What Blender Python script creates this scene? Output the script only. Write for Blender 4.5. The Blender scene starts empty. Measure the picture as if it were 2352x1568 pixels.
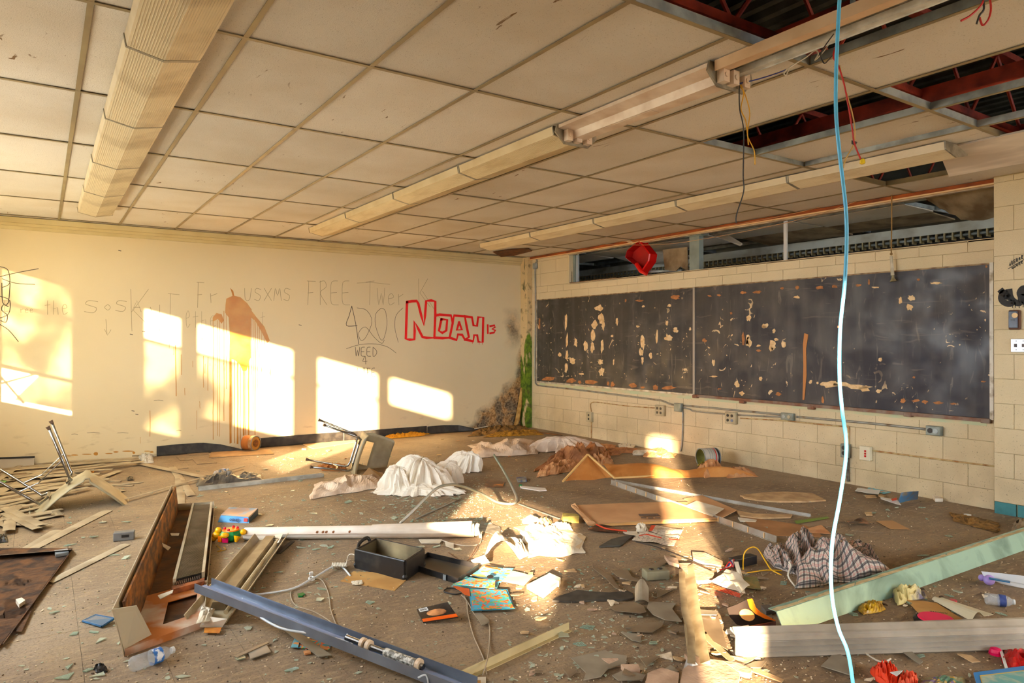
import bpy, bmesh, math, random
import numpy as np
from mathutils import Vector, Matrix, noise
random.seed(7)
SC = bpy.context.scene
COL = SC.collection
R_ = random.Random(11)

# ------------------------------------------------------------------ camera, world, sun, exposure
FOC, YAW, PIT, ROL, CY = 1614.53, 0.58996, 0.00478, 0.00152, 774.46
H, D, X0, CZ = 1.46, 9.857, 6.874, 2.864
Fv = Vector((math.sin(YAW)*math.cos(PIT), math.cos(YAW)*math.cos(PIT), math.sin(PIT)))
Rv = Vector((math.cos(YAW), -math.sin(YAW), 0)); Uv = Rv.cross(Fv)
Rr = Rv*math.cos(ROL)+Uv*math.sin(ROL); Ur = -Rv*math.sin(ROL)+Uv*math.cos(ROL)
cd = bpy.data.cameras.new('camera'); cam = bpy.data.objects.new('camera', cd); COL.objects.link(cam)
cd.sensor_width = 36; cd.lens = 36*FOC/2352; cd.shift_y = -(784-CY)/2352; cd.clip_start = 0.02
cam.matrix_world = Matrix(((Rr.x, Ur.x, -Fv.x, 0), (Rr.y, Ur.y, -Fv.y, 0), (Rr.z, Ur.z, -Fv.z, H), (0, 0, 0, 1)))
SC.camera = cam
W = bpy.data.worlds.new('sky'); SC.world = W; W.use_nodes = True
bgn = W.node_tree.nodes['Background']; bgn.inputs[0].default_value = (0.78, 0.89, 1.0, 1); bgn.inputs[1].default_value = 29.0
sl = bpy.data.lights.new('sun', 'SUN'); sun = bpy.data.objects.new('sun', sl); COL.objects.link(sun)
sl.energy = 84; sl.color = (1.0, 0.74, 0.47); sl.angle = math.radians(0.9)
sun.rotation_euler = Vector((0.93, 1.0, -0.272)).to_track_quat('-Z', 'Y').to_euler()
sun.location = (-6, -6, 5)
pl = bpy.data.lights.new('window_portal', 'AREA'); po = bpy.data.objects.new('window_portal', pl); COL.objects.link(po)
pl.shape = 'RECTANGLE'; pl.size = 1.8; pl.size_y = 13.2; pl.cycles.is_portal = True
pl2 = pl.copy(); po2 = bpy.data.objects.new('window_portal', pl2); COL.objects.link(po2); pl2.size = 2.6; pl2.size_y = 1.6  # second portal serves the added rear fill window
po2.location = (5.3, -3.56, 1.72); po2.rotation_euler = (math.pi/2, 0, math.pi)
po.location = (-1.16, 3.1, 1.75); po.rotation_euler = (0, -math.pi/2, 0)
SC.view_settings.view_transform = 'Standard'; SC.view_settings.look = 'None'
SC.view_settings.exposure = -0.36; SC.view_settings.gamma = 1; SC.view_settings.use_curve_mapping = False
SC.cycles.max_bounces = 10; SC.cycles.diffuse_bounces = 6; SC.cycles.transparent_max_bounces = 12
SC.cycles.sample_clamp_indirect = 6; SC.cycles.caustics_refractive = False; SC.cycles.caustics_reflective = False

# ------------------------------------------------------------------ picture measurements -> points on real planes
def ray(u, v): return Fv+Rr*((u-1176)/FOC)+Ur*((CY-v)/FOC)
O = Vector((0, 0, H))
def P(u, v, z=0.0):
    d = ray(u, v); return O+d*((z-H)/d.z)
def B(u, v, off=0.0):
    d = ray(u, v); return O+d*((D-off)/d.y)
def X(u, v, x=X0):
    d = ray(u, v); return O+d*(x/d.x)
def Q(u, v, dep):   # point at a depth along the view axis
    return O+ray(u, v)*dep
def dep(u, v, z=0.0): return (P(u, v, z)-O).dot(Fv)
V = Vector
# ------------------------------------------------------------------ materials
def s1(c): c = c/255; return c/12.92 if c <= .04045 else ((c+.055)/1.055)**2.4
def rgb(*c): return tuple(s1(x) for x in c)+(1,)
_m = {}
def mat(name, c, c2=None, sc=5, rough=.75, metal=0, bump=0, bsc=90, lo=.38, hi=.62, det=5, alpha=1, trans=0, coord='Object', stretch=None, var=0, ior=1.45, dist=0.0):
    if name in _m: return _m[name]
    m = bpy.data.materials.new(name); m.use_nodes = True; nt = m.node_tree; n = nt.nodes; L = nt.links
    b = n['Principled BSDF']; _m[name] = m
    b.inputs['Base Color'].default_value = rgb(*c); b.inputs['Roughness'].default_value = rough
    b.inputs['Metallic'].default_value = metal; b.inputs['Alpha'].default_value = alpha
    b.inputs['Transmission Weight'].default_value = trans; b.inputs['IOR'].default_value = ior
    tc = n.new('ShaderNodeTexCoord'); src = tc.outputs[coord]
    if stretch:
        mp = n.new('ShaderNodeMapping'); mp.inputs['Scale'].default_value = stretch; L.new(src, mp.inputs[0]); src = mp.outputs[0]
    col = None
    if c2:
        nz = n.new('ShaderNodeTexNoise'); nz.inputs['Scale'].default_value = sc; nz.inputs['Detail'].default_value = det
        nz.inputs['Distortion'].default_value = dist
        L.new(src, nz.inputs['Vector']); r = n.new('ShaderNodeMapRange'); r.inputs[1].default_value = lo; r.inputs[2].default_value = hi
        L.new(nz.outputs['Fac'], r.inputs[0]); mx = n.new('ShaderNodeMix'); mx.data_type = 'RGBA'
        mx.inputs[6].default_value = rgb(*c); mx.inputs[7].default_value = rgb(*c2); L.new(r.outputs[0], mx.inputs[0]); col = mx.outputs[2]
    if var:
        oi = n.new('ShaderNodeObjectInfo'); r2 = n.new('ShaderNodeMapRange'); r2.inputs[3].default_value = 1-var; r2.inputs[4].default_value = 1+var*.6
        L.new(oi.outputs['Random'], r2.inputs[0]); m2 = n.new('ShaderNodeMix'); m2.data_type = 'RGBA'; m2.blend_type = 'MULTIPLY'; m2.inputs[0].default_value = 1
        if col: L.new(col, m2.inputs[6])
        else: m2.inputs[6].default_value = rgb(*c)
        L.new(r2.outputs[0], m2.inputs[7]); col = m2.outputs[2]
    if col: L.new(col, b.inputs['Base Color'])
    if bump:
        nb = n.new('ShaderNodeTexNoise'); nb.inputs['Scale'].default_value = bsc; nb.inputs['Detail'].default_value = 3; L.new(src, nb.inputs['Vector'])
        bp = n.new('ShaderNodeBump'); bp.inputs['Strength'].default_value = bump; bp.inputs['Distance'].default_value = .01
        L.new(nb.outputs['Fac'], bp.inputs['Height']); L.new(bp.outputs[0], b.inputs['Normal'])
    return m
class NG:
    """small node-graph writer"""
    def __init__(s, name, **k):
        s.m = mat(name, **k); s.nt = s.m.node_tree; s.b = s.nt.nodes['Principled BSDF']
        g = s.nt.nodes.new('ShaderNodeNewGeometry'); s.pos = g.outputs['Position']
        sx = s.nt.nodes.new('ShaderNodeSeparateXYZ'); s.nt.links.new(s.pos, sx.inputs[0]); s.x, s.y, s.z = sx.outputs
    def put(s, sock, v):
        if hasattr(v, 'links'): s.nt.links.new(v, sock)
        else: sock.default_value = v
    def math(s, op, a, b=0.0, c=0.0, clamp=False):
        n = s.nt.nodes.new('ShaderNodeMath'); n.operation = op; n.use_clamp = clamp
        s.put(n.inputs[0], a); s.put(n.inputs[1], b); s.put(n.inputs[2], c); return n.outputs[0]
    def rng(s, v, a, b, c=0.0, d=1.0):
        n = s.nt.nodes.new('ShaderNodeMapRange'); s.put(n.inputs[0], v)
        for i, x in enumerate((a, b, c, d)): n.inputs[i+1].default_value = x
        return n.outputs[0]
    def noise(s, sc, det=5, stretch=None, dist=0, src=None):
        n = s.nt.nodes.new('ShaderNodeTexNoise'); n.inputs['Scale'].default_value = sc; n.inputs['Detail'].default_value = det; n.inputs['Distortion'].default_value = dist
        v = src or s.pos
        if stretch:
            mp = s.nt.nodes.new('ShaderNodeMapping'); mp.inputs['Scale'].default_value = stretch; s.nt.links.new(v, mp.inputs[0]); v = mp.outputs[0]
        s.nt.links.new(v, n.inputs['Vector']); return n.outputs['Fac']
    def mix(s, f, a, b, mode='MIX'):
        n = s.nt.nodes.new('ShaderNodeMix'); n.data_type = 'RGBA'; n.blend_type = mode
        s.put(n.inputs[0], f); s.put(n.inputs[6], a); s.put(n.inputs[7], b); return n.outputs[2]
    def color(s, c): s.put(s.b.inputs['Base Color'], c); return s.m
    def bump(s, h, st=.3, d=.01):
        n = s.nt.nodes.new('ShaderNodeBump'); n.inputs['Strength'].default_value = st; n.inputs['Distance'].default_value = d
        s.put(n.inputs['Height'], h); s.nt.links.new(n.outputs[0], s.b.inputs['Normal'])
# ------------------------------------------------------------------ geometry
class G:
    def __init__(s): s.v = []; s.f = []; s.m = []; s.uv = None
    def add(s, vs, fs, m=0):
        o = len(s.v); s.v += [V(p) for p in vs]; s.f += [tuple(i+o for i in f) for f in fs]; s.m += [m]*len(fs); return s
    def box(s, a, b, m=0):
        x0, y0, z0 = a; x1, y1, z1 = b
        return s.add([(x0,y0,z0),(x1,y0,z0),(x1,y1,z0),(x0,y1,z0),(x0,y0,z1),(x1,y0,z1),(x1,y1,z1),(x0,y1,z1)],
                     [(0,3,2,1),(4,5,6,7),(0,1,5,4),(1,2,6,5),(2,3,7,6),(3,0,4,7)], m)
    def obox(s, c, a, b, d, m=0):   # centre and three half vectors
        c, a, b, d = V(c), V(a), V(b), V(d)
        return s.add([c-a-b-d, c+a-b-d, c+a+b-d, c-a+b-d, c-a-b+d, c+a-b+d, c+a+b+d, c-a+b+d],
                     [(0,3,2,1),(4,5,6,7),(0,1,5,4),(1,2,6,5),(2,3,7,6),(3,0,4,7)], m)
    def prism(s, pts, up, m=0):
        pts = [V(p) for p in pts]; n = len(pts); up = V(up)
        nn = V((0, 0, 0))
        for i in range(n): nn += pts[i].cross(pts[(i+1) % n])
        if nn.dot(up) < 0: pts = pts[::-1]
        return s.add(pts+[p+up for p in pts], [tuple(range(n))[::-1], tuple(range(n, 2*n))]+[(i, (i+1) % n, (i+1) % n+n, i+n) for i in range(n)], m)
    def tube(s, pts, r, n=8, m=0, cap=True, flat=1.0):
        pts = [V(p) for p in pts]; k = len(pts); rr = r if isinstance(r, (list, tuple)) else [r]*k
        t = (pts[1]-pts[0]).normalized(); up = V((0, 0, 1)) if abs(t.z) < .9 else V((1, 0, 0)); a = t.cross(up).normalized(); vs = []
        for i in range(k):
            t = ((pts[min(i+1, k-1)]-pts[i]).normalized()+(pts[i]-pts[max(i-1, 0)]).normalized())
            t = t.normalized() if t.length > 1e-6 else V((0, 0, 1))
            a = (a-t*a.dot(t)).normalized(); b = t.cross(a)
            for j in range(n):
                q = 2*math.pi*j/n; vs.append(pts[i]+a*(math.cos(q)*rr[i])+b*(math.sin(q)*rr[i]*flat))
        fs = [(i*n+j, i*n+(j+1) % n, (i+1)*n+(j+1) % n, (i+1)*n+j) for i in range(k-1) for j in range(n)]
        if cap: fs += [tuple(range(n))[::-1], tuple(range((k-1)*n, k*n))]
        return s.add(vs, fs, m)
    def sweep(s, p, q, prof, up=(0, 0, 1), m=0, mid=None):   # closed profile (side, up) along p->q (optionally through more points)
        pts = [V(p)]+[V(x) for x in (mid or [])]+[V(q)]; n = len(prof); vs = []; k = len(pts)
        for i in range(k):
            t = (pts[min(i+1, k-1)]-pts[max(i-1, 0)]).normalized(); a = t.cross(V(up)).normalized(); b = a.cross(t)
            vs += [pts[i]+a*x+b*y for x, y in prof]
        fs = [(i*n+j, i*n+(j+1) % n, (i+1)*n+(j+1) % n, (i+1)*n+j) for i in range(k-1) for j in range(n)]
        return s.add(vs, fs+[tuple(range(n))[::-1], tuple(range((k-1)*n, k*n))], m)
    def lathe(s, prof, M=None, n=20, m=0, capb=True, capt=True):
        M = M or Matrix(); vs = [M @ V((r*math.cos(2*math.pi*j/n), r*math.sin(2*math.pi*j/n), z)) for r, z in prof for j in range(n)]
        k = len(prof); fs = [(i*n+j, i*n+(j+1) % n, (i+1)*n+(j+1) % n, (i+1)*n+j) for i in range(k-1) for j in range(n)]
        if capb: fs.append(tuple(range(n))[::-1])
        if capt: fs.append(tuple(range((k-1)*n, k*n)))
        return s.add(vs, fs, m)
    def ball(s, c, r, n=10, m=0, M=None):
        c = V(c); r = V(r) if hasattr(r, '__len__') else V((r, r, r)); k = max(5, n//2+1); vs = []
        for i in range(k):
            a = math.pi*(i+.02 if i == 0 else (i-.02 if i == k-1 else i))/(k-1)
            for j in range(n):
                b = 2*math.pi*j/n; p = V((math.sin(a)*math.cos(b)*r.x, math.sin(a)*math.sin(b)*r.y, -math.cos(a)*r.z)); vs.append(c+(M @ p if M else p))
        fs = [(i*n+j, i*n+(j+1) % n, (i+1)*n+(j+1) % n, (i+1)*n+j) for i in range(k-1) for j in range(n)]
        return s.add(vs, fs+[tuple(range(n))[::-1], tuple(range((k-1)*n, k*n))], m)
    def grid(s, fn, nu, nv, th=0.0, m=0, uv=False):   # fn(a,b) -> point; thickness downwards
        vs = [V(fn(i/nu, j/nv)) for j in range(nv+1) for i in range(nu+1)]; w = nu+1
        fs = [(j*w+i, j*w+i+1, (j+1)*w+i+1, (j+1)*w+i) for j in range(nv) for i in range(nu)]
        if uv: s.uv = [(i/nu, j/nv) for j in range(nv+1) for i in range(nu+1)]
        if th:
            o = len(vs); vs += [p-V((0, 0, th)) for p in vs]; fs += [tuple(x+o for x in f)[::-1] for f in fs]
            bd = [i for i in range(w)]+[j*w+nu for j in range(1, nv+1)]+[nv*w+i for i in range(nu-1, -1, -1)]+[j*w for j in range(nv-1, 0, -1)]
            fs += [(bd[(k+1) % len(bd)], bd[k], bd[k]+o, bd[(k+1) % len(bd)]+o) for k in range(len(bd))]
            if uv: s.uv = s.uv*2
        return s.add(vs, fs, m)
    def ribbon(s, pts, w, nrm, m=0, th=.0015):  # flat painted stroke of small thickness
        pts = [V(p) for p in pts]; nrm = V(nrm); k = len(pts); Lp = []; Rp = []
        for i in range(k):
            t = (pts[min(i+1, k-1)]-pts[max(i-1, 0)]); t = t.normalized() if t.length > 1e-9 else V((1, 0, 0)); a = t.cross(nrm).normalized()*(w/2)
            e = t*(w/2)*(-1 if i == 0 else (1 if i == k-1 else 0))*.7
            Lp.append(pts[i]+a+e); Rp.append(pts[i]-a+e)
        vs = [p+nrm*th for p in Lp]+[p+nrm*th for p in Rp]
        return s.add(vs, [(i, i+1, k+i+1, k+i) for i in range(k-1)], m)
    def jitter(s, a):
        for p in s.v: p += noise.noise_vector(p*9)*a
        return s
def tag(o, label=None, cat=None, group=None, kind=None):
    if label: o['label'] = label
    if cat: o['category'] = cat
    if group: o['group'] = group
    if kind: o['kind'] = kind
    return o
def mk(name, g, mats, parent=None, label=None, cat=None, group=None, kind=None, smooth=False, org=None, bev=0):
    if not isinstance(mats, (list, tuple)): mats = [mats]
    if org is None:
        if parent is not None: org = parent.matrix_world.translation if parent.type != 'EMPTY' else parent.location
        else:
            n = max(1, len(g.v)); org = V((sum(p.x for p in g.v)/n, sum(p.y for p in g.v)/n, min(p.z for p in g.v)))
    org = V(org)
    if parent is not None: org = V(parent['_o'])
    me = bpy.data.meshes.new(name); me.from_pydata([tuple(p-org) for p in g.v], [], g.f)
    for x in mats: me.materials.append(x)
    if len(mats) > 1: me.polygons.foreach_set('material_index', g.m)
    if smooth: me.polygons.foreach_set('use_smooth', [True]*len(me.polygons))
    if g.uv:
        ul = me.uv_layers.new(name='uv'); vi = [0]*len(me.loops); me.loops.foreach_get('vertex_index', vi)
        n = len(g.uv); ul.data.foreach_set('uv', [c for i in vi for c in g.uv[i % n]])
    me.update(); o = bpy.data.objects.new(name, me); COL.objects.link(o)
    if parent is not None: o.parent = parent
    else: o.location = org
    o['_o'] = tuple(org)
    if bev:
        b = o.modifiers.new('bevel', 'BEVEL'); b.width = bev; b.segments = 2; b.limit_method = 'ANGLE'
    return tag(o, label, cat, group, kind)
def T(name, label, cat, loc, group=None):
    o = bpy.data.objects.new(name, None); COL.objects.link(o); o.location = V(loc); o['_o'] = tuple(V(loc)); o.empty_display_size = .1
    return tag(o, label, cat, group)
def ST(name, g, mats, **k): return mk(name, g, mats, kind='structure', **k)
def inst(name, src, loc, parent=None, rotz=0):
    o = bpy.data.objects.new(name, src.data); COL.objects.link(o); o.location = loc; o.rotation_euler = (0, 0, rotz)
    if parent: o.parent = parent
    return o
def spline(pts, n=8):
    pts = [V(p) for p in pts]; out = []
    for i in range(len(pts)-1):
        a, b, c, d = pts[max(i-1, 0)], pts[i], pts[i+1], pts[min(i+2, len(pts)-1)]
        for k in range(n):
            t = k/n; out.append(.5*((2*b)+(c-a)*t+(2*a-5*b+4*c-d)*t*t+(3*b-3*c+d-a)*t**3))
    return out+[pts[-1]]
def text(name, s, size, M, m, parent, bold=0):
    cu = bpy.data.curves.new(name, 'FONT'); cu.body = s; cu.size = size; cu.align_x = 'CENTER'; cu.align_y = 'CENTER'; cu.extrude = .0006; cu.offset = bold
    t = bpy.data.objects.new(name, cu); COL.objects.link(t); me = bpy.data.meshes.new_from_object(t); bpy.data.objects.remove(t)
    o = V(parent['_o']); me.transform(Matrix.Translation(-o) @ M); me.materials.clear(); me.materials.append(m)
    q = bpy.data.objects.new(name, me); COL.objects.link(q); q.parent = parent; return q
def frame(o, ax, ay):   # matrix with x along ax, y near ay
    ax = V(ax).normalized(); ay = V(ay); az = ax.cross(ay).normalized(); ay = az.cross(ax)
    return Matrix(((ax.x, ay.x, az.x, o[0]), (ax.y, ay.y, az.y, o[1]), (ax.z, ay.z, az.z, o[2]), (0, 0, 0, 1)))
# ================================================================== THE SETTING
# ---- floor
fl = NG('floor_vinyl', c=(128, 108, 88), rough=.62)
n1 = fl.noise(1.3, 6, dist=.6); n2 = fl.noise(11, 9, stretch=(1, 2.8, 1), dist=.4); n3 = fl.noise(70, 4)
c = fl.mix(fl.rng(n1, .35, .66), rgb(150, 131, 107), rgb(118, 98, 76))
c = fl.mix(fl.rng(n2, .5, .66, 0, .6), c, rgb(170, 146, 112)); c = fl.mix(fl.rng(n3, .53, .68, 0, .6), c, rgb(86, 72, 58))
c = fl.mix(fl.math('MULTIPLY', fl.rng(fl.noise(2.1, 7, dist=1), .55, .68), .5), c, rgb(150, 128, 96))
sp = fl.math('MULTIPLY', fl.rng(fl.noise(170, 3), .66, .70), fl.rng(fl.noise(2.3, 6), .40, .60)); c = fl.mix(fl.math('MULTIPLY', sp, .75), c, rgb(214, 200, 176)); c = fl.mix(fl.math('MULTIPLY', fl.rng(fl.noise(5, 9, stretch=(1, 3, 1), dist=.5), .58, .70), .35), c, rgb(92, 78, 64))
M_floor = fl.color(c); fl.bump(fl.noise(60, 6), .4)
M_dark = mat('dark_grime', (42, 36, 30)); M_board = mat('wall_board', (90, 84, 74), rough=.9)
ts = .3202; fx0, fy0 = .16-4*ts, -3.2
floor = ST('floor', G().box((-1.0, -3.4, -.2), (6.874+.2, 9.857, -.004)), M_dark)
rest = G(); near = []
for i in range(27):
    for j in range(42):
        x = fx0+i*ts; y = fy0+j*ts; x1 = min(x+ts, 6.874); y1 = min(y+ts, 9.857); x = max(x, -1.0)
        if x1-x < .02 or y1-y < .02: continue
        cx, cy_ = (x+x1)/2, (y+y1)/2; dd = cx*Fv.x+cy_*Fv.y; lat = cx*Rv.x+cy_*Rv.y
        vis = dd > 2.4 and abs(lat) < dd*.76
        near.append(((dd if vis else 99+dd), x, y, x1, y1))
near.sort()
for k, (d_, x, y, x1, y1) in enumerate(near):
    z = -.0006*R_.random(); g = .0008
    if k < 290 and d_ < 50: mk('floor_tile', G().box((x+g, y+g, -.004), (x1-g, y1-g, z)), M_floor, parent=floor)
    else: rest.box((x+g*.4, y+g*.4, -.004), (x1-g*.4, y1-g*.4, z))
mk('far_floor_tiles', rest, M_floor, parent=floor, kind='stuff')
# ---- back wall
w = NG('back_wall_paint', c=(226, 206, 164), rough=.7)
base = w.mix(w.rng(w.noise(.7, 4), .3, .7), rgb(228, 210, 170), rgb(220, 203, 164))
sc_ = w.math('MULTIPLY', w.rng(w.noise(5, 8, stretch=(1, 1, 3)), .6, .72), w.rng(w.z, .55, .1))
base = w.mix(w.math('MULTIPLY', sc_, .45), base, rgb(150, 120, 84))
# mould spreading from the corner
nx = w.math('ADD', w.x, w.math('MULTIPLY', w.math('SUBTRACT', w.noise(2.2, 7), .5), .85))
edge = w.math('SUBTRACT', 6.86, w.math('MULTIPLY', w.math('POWER', w.rng(w.z, 1.45, 0.0), 1.5), 1.15))
low = w.rng(w.math('SUBTRACT', nx, edge), -.05, .14)
zc = w.math('ABSOLUTE', w.math('SUBTRACT', w.z, 1.66)); up = w.math('SUBTRACT', 1.0, w.math('MULTIPLY', zc, 2.6), clamp=True)
up = w.math('MULTIPLY', up, w.rng(w.math('ABSOLUTE', w.math('SUBTRACT', nx, 6.62)), .26, .05))
mask = w.math('MAXIMUM', low, w.math('MULTIPLY', up, .9)); mask = w.math('MULTIPLY', mask, w.rng(w.x, 5.3, 5.7))
blk = w.rng(w.noise(5.5, 8, dist=.8), .42, .58); fine = w.rng(w.noise(38, 6), .35, .62)
mc = w.mix(blk, rgb(196, 142, 74), rgb(88, 68, 48)); mc = w.mix(w.math('MULTIPLY', fine, .5), mc, rgb(52, 42, 32))
base = w.mix(w.math('MULTIPLY', mask, w.rng(fine, 0, 1, .72, 1)), base, mc)
M_back = w.color(base); w.bump(w.noise(220, 3), .12)
wb = ST('wall_back', G().box((-1.2, D, -.2), (X0+.2, D+.2, 3.9)), M_back)
M_trim = mat('cream_trim_paint', (214, 196, 146), (204, 184, 134), sc=3, rough=.6)
t = ST('trim_1', G().box((-1.0, D-.06, 2.80), (6.80, D, 2.862)).box((-1.0, D-.035, 2.765), (6.80, D, 2.80)), M_trim, bev=.004)
ST('trim_2', G().box((-1.0, D-.02, 2.725), (4.04, D, 2.765)), M_trim, bev=.003)
ST('trim_3', G().box((4.04, D-.012, 2.735), (6.80, D, 2.765)), M_trim, bev=.003)
# ---- right wall of painted blocks
M_mortar = mat('painted_mortar', (196, 176, 130), (170, 152, 112), sc=8, rough=.85)
bk = NG('painted_block', c=(226, 206, 158), rough=.72)
bc = bk.mix(bk.rng(bk.noise(1.1, 4), .35, .65), rgb(228, 210, 172), rgb(216, 199, 160))
dirt = bk.math('MULTIPLY', bk.rng(bk.z, .75, .1), bk.rng(bk.noise(3, 8), .3, .62))
bc = bk.mix(bk.math('MULTIPLY', dirt, .38), bc, rgb(128, 106, 80))
pits = bk.rng(bk.noise(85, 2), .66, .72); bc = bk.mix(bk.math('MULTIPLY', pits, bk.rng(bk.z, 1.3, .2, .15, .6)), bc, rgb(92, 78, 58))
gr = bk.math('MULTIPLY', bk.rng(bk.y, 9.3, 9.75), bk.rng(bk.noise(4, 6), .4, .6)); bc = bk.mix(bk.math('MULTIPLY', gr, bk.rng(bk.z, .5, 0)), bc, rgb(140, 120, 50))
M_block = bk.color(bc); bk.bump(bk.noise(120, 4), .3)
wr = ST('wall_right', G().box((X0+.012, 2.70, -.2), (X0+.2, D, 2.30)).box((X0+.012, 8.70, 2.30), (X0+.2, D, CZ)), M_mortar)
def blockmesh(nm, ly, lz, lx=.03):
    return mk(nm, G().box((0, 0, 0), (lx, ly, lz)), M_block, parent=wr)
ch, bl, gp = .2085, .4185, .0028
cache = {}
def block(par, x, y0, y1, z0, z1):
    key = (round(y1-y0, 3), round(z1-z0, 3))
    if key not in cache:
        me = bpy.data.meshes.new('block'); bm = bmesh.new(); bmesh.ops.create_cube(bm, size=1)
        for p in bm.verts: p.co = ((p.co.x+.5)*.03, (p.co.y+.5)*key[0], (p.co.z+.5)*key[1])
        bmesh.ops.bevel(bm, geom=[e for e in bm.edges if all(q.co.x < .001 for q in e.verts)], offset=.0022, segments=1, affect='EDGES')
        bm.to_mesh(me); bm.free(); me.materials.append(M_block); cache[key] = me
    o = bpy.data.objects.new('block', cache[key]); COL.objects.link(o); o.parent = par; pp = V(par['_o']); o.location = V((x, y0, z0))-pp
for k in range(-1, 12):
    z0 = .17-ch+k*ch; z1 = min(z0+ch, 2.36); z0 = max(z0, -.02)
    if z1-z0 < .03: continue
    y = 9.857-(bl/2 if k % 2 else 0)
    ys = [9.857]+[y] if k % 2 else [9.857]
    while ys[-1] > 2.70: ys.append(max(ys[-1]-bl, 2.70))
    for a, b in zip(ys[1:], ys[:-1]):
        if b-a > .02: block(wr, X0, a+gp/2, b-gp/2, z0+gp/2, z1-gp/2)
for k in range(3):   # pier at the corner end of the clerestory
    z0 = 2.36+k*ch; z1 = min(z0+ch, CZ)
    for a, b in ((9.0 if k % 2 else 8.70, 9.42), (9.42, 9.857)): block(wr, X0, a+gp/2, b-gp/2, z0+gp/2, z1-gp/2)
    if k % 2: block(wr, X0, 8.70+gp/2, 9.0-gp/2, z0+gp/2, z1-gp/2)
mk('jamb_block', G().box((X0, 8.66, 2.36), (X0+.2, 8.70, CZ)), M_block, parent=wr)
mk('sill', G().box((X0, 2.70, 2.345), (X0+.2, 8.70, 2.362)), M_block, parent=wr)
# column face that stands a little proud of the blackboard wall
XC = 6.76
wc = ST('wall_pier', G().box((XC+.012, -3.4, -.2), (X0+.2, 2.70, 3.2)), M_mortar)
M_teal = mat('teal_glazed_tile', (66, 132, 138), (52, 112, 120), sc=9, rough=.3)
for k in range(-1, 14):
    z0 = .10+k*ch; z1 = min(z0+ch, 2.86); z0 = max(z0, -.02)
    off = .15 if k % 2 else .36
    ys = [2.70, 2.70-off]
    while ys[-1] > 1.2: ys.append(ys[-1]-bl)
    for a, b in zip(ys[1:], ys[:-1]):
        if k >= 0: block(wc, XC, a+gp/2, b-gp/2, z0+gp/2, z1-gp/2)
mk('column_plaster', G().box((XC, -3.4, .0), (XC+.03, 1.0, 2.86)), M_block, parent=wc)
for y in (2.70, 2.53, 2.10, 1.68):
    mk('base_tile', G().box((XC-.004, y-(.163 if y == 2.70 else .41), 0), (XC+.03, y-.006, .098)), M_teal, parent=wc)
# ---- mossy corner strip
ms = NG('mossy_plaster', c=(210, 190, 140), rough=.85)
mm = ms.math('ADD', ms.rng(ms.z, 2.0, .6), ms.math('MULTIPLY', ms.math('SUBTRACT', ms.noise(3.5, 7, stretch=(1.5, 1.5, .6)), .5), 3.4))
gcol = ms.mix(ms.rng(ms.noise(16, 6), .35, .65), rgb(112, 140, 32), rgb(58, 84, 18))
cc = ms.mix(ms.rng(mm, .42, .62), rgb(216, 190, 140), gcol); cc = ms.mix(ms.math('MULTIPLY', ms.rng(ms.noise(9, 7), .55, .65), .6), cc, rgb(76, 62, 38))
M_moss = ms.color(cc); ms.bump(ms.noise(40, 6), .5)
ST('trim_4', G().box((X0-.10, 9.66, 0), (X0+.001, D, CZ)), M_moss, bev=.004)
# ---- window wall (left of the picture, off frame) with its openings
gd = NG('outdoor_ground_dirt', c=(140, 132, 116), rough=.95)
M_lw = mat('left_wall_paint', (222, 204, 160), (212, 192, 150), sc=2, rough=.75)
win = [(8.25, 9.18, 'A'), (6.99, 7.62, 'B'), (5.46, 6.95, 'C'), (4.11, 5.23, 'D'), (2.78, 4.04, 'E'), (-.71, 1.0, 'F'), (-2.2, -1.58, 'G')]
ZS, ZT = .94, 2.52
g = G().box((-1.2, -3.6, -.6), (-1.0, D+.2, ZS)).box((-1.2, -3.6, ZT), (-1.0, D+.2, 3.9))
ys = sorted([(a, b) for a, b, _ in win]); prev = -3.6
for a, b in ys: g.box((-1.2, prev, ZS), (-1.0, a, ZT)); prev = b
g.box((-1.2, prev, ZS), (-1.0, D+.2, ZT))
ST('wall_left', g, M_lw)
M_wf = mat('window_frame_metal', (120, 118, 110), rough=.5, metal=.3)
def dirty():
    m = bpy.data.materials.new('dirty_window_glass'); m.use_nodes = True; nt = m.node_tree; n = nt.nodes; n.clear(); L = nt.links
    o = n.new('ShaderNodeOutputMaterial'); t1 = n.new('ShaderNodeBsdfTransparent'); t2 = n.new('ShaderNodeBsdfTranslucent'); mx = n.new('ShaderNodeMixShader')
    t1.inputs[0].default_value = (.95, .97, .9, 1); t2.inputs[0].default_value = (.62, .6, .5, 1)
    g_ = n.new('ShaderNodeNewGeometry'); nz = n.new('ShaderNodeTexNoise'); nz.inputs['Scale'].default_value = 1.7; nz.inputs['Detail'].default_value = 2
    r = n.new('ShaderNodeMapRange'); r.inputs[1].default_value = .38; r.inputs[2].default_value = .62; r.inputs[3].default_value = .5; r.inputs[4].default_value = 1
    L.new(g_.outputs['Position'], nz.inputs['Vector']); L.new(nz.outputs[0], r.inputs[0]); L.new(r.outputs[0], mx.inputs[0])
    L.new(t1.outputs[0], mx.inputs[1]); L.new(t2.outputs[0], mx.inputs[2]); L.new(mx.outputs[0], o.inputs[0]); return m
M_dg = dirty(); ZM = 2.09
def solid(a, b, c_, d_): return ('solid', a, b, c_, d_)
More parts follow.
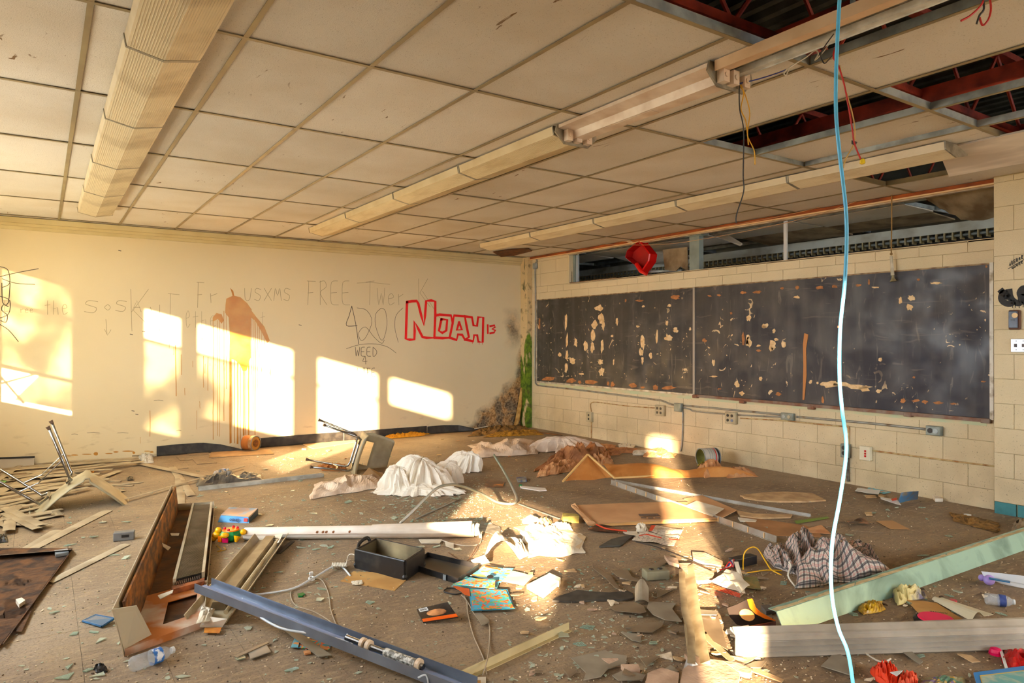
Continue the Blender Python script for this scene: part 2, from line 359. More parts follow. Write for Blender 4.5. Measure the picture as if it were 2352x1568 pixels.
panes = {'A': [('g', 0, 1, 1.02, 1.36), ('g', 0, 1, 1.40, 2.09), ('g', 0, 1, 2.13, 2.52)], 'B': [('g', 0, 1, ZS, 2.09)], 'C': [('g', .60, 1, ZS, 2.09), ('s', 0, 1, ZS, 1.28)],
         'D': [], 'E': [('g', .0, 1, ZS, 1.9), ('s', .0, 1, ZS, 2.09)], 'F': [('s', 0, 1, 1.36, 2.52), ('s', .62, 1, ZS, 1.12)], 'G': []}
for k, (a, b, nm) in enumerate(win):
    g = G().box((-1.13, a, ZS), (-1.08, a+.03, ZT)).box((-1.13, b-.03, ZS), (-1.08, b, ZT)).box((-1.13, a, ZS), (-1.08, b, ZS+.03)).box((-1.13, a, ZT-.03), (-1.08, b, ZT)).box((-1.13, a, ZM), (-1.08, b, ZM+.035))
    if nm == 'A': g.box((-1.12, a, 1.36), (-1.09, b, 1.40)).tube([(-1.1, 9.18, 1.12), (-1.1, 8.75, 1.36)], .012).tube([(-1.1, 9.18, 1.36), (-1.1, 8.85, 1.0)], .012)
    wn = ST('window_%d' % (k+1), g, M_wf)
    for kind, p, q, z0, z1 in panes[nm]:
        y0, y1 = a+(b-a)*p, a+(b-a)*q
        if kind == 'g':
            if nm == 'A' and z0 == 1.02: mk('pane', G().prism([(-1.1, 8.25, 1.02), (-1.1, 8.95, 1.02), (-1.1, 8.70, 1.36), (-1.1, 8.25, 1.36)], (-.004, 0, 0)), M_dg, parent=wn)
            else: mk('pane', G().box((-1.104, y0, z0), (-1.1, y1, z1)), M_dg, parent=wn)
        else: mk('cover_board', G().box((-1.09, y0, z0), (-1.075, y1, z1)), M_lw, parent=wn)
ST('wall_rear', G().box((-1.2, -3.6, -.2), (4.0, -3.4, 3.9)).box((6.6, -3.6, -.2), (X0+.2, -3.4, 3.9)).box((4.0, -3.6, -.2), (6.6, -3.4, .92)).box((4.0, -3.6, 2.52), (6.6, -3.4, 3.9)), M_lw)
ST('window_8', G().box((4.0, -3.55, .92), (4.04, -3.5, 2.52)).box((6.56, -3.55, .92), (6.6, -3.5, 2.52)).box((5.28, -3.55, .92), (5.32, -3.5, 2.52)).box((4.0, -3.55, .92), (6.6, -3.5, .95)).box((4.0, -3.55, 2.49), (6.6, -3.5, 2.52)), M_wf)  # unseen rear window, added to brighten the right side of the room
ST('ground_rear', G().box((-1.2, -40, -.75), (30, -3.6, -.6)), gd.m)
ST('ground', G().box((-40, -40, -.75), (-1.2, 50, -.6)), gd.m)
# ---- corridor seen through the clerestory
M_cw = mat('corridor_wall_paint', (150, 152, 140), (120, 122, 112), sc=2, rough=.85)
ST('wall_corridor', G().box((8.95, -3.4, -.2), (9.1, 14, 3.9)), M_cw)
M_cf = mat('corridor_floor', (110, 100, 88), rough=.9)
ST('wall_corridor_end', G().box((X0, D+.2, -.2), (X0+.2, 13.2, 3.9)).box((X0+.2, 13.0, -.2), (8.95, 13.2, 3.9)), M_cw)
ST('floor_corridor', G().box((X0+.2, -3.4, -.2), (8.95, 14, 0)), M_cf)
# ---- roof deck and red joists above the ceiling
M_deck = mat('roof_deck_metal', (84, 88, 84), (50, 52, 50), sc=4, rough=.8, metal=0, bump=.3, bsc=14)
prof = []; x = -1.2; g = G()
while x < 9.2:
    for dx, dz in ((0, 0), (.06, 0), (.085, .05), (.135, .05), (.16, 0)):
        prof.append((x+dx, 3.75+dz))
    x += .16
vs = [(a, -3.6, z) for a, z in prof]+[(a, 14, z) for a, z in prof]; n = len(prof)
g.add(vs, [(i, i+1, n+i+1, n+i) for i in range(n-1)])
ST('roof_deck', g, M_deck)
M_red = mat('red_oxide_steel', (190, 72, 50), (120, 42, 32), sc=5, rough=.65, bump=.2)
def truss(y, lab, z=3.12):
    t = T('roof_joist', lab, 'joist', (3, y, z), 'red bar joists above the missing ceiling')
    mk('bottom_chord', G().box((-1.1, y-.035, z), (9.0, y-.008, z+.05)).box((-1.1, y+.008, z), (9.0, y+.035, z+.05)), M_red, parent=t)
    mk('top_chord', G().box((-1.1, y-.04, z+.57), (9.0, y+.04, z+.62)), M_red, parent=t)
    x = -1.0; k = 0
    while x < 8.6:
        if x > 1: mk('web_bar', G().tube([(x, y, z+(.03 if k % 2 else .57)), (x+.45, y, z+(.57 if k % 2 else .03))], .014, 6), M_red, parent=t)
        x += .45; k += 1
    return t
for y, lab in ((.75, 'red steel bar joist nearest the top right corner above the missing tiles'), (2.45, 'red steel bar joist over the bare light fixture and the first open ceiling cells'),
               (4.15, 'red steel bar joist above the far edge of the open ceiling cells'), (5.85, 'dark red steel joist seen through the clerestory gap behind the metal post')): truss(y, lab)
def purlin(x, z, y0, y1, lab):
    t = T('roof_beam', lab, 'beam', (x, (y0+y1)/2, z))
    mk('beam_flange', G().box((x-.05, y0, z), (x+.05, y1, z+.012)), M_red, parent=t)
    mk('beam_web', G().box((x-.006, y0, z+.012), (x+.006, y1, z+.12)), M_red, parent=t)
purlin(3.42, 3.08, .0, 3.6, 'red steel beam above the bare light channel near the top edge')
purlin(4.98, 3.06, .4, 4.4, 'red steel beam behind the open ceiling cells at the right')
purlin(6.6, 3.1, .2, 9.4, 'dark red steel beam above the sagging ceiling next to the clerestory')
# ---- suspended ceiling
ct = NG('ceiling_tile_mineral', c=(222, 210, 194), rough=.9)
oi = ct.nt.nodes.new('ShaderNodeObjectInfo')
cb = ct.mix(ct.rng(ct.noise(1.2, 5), .4, .65), rgb(222, 218, 212), rgb(208, 200, 188))
cb = ct.mix(1.0, cb, ct.rng(oi.outputs['Random'], 0, 1, .86, 1.04), 'MULTIPLY')
pin = ct.rng(ct.noise(150, 2), .64, .7); cb = ct.mix(ct.math('MULTIPLY', pin, .45), cb, rgb(120, 106, 90))
scr = ct.math('MULTIPLY', ct.rng(ct.noise(7, 8, stretch=(3, .8, 1), dist=1), .66, .7), ct.rng(ct.noise(1.1, 2), .55, .62)); cb = ct.mix(scr, cb, rgb(110, 84, 56))
M_tile = ct.color(cb); ct.bump(ct.noise(160, 3), .25)
M_tee = mat('tee_painted', (146, 132, 100), (126, 112, 86), sc=3, rough=.5)
M_galv = mat('galvanised_steel', (168, 176, 178), (126, 132, 134), sc=7, rough=.45, metal=.35, bump=.1)
ceil = T('ceiling', None, None, (3, 3, CZ)); ceil['kind'] = 'structure'
sx = .6174; XL = [.165+sx*i for i in range(-2, 11)]; YL = [3.397+1.26*j for j in range(-6, 6)]
XL[0] = -1.0; xs = XL+[X0]; ysl = YL+[D]
missing = {(3, -2), (4, -2), (6, -2), (7, -2), (6, -1), (7, -1), (9, -1), (8, -2)}
RI = random.Random(5)
def tilebox(x0, y0, x1, y1, dz=0, tl=0):
    g = G(); c_ = .004
    g.add([(x0, y0, CZ+dz+.004), (x1, y0, CZ+dz+.004+tl), (x1, y1, CZ+dz+.004+tl), (x0, y1, CZ+dz+.004), (x0, y0, CZ+dz+.02), (x1, y0, CZ+dz+.02+tl), (x1, y1, CZ+dz+.02+tl), (x0, y1, CZ+dz+.02)],
          [(0,3,2,1),(4,5,6,7),(0,1,5,4),(1,2,6,5),(2,3,7,6),(3,0,4,7)]); return g
for i in range(len(xs)-1):
    for jj in range(len(ysl)-1):
        j = jj-6; a, b = xs[i], xs[i+1]; ii = i-2
        if (ii, j) in missing or b-a < .02: continue
        mk('ceiling_tile', tilebox(a+.006, ysl[jj]+.006, b-.006, ysl[jj+1]-.006, RI.random()*.003), M_tile, parent=ceil)
for i, x in enumerate(xs[1:-1]):
    open_ = (i-1) in (3, 7, 6)
    ya = 2.14 if abs(x-2.634) < .02 else -3.4
    mk('ceiling_tee', G().box((x-.0125, ya, CZ-.002), (x+.0125, D-.03, CZ+.001)).box((x-.0015, ya, CZ+.001), (x+.0015, D-.03, CZ+.042)), M_galv if False else M_tee, parent=ceil)
for y in YL:
    mk('cross_tee', G().box((-1, y-.0125, CZ-.0025), (X0, y+.0125, CZ+.0005)).box((-1, y-.0015, CZ), (X0, y+.0015, CZ+.04)), M_tee, parent=ceil)
# bare galvanised channel webs that show in the openings
for (x0, y0, x1, y1) in ((2.02, 2.137, 3.25, 2.137), (3.87, 2.137, 5.10, 2.137), (3.87, 3.397, 5.10, 3.397)):
    mk('tee_web', G().box((x0, y0-.006, CZ+.001), (x1, y0+.006, CZ+.05)), M_galv, parent=ceil)
for (x, y0, y1) in ((4.486, .9, 3.38), (5.10, .9, 3.38), (3.25, .9, 2.12)):
    mk('tee_web', G().box((x-.008, y0, CZ+.0015), (x+.008, y1, CZ+.045)), M_galv, parent=ceil)
# ================================================================== FIXED THINGS ON CEILING AND WALLS
M_lens = mat('yellowed_acrylic_lens', (214, 198, 164), (190, 168, 128), sc=3, rough=.35, lo=.45, hi=.75, stretch=(4, 1, 1))
M_lensl = mat('dusty_white_lens', (206, 194, 168), (150, 132, 104), sc=2.4, rough=.4, lo=.48, hi=.72)
M_enam = mat('white_enamel_metal', (232, 218, 204), (206, 184, 164), sc=6, rough=.35)
M_grey = mat('grey_cast_metal', (150, 144, 130), (110, 104, 94), sc=14, rough=.5, metal=.3)
LP = [(-.165, 0), (-.155, -.055), (.0, -.088), (.155, -.055), (.165, 0)]
def light(xc, y0, y1, lab, m, grp):
    t = T('ceiling_light', lab, 'light', (xc, (y0+y1)/2, CZ-.1), grp)
    g = G(); g.sweep((xc, y0+.012, CZ-.006), (xc, y1-.012, CZ-.006), [(-a, b) for a, b in LP]); mk('lens', g, m, parent=t)
    rg = G()
    for k in range(-13, 14): x_ = xc+k*.011; zz = CZ-.006-.088+abs(k*.011)*.213; rg.box((x_-.0012, y0+.015, zz-.002), (x_+.0012, y1-.015, zz+.002))
    mk('lens_ribs', rg, m, parent=t, kind='stuff')
    for y in (y0+.001, y1-.011): g2 = G(); g2.sweep((xc, y, CZ-.004), (xc, y+.010, CZ-.004), [(-a*1.03, b*1.05) for a, b in LP]); mk('end_plate', g2, M_grey, parent=t)
    mk('housing', G().box((xc-.10, y0+.01, CZ-.02), (xc+.10, y1-.01, CZ-.002)), M_enam, parent=t)
nth = ['touching the back wall', 'second from the back wall', 'third from the back wall', 'fourth from the back wall', 'fifth from the back wall', 'sixth, outside the top edge']
for k in range(5): light(.474, 8.69-1.26*(k+1), 8.69-1.26*k, 'dirty ribbed lens in the left row, '+nth[k], M_lensl, 'left row of ceiling lights')
for k in range(4): light(2.93, 8.69-1.26*(k+1), 8.69-1.26*k, 'yellowed lens in the middle row, '+nth[k], M_lens, 'middle row of ceiling lights')
n5 = nth[:4]+['fifth, beside the grey hanging board']
for k in range(5): light(5.41, 8.69-1.26*(k+1), 8.69-1.26*k, 'dull cream lens in the right row, '+n5[k], M_lens, 'right row of ceiling lights')
# bare fixtures of the middle row
t = T('bare_light_fixture', 'ceiling light without lens, pinkish white reflector pan between two socket ends', 'light', (2.93, 3.0, CZ-.1))
g = G(); g.sweep((2.93, 2.37, CZ-.004), (2.93, 3.63, CZ-.004), [(.15, 0), (.15, -.02), (.06, -.035), (.045, -.078), (-.045, -.078), (-.06, -.035), (-.15, -.02), (-.15, 0)][::-1]); mk('reflector_pan', g, M_enam, parent=t)
mk('ballast_cover', G().box((2.90, 2.9, CZ-.084), (2.96, 3.3, CZ-.078)), M_enam, parent=t)
def socket_end(y, par):
    g = G(); g.sweep((2.93, y-.006, CZ-.002), (2.93, y+.006, CZ-.002), [(-.16, 0), (-.175, -.05), (-.10, -.118), (.10, -.118), (.175, -.05), (.16, 0)]); mk('end_plate', g, M_grey, parent=par)
    for dx in (-.085, -.01, .075):
        s_ = mk('lamp_socket', G().box((2.93+dx-.022, y-.05, CZ-.105), (2.93+dx+.022, y-.004, CZ-.035)).tube([(2.93+dx, y-.056, CZ-.07), (2.93+dx, y-.03, CZ-.07)], .014, 10), M_enam, parent=par)
socket_end(3.62, t); socket_end(2.37, t)
t2 = T('bare_light_channel', 'stripped twin light channel running to the top right edge, cream and bright metal rails', 'light', (2.93, 1.2, CZ-.05))
mk('cream_rail', G().box((2.80, -.3, CZ-.045), (2.865, 2.355, CZ-.01)).box((2.794, -.3, CZ-.052), (2.80, 2.355, CZ)), mat('rail_cream', (226, 196, 164), (200, 168, 134), sc=4, rough=.45), parent=t2)
mk('metal_rail', G().box((2.945, -.3, CZ-.045), (2.985, 2.355, CZ-.015)).box((2.985, -.3, CZ-.05), (2.99, 2.355, CZ-.02)), mat('bright_rail', (236, 236, 230), (190, 190, 184), sc=9, rough=.3, metal=.2), parent=t2)
mk('channel_back', G().box((2.865, -.3, CZ-.014), (2.945, 2.355, CZ-.008)), M_grey, parent=t2)
mk('mounting_bracket', G().box((3.00, 1.62, CZ-.01), (3.016, 1.80, CZ+.09)).tube([(2.985, 1.72, CZ+.05), (3.0, 1.72, CZ+.05)], .022, 12), M_galv, parent=t2)
p = P(1900, 60, 2.98)
mk('hanger_rod', G().tube([(3.01, 1.68, CZ+.08), (3.01, 1.68, 3.7)], .012), M_galv, parent=t2); mk('hanger_rod', G().tube([(3.01, 1.76, CZ+.08), (3.01, 1.76, 3.7)], .012), M_galv, parent=t2)
mk('gas_pipe', G().tube([(2.2, 1.9, 3.08), (3.05, 1.70, 2.99)], .017), mat('black_pipe', (30, 28, 26), rough=.5), parent=t2)
# wires at the ceiling (hang from the fixtures)
def wire(name, pts, r, m, lab=None, cat='wire', smooth=True, n=6, par=None):
    g = G().tube(spline(pts, n), r, 6); return mk(name, g, m, parent=par, label=lab, cat=cat if lab else None, smooth=True)
def qd(pts, dp): return [Q(u, v, d_) for (u, v), d_ in zip(pts, dp if isinstance(dp, (list, tuple)) else [dp]*len(pts))]
M_wblk = mat('wire_black', (48, 44, 42), rough=.5); M_wyel = mat('wire_yellow', (214, 160, 40), rough=.5); M_wred = mat('wire_red', (176, 30, 26), rough=.45)
M_wwht = mat('wire_white', (222, 214, 196), rough=.5); M_wblu = mat('wire_blue', (48, 58, 130), rough=.5); M_wtan = mat('wire_tan', (186, 150, 80), rough=.5)
d0 = (V((2.93, 2.37, 2.75))-O).dot(Fv)
wire('black_wire', qd([(1698, 195), (1699, 250), (1708, 300), (1707, 400), (1708, 440), (1692, 492), (1691, 512)], d0), .0035, M_wblk, 'long black wire hanging from the socket end of the bare light')
wire('yellow_wire', qd([(1700, 195), (1708, 215), (1702, 250), (1712, 275), (1716, 300), (1719, 333)], d0), .003, M_wyel, 'short yellow wire hanging beside the long black wire')
wire('yellow_wire', qd([(1702, 195), (1713, 222), (1722, 260), (1717, 310), (1732, 345), (1734, 378)], d0), .003, M_wyel, 'longer yellow wire hanging right of the black wire')
wire('blue_wire', qd([(1697, 192), (1740, 182), (1785, 168), (1810, 158), (1812, 156)], d0), .0035, M_wblu, 'dark blue wire drooping from the socket end towards the open channel')
wire('white_wire', qd([(1812, 156), (1806, 172), (1801, 168), (1812, 156), (1850, 132), (1872, 116), (1879, 124), (1872, 138), (1890, 120), (1905, 100), (1920, 80)], d0-.15), .0035, M_wwht, 'knotted white wire looping up to the bare light channel')
d1 = (V((3.02, 1.75, 2.82))-O).dot(Fv)
wire('red_wire', qd([(1924, 75), (1921, 100), (1914, 130), (1925, 150), (1938, 190), (1948, 240), (1958, 300), (1962, 328), (1978, 368)], d1), .004, M_wred, 'red wire hanging from the light channel behind the blue cable')
nut = T('wire_nut', 'small yellow wire nut on the end of the red hanging wire', 'connector', Q(1981, 371, d1))
mk('cap', G().lathe([(.006, -.012), (.012, -.008), (.010, .010), (.004, .014)], frame(Q(1981, 371, d1), Rr, Fv), 12), mat('nut_yellow', (232, 200, 30), rough=.35), parent=nut)
mk('wing', G().box(tuple(Q(1981, 371, d1)-V((.013, .002, .006))), tuple(Q(1981, 371, d1)+V((.013, .002, .002)))), _m['nut_yellow'], parent=nut)
wire('tan_wire', qd([(1928, 150), (1940, 200), (1955, 250), (1963, 290), (1961, 330), (1944, 362), (1937, 385)], d1+.02), .003, M_wtan, 'thin tan wire hanging beside the red wire')
mk('tape_flag', G().prism(qd([(1956, 322), (1970, 326), (1964, 334), (1956, 330)], d1), V((.002, .002, 0))), M_wblk, label='black tape flag stuck on the red wire', cat='tape')
wire('grey_wire', qd([(1915, 78), (1892, 110), (1885, 128), (1893, 145), (1903, 138), (1912, 128)], d1-.05), .003, M_wblk, 'grey wire curl beside the hanging connector at the channel')
d2 = 2.0
for pts, m, lab in (([(2262, -12), (2255, 10), (2230, 35), (2207, 48)], M_wred, 'red wire end hanging at the top right, its brown tip pointing left'), ([(2257, -12), (2260, 20), (2250, 35), (2243, 55)], M_wblk, 'dark wire end hanging at the top right between two red ones'), ([(2272, -12), (2276, 20), (2270, 45), (2257, 58), (2250, 40)], M_wred, 'red wire loop hanging at the top right edge')):
    wire('wire_end', qd(pts, d2), .003, m, lab)
# the blue cable in the foreground
dd = [1.9, 1.95, 2.0, 2.0, 2.02, 2.02, 2.03, 2.03, 2.03, 2.03, 2.03, 2.03, 2.05, 2.05, 2.08]
pts = [(1930, -30), (1922, 120), (1920, 250), (1928, 350), (1944, 500), (1941, 640), (1930, 750), (1928, 860), (1934, 940), (1944, 1030), (1930, 1140), (1911, 1250), (1910, 1360), (1925, 1440), (1948, 1500), (1962, 1590)]
dd = [2.0]*len(pts)
t = T('hanging_cable', 'bright blue cable hanging down the full height of the room', 'cable', Q(1962, 1590, 2.0))
mb = NG('cable_blue', c=(84, 178, 226), rough=.35); mbz = mb.rng(mb.z, .95, .7); 
M_blue = mb.m
mk('sheath', G().tube(spline(qd(pts, dd), 6), .0052, 10), M_blue, parent=t, smooth=True)
mk('splice_mark', G().tube(qd([(1928, 748), (1928, 753)], 2.0), .0056, 10), mat('splice_brown', (120, 84, 70), rough=.5), parent=t)
# grey board hanging at the end of the right row
q = [P(2155, 345, 2.85), P(2180, 406, 2.74)]
ql = [q[0], q[1], q[1]+V((.02, -1.5, .01)), q[0]+V((.0, -1.5, .01))]
g = G().prism(ql, V((.004, 0, .014)))
mk('hanging_ceiling_board', g, mat('greyed_board', (226, 216, 204), (190, 178, 166), sc=2.5, rough=.85, stretch=(3, .6, 3)), label='large greyed board hanging tilted below the ceiling at the upper right edge', cat='ceiling panel')
# displaced tile lying in the open cell
g = G().grid(lambda a, b: V((4.62+.48*a, 2.16+1.24*b, CZ+.052+.035*math.sin(b*math.pi)*(1-a))), 6, 10, .015)
mk('displaced_ceiling_tile', g, M_tile, label='cream ceiling tile pushed up and warped in an open cell at the right', cat='ceiling tile')
for (u, v, w_, ln, lab) in ((1500, 522, .5, .7, 'ragged sagging ceiling scrap above the clerestory near the red chair shell'), ):
    pass
def ragtile(name, fn, lab, nu=14, nv=8, m=None, th=.012):
    return mk(name, G().grid(fn, nu, nv, th), m or M_tag, label=lab, cat='ceiling tile')
M_tag = mat('water_stained_tile', (150, 132, 104), (104, 84, 60), sc=4, rough=.95, bump=.4, bsc=60)
# sagging tile at the right end of the clerestory
a0 = X(2062, 428, 6.95); a1 = X(2297, 395, 6.95)
def f(a, b):
    p = a0.lerp(a1, a); sag = .34*math.sin(min(1, a*1.25)*math.pi*.62)*(b) ; jag = .03*noise.noise(V((a*12, 3, 0))) if b > .95 else 0
    return p+V((.40*b, 0, -sag*1.0+jag))
mk('sagging_ceiling_tile', G().grid(f, 18, 8, .014), M_tag, label='broken brown ceiling tile sagging into the clerestory at the right end', cat='ceiling tile')
e0 = [f(a/12, 1.0)+V((.0, 0, .004)) for a in range(13)]
# the angle along the clerestory head, wood backed
M_rust = mat('rusty_orange_steel', (176, 86, 24), (120, 56, 18), sc=3, rough=.7)
t = T('head_angle', 'rust orange steel angle with a bright lower lip above the clerestory', 'steel angle', (X0-.03, 6.0, CZ-.05))
mk('angle_web', G().box((X0-.045, 2.72, CZ-.035), (X0-.03, 9.75, CZ+.0)), M_rust, parent=t)
mk('angle_lip', G().box((X0-.055, 2.72, CZ-.048), (X0-.02, 9.75, CZ-.035)), mat('lip_cream', (236, 196, 140), rough=.4), parent=t)
ST('trim_5', G().box((X0-.02, 2.72, CZ-.06), (X0+.03, 8.66, CZ-.0)), mat('track_white', (200, 186, 160), (150, 130, 104), sc=4, rough=.5))
# strings
wire('clothesline_string', [X(1330, 560, X0-.06), X(1500, 562, X0-.07), X(1620, 548, X0-.07), X(1820, 508, X0-.06), X(1960, 465, X0-.06), X(2060, 428, X0-.05)], .003, mat('string_tan', (206, 160, 116), rough=.8), 'lower slack tan string across the clerestory', 'string')
wire('clothesline_string', [X(1330, 556, X0-.08), X(1480, 552, X0-.08), X(1620, 528, X0-.08), X(1800, 495, X0-.07), X(1920, 466, X0-.07), X(2050, 432, X0-.05)], .003, _m['string_tan'], 'upper tan string across the clerestory above the slack one', 'string')
wire('white_string', [X(2060, 430, X0-.05), X(2200, 408, X0-.05), X(2352, 383, X0-.2), X(2420, 370, X0-.3)], .002, M_wwht, 'thin white string running to the right edge above the pier', 'string')
# hanging pull cord with white handle
t = T('pull_cord', 'tan pull cord with a white handle and cup hanging before the blackboard', 'cord', X(2051, 648, X0-.06))
mk('cord', G().tube([X(2048, 432, X0-.06), X(2048, 520, X0-.06), X(2047, 585, X0-.06)], .007, 6), mat('rope_tan', (150, 118, 70), rough=.9, bump=.5, bsc=200), parent=t)
mk('knot', G().ball(X(2047, 583, X0-.06), .014, 8), _m['rope_tan'], parent=t)
mk('handle', G().tube([X(2047, 588, X0-.06), X(2050, 632, X0-.06)], [.013, .017], 8), mat('handle_ivory', (206, 196, 172), (160, 146, 116), sc=9, rough=.5), parent=t)
mk('cup', G().tube([X(2051, 632, X0-.06), X(2051, 639, X0-.06), X(2052, 646, X0-.06)], [.010, .014, .032], 10), mat('cup_brass', (150, 140, 104), rough=.45, metal=.3), parent=t)
# ---- clerestory posts
M_post = mat('post_grey_green', (134, 146, 140), (112, 124, 120), sc=4, rough=.5)
t = T('steel_post', 'grey green square steel post standing in the clerestory', 'post', (X0+.09, 6.14, 2.36))
mk('shaft', G().box((X0+.02, 6.055, 2.362), (X0+.10, 6.215, CZ-.07)), M_post, parent=t); mk('cap_plate', G().box((X0+.0, 6.0, CZ-.075), (X0+.12, 6.27, CZ-.062)), M_post, parent=t)
mk('window_mullion', G().box((X0+.04, 4.815, 2.362), (X0+.06, 4.855, CZ-.06)), mat('mullion_white', (206, 206, 204), rough=.4), label='thin white mullion bar standing in the clerestory', cat='mullion')
t = T('window_jamb', 'grey metal jamb frame at the left end of the clerestory', 'window frame', (X0+.1, 8.6, 2.362))
mk('jamb_outer', G().box((X0+.08, 8.61, 2.362), (X0+.12, 8.655, CZ-.06)), M_post, parent=t); mk('jamb_stop', G().box((X0+.10, 8.57, 2.362), (X0+.13, 8.61, CZ-.06)), mat('jamb_pale', (176, 184, 190), rough=.4), parent=t)
mk('wood_scrap', G().prism([(X0+.05, 8.95-.24, 2.363), (X0+.05, 8.90-.24, 2.363), (X0+.05, 8.90-.24, 2.55), (X0+.05, 8.925-.24, 2.60), (X0+.05, 8.95-.24, 2.56)], (.012, 0, 0)), mat('scrap_wood', (132, 88, 44), (96, 62, 30), sc=14, rough=.8, stretch=(1, 1, .2)), label='small pointed brown wood scrap standing on the clerestory sill', cat='wood scrap')
g = G().box((X0+.01, 7.6, 2.3625), (X0+.13, 9.0-.3, 2.374)); mk('sill_board', g, _m['scrap_wood'], label='thin brown board lying on the sill at the left end of the clerestory', cat='board')
# finned casing along the far side of the corridor
M_fin = mat('casing_grey', (210, 214, 208), (170, 166, 152), sc=3, rough=.6, lo=.45, hi=.7)
t = T('finned_heater', 'long grey finned heating casing running high along the corridor', 'heater', (8.7, 6, 2.55))
mk('casing', G().box((8.62, 2.0, 2.72), (8.9, 12.0, 2.81)).box((8.60, 2.0, 2.70), (8.64, 12.0, 2.74)), M_fin, parent=t)
mk('pipe', G().tube([(8.66, 2.0, 2.665), (8.66, 12.0, 2.665)], .016, 10), M_galv, parent=t)
mk('back_rail', G().box((8.72, 2.0, 2.60), (8.9, 12.0, 2.64)), M_dark, parent=t)
mf = mat('fin_tan', (200, 186, 150), (160, 146, 112), sc=4, rough=.7); me0 = None
for k in range(112):
    y = 2.1+k*.088
    if me0 is None: me0 = mk('fin', G().box((8.615, y-.007, 2.615), (8.70, y+.007, 2.715)), mf, parent=t)
    else:
        o = bpy.data.objects.new('fin', me0.data); COL.objects.link(o); o.parent = t; o.location = (0, k*.088, 0)
# corridor ceiling grid with leftover tiles
cg = T('ceiling_2', None, None, (8, 5, CZ)); cg['kind'] = 'structure'
for x in (7.32, 7.94, 8.56): mk('corridor_tee', G().box((x-.012, -2, CZ), (x+.012, 13, CZ+.004)).box((x-.01, -2, CZ), (x+.01, 13, CZ+.045)), M_galv, parent=cg)
for k in range(11): mk('corridor_cross_tee', G().box((7.07, -1.3+1.26*k-.012, CZ-.001), (8.95, -1.3+1.26*k+.012, CZ+.04)), M_galv, parent=cg)
rr = random.Random(3)
for k, (x, y, s_) in enumerate(((7.34, 6.3, .04), (7.34, 7.55, .01), (7.96, 5.0, .05), (7.96, 7.6, .09), (7.34, 8.8, .02), (7.96, 3.8, .03), (7.34, 5.02, .0), (7.34, 3.74, .01))):
    mk('corridor_ceiling_tile', G().grid(lambda a, b: V((x+.59*a, y+1.23*b, CZ+.006-s_*math.sin(b*3.14)*math.sin(a*3.14)-s_*a)), 6, 8, .012), M_tag if k % 3 == 2 else M_tile, parent=cg)
# leaning things in the clerestory
t = T('chair_shell', 'red plastic chair shell hanging diagonally in the clerestory', 'chair', X(1475, 628, X0-.02))
M_redp = mat('red_plastic', (214, 14, 10), rough=.35); M_redi = mat('red_plastic_inner', (176, 12, 10), (150, 10, 8), sc=5, rough=.5)
rim = [X(u, v, X0-.05) for u, v in ((1469, 552), (1494, 583), (1491, 600), (1472, 628), (1462, 612), (1442, 596), (1436, 590), (1440, 575), (1455, 562))]
c0 = sum(rim, V((0, 0, 0)))/len(rim); inn = [c0.lerp(p, .84)+V((.10, 0, 0)) for p in rim]; mid = [c0.lerp(p, .93)+V((-.01, 0, 0)) for p in rim]; n = len(rim)
g = G().add(rim+mid+inn+[p+V((.13, 0, 0)) for p in rim], [(i, (i+1) % n, n+(i+1) % n, n+i) for i in range(n)]+[(i, 3*n+i, 3*n+(i+1) % n, (i+1) % n) for i in range(n)]); mk('rim', g, M_redp, parent=t)
mk('seat_dish', G().add(mid+inn, [(i, (i+1) % n, n+(i+1) % n, n+i) for i in range(n)]+[tuple(range(n, 2*n))]), M_redi, parent=t)
mk('lower_lip', G().tube([X(1462, 606, X0-.06), X(1472, 622, X0-.07), X(1485, 630, X0-.06)], [.03, .03, .02], 8), M_redp, parent=t)
g = G().prism([X(1522, 573, 7.0), X(1578, 567, 7.0), X(1580, 622, 7.0), X(1563, 612, 7.0), X(1552, 622, 7.0), X(1527, 622, 7.0)], V((.014, 0, 0)))
mk('leaning_tile', g, M_tag, label='brown stained tile piece leaning on the sill left of the steel post', cat='ceiling tile')
g = G().prism([X(1620, 533, 7.6), X(1652, 530, 7.6), X(1705, 562, 7.4), X(1700, 565, 7.4)], V((0, .0, .02))); mk('fallen_strip', g, mat('strip_pale', (178, 170, 156), rough=.7), label='pale strip dangling in the corridor right of the steel post', cat='strip')
g = G().prism([X(1475, 622, X0+.05), X(1475, 627, X0+.05), X(1565, 622, X0+.16), X(1565, 619, X0+.16)], V((.02, 0, .006))); mk('thin_bar', g, M_galv, label='thin metal bar lying on the sill behind the red shell', cat='bar')
mk('metal_strap', G().prism([X(1418, 545, X0-.05), X(1428, 543, X0-.05), X(1458, 558, X0-.05), X(1452, 561, X0-.05)], V((.01, 0, 0))), M_lens, label='bent cream strap dangling above the red chair shell', cat='strap')
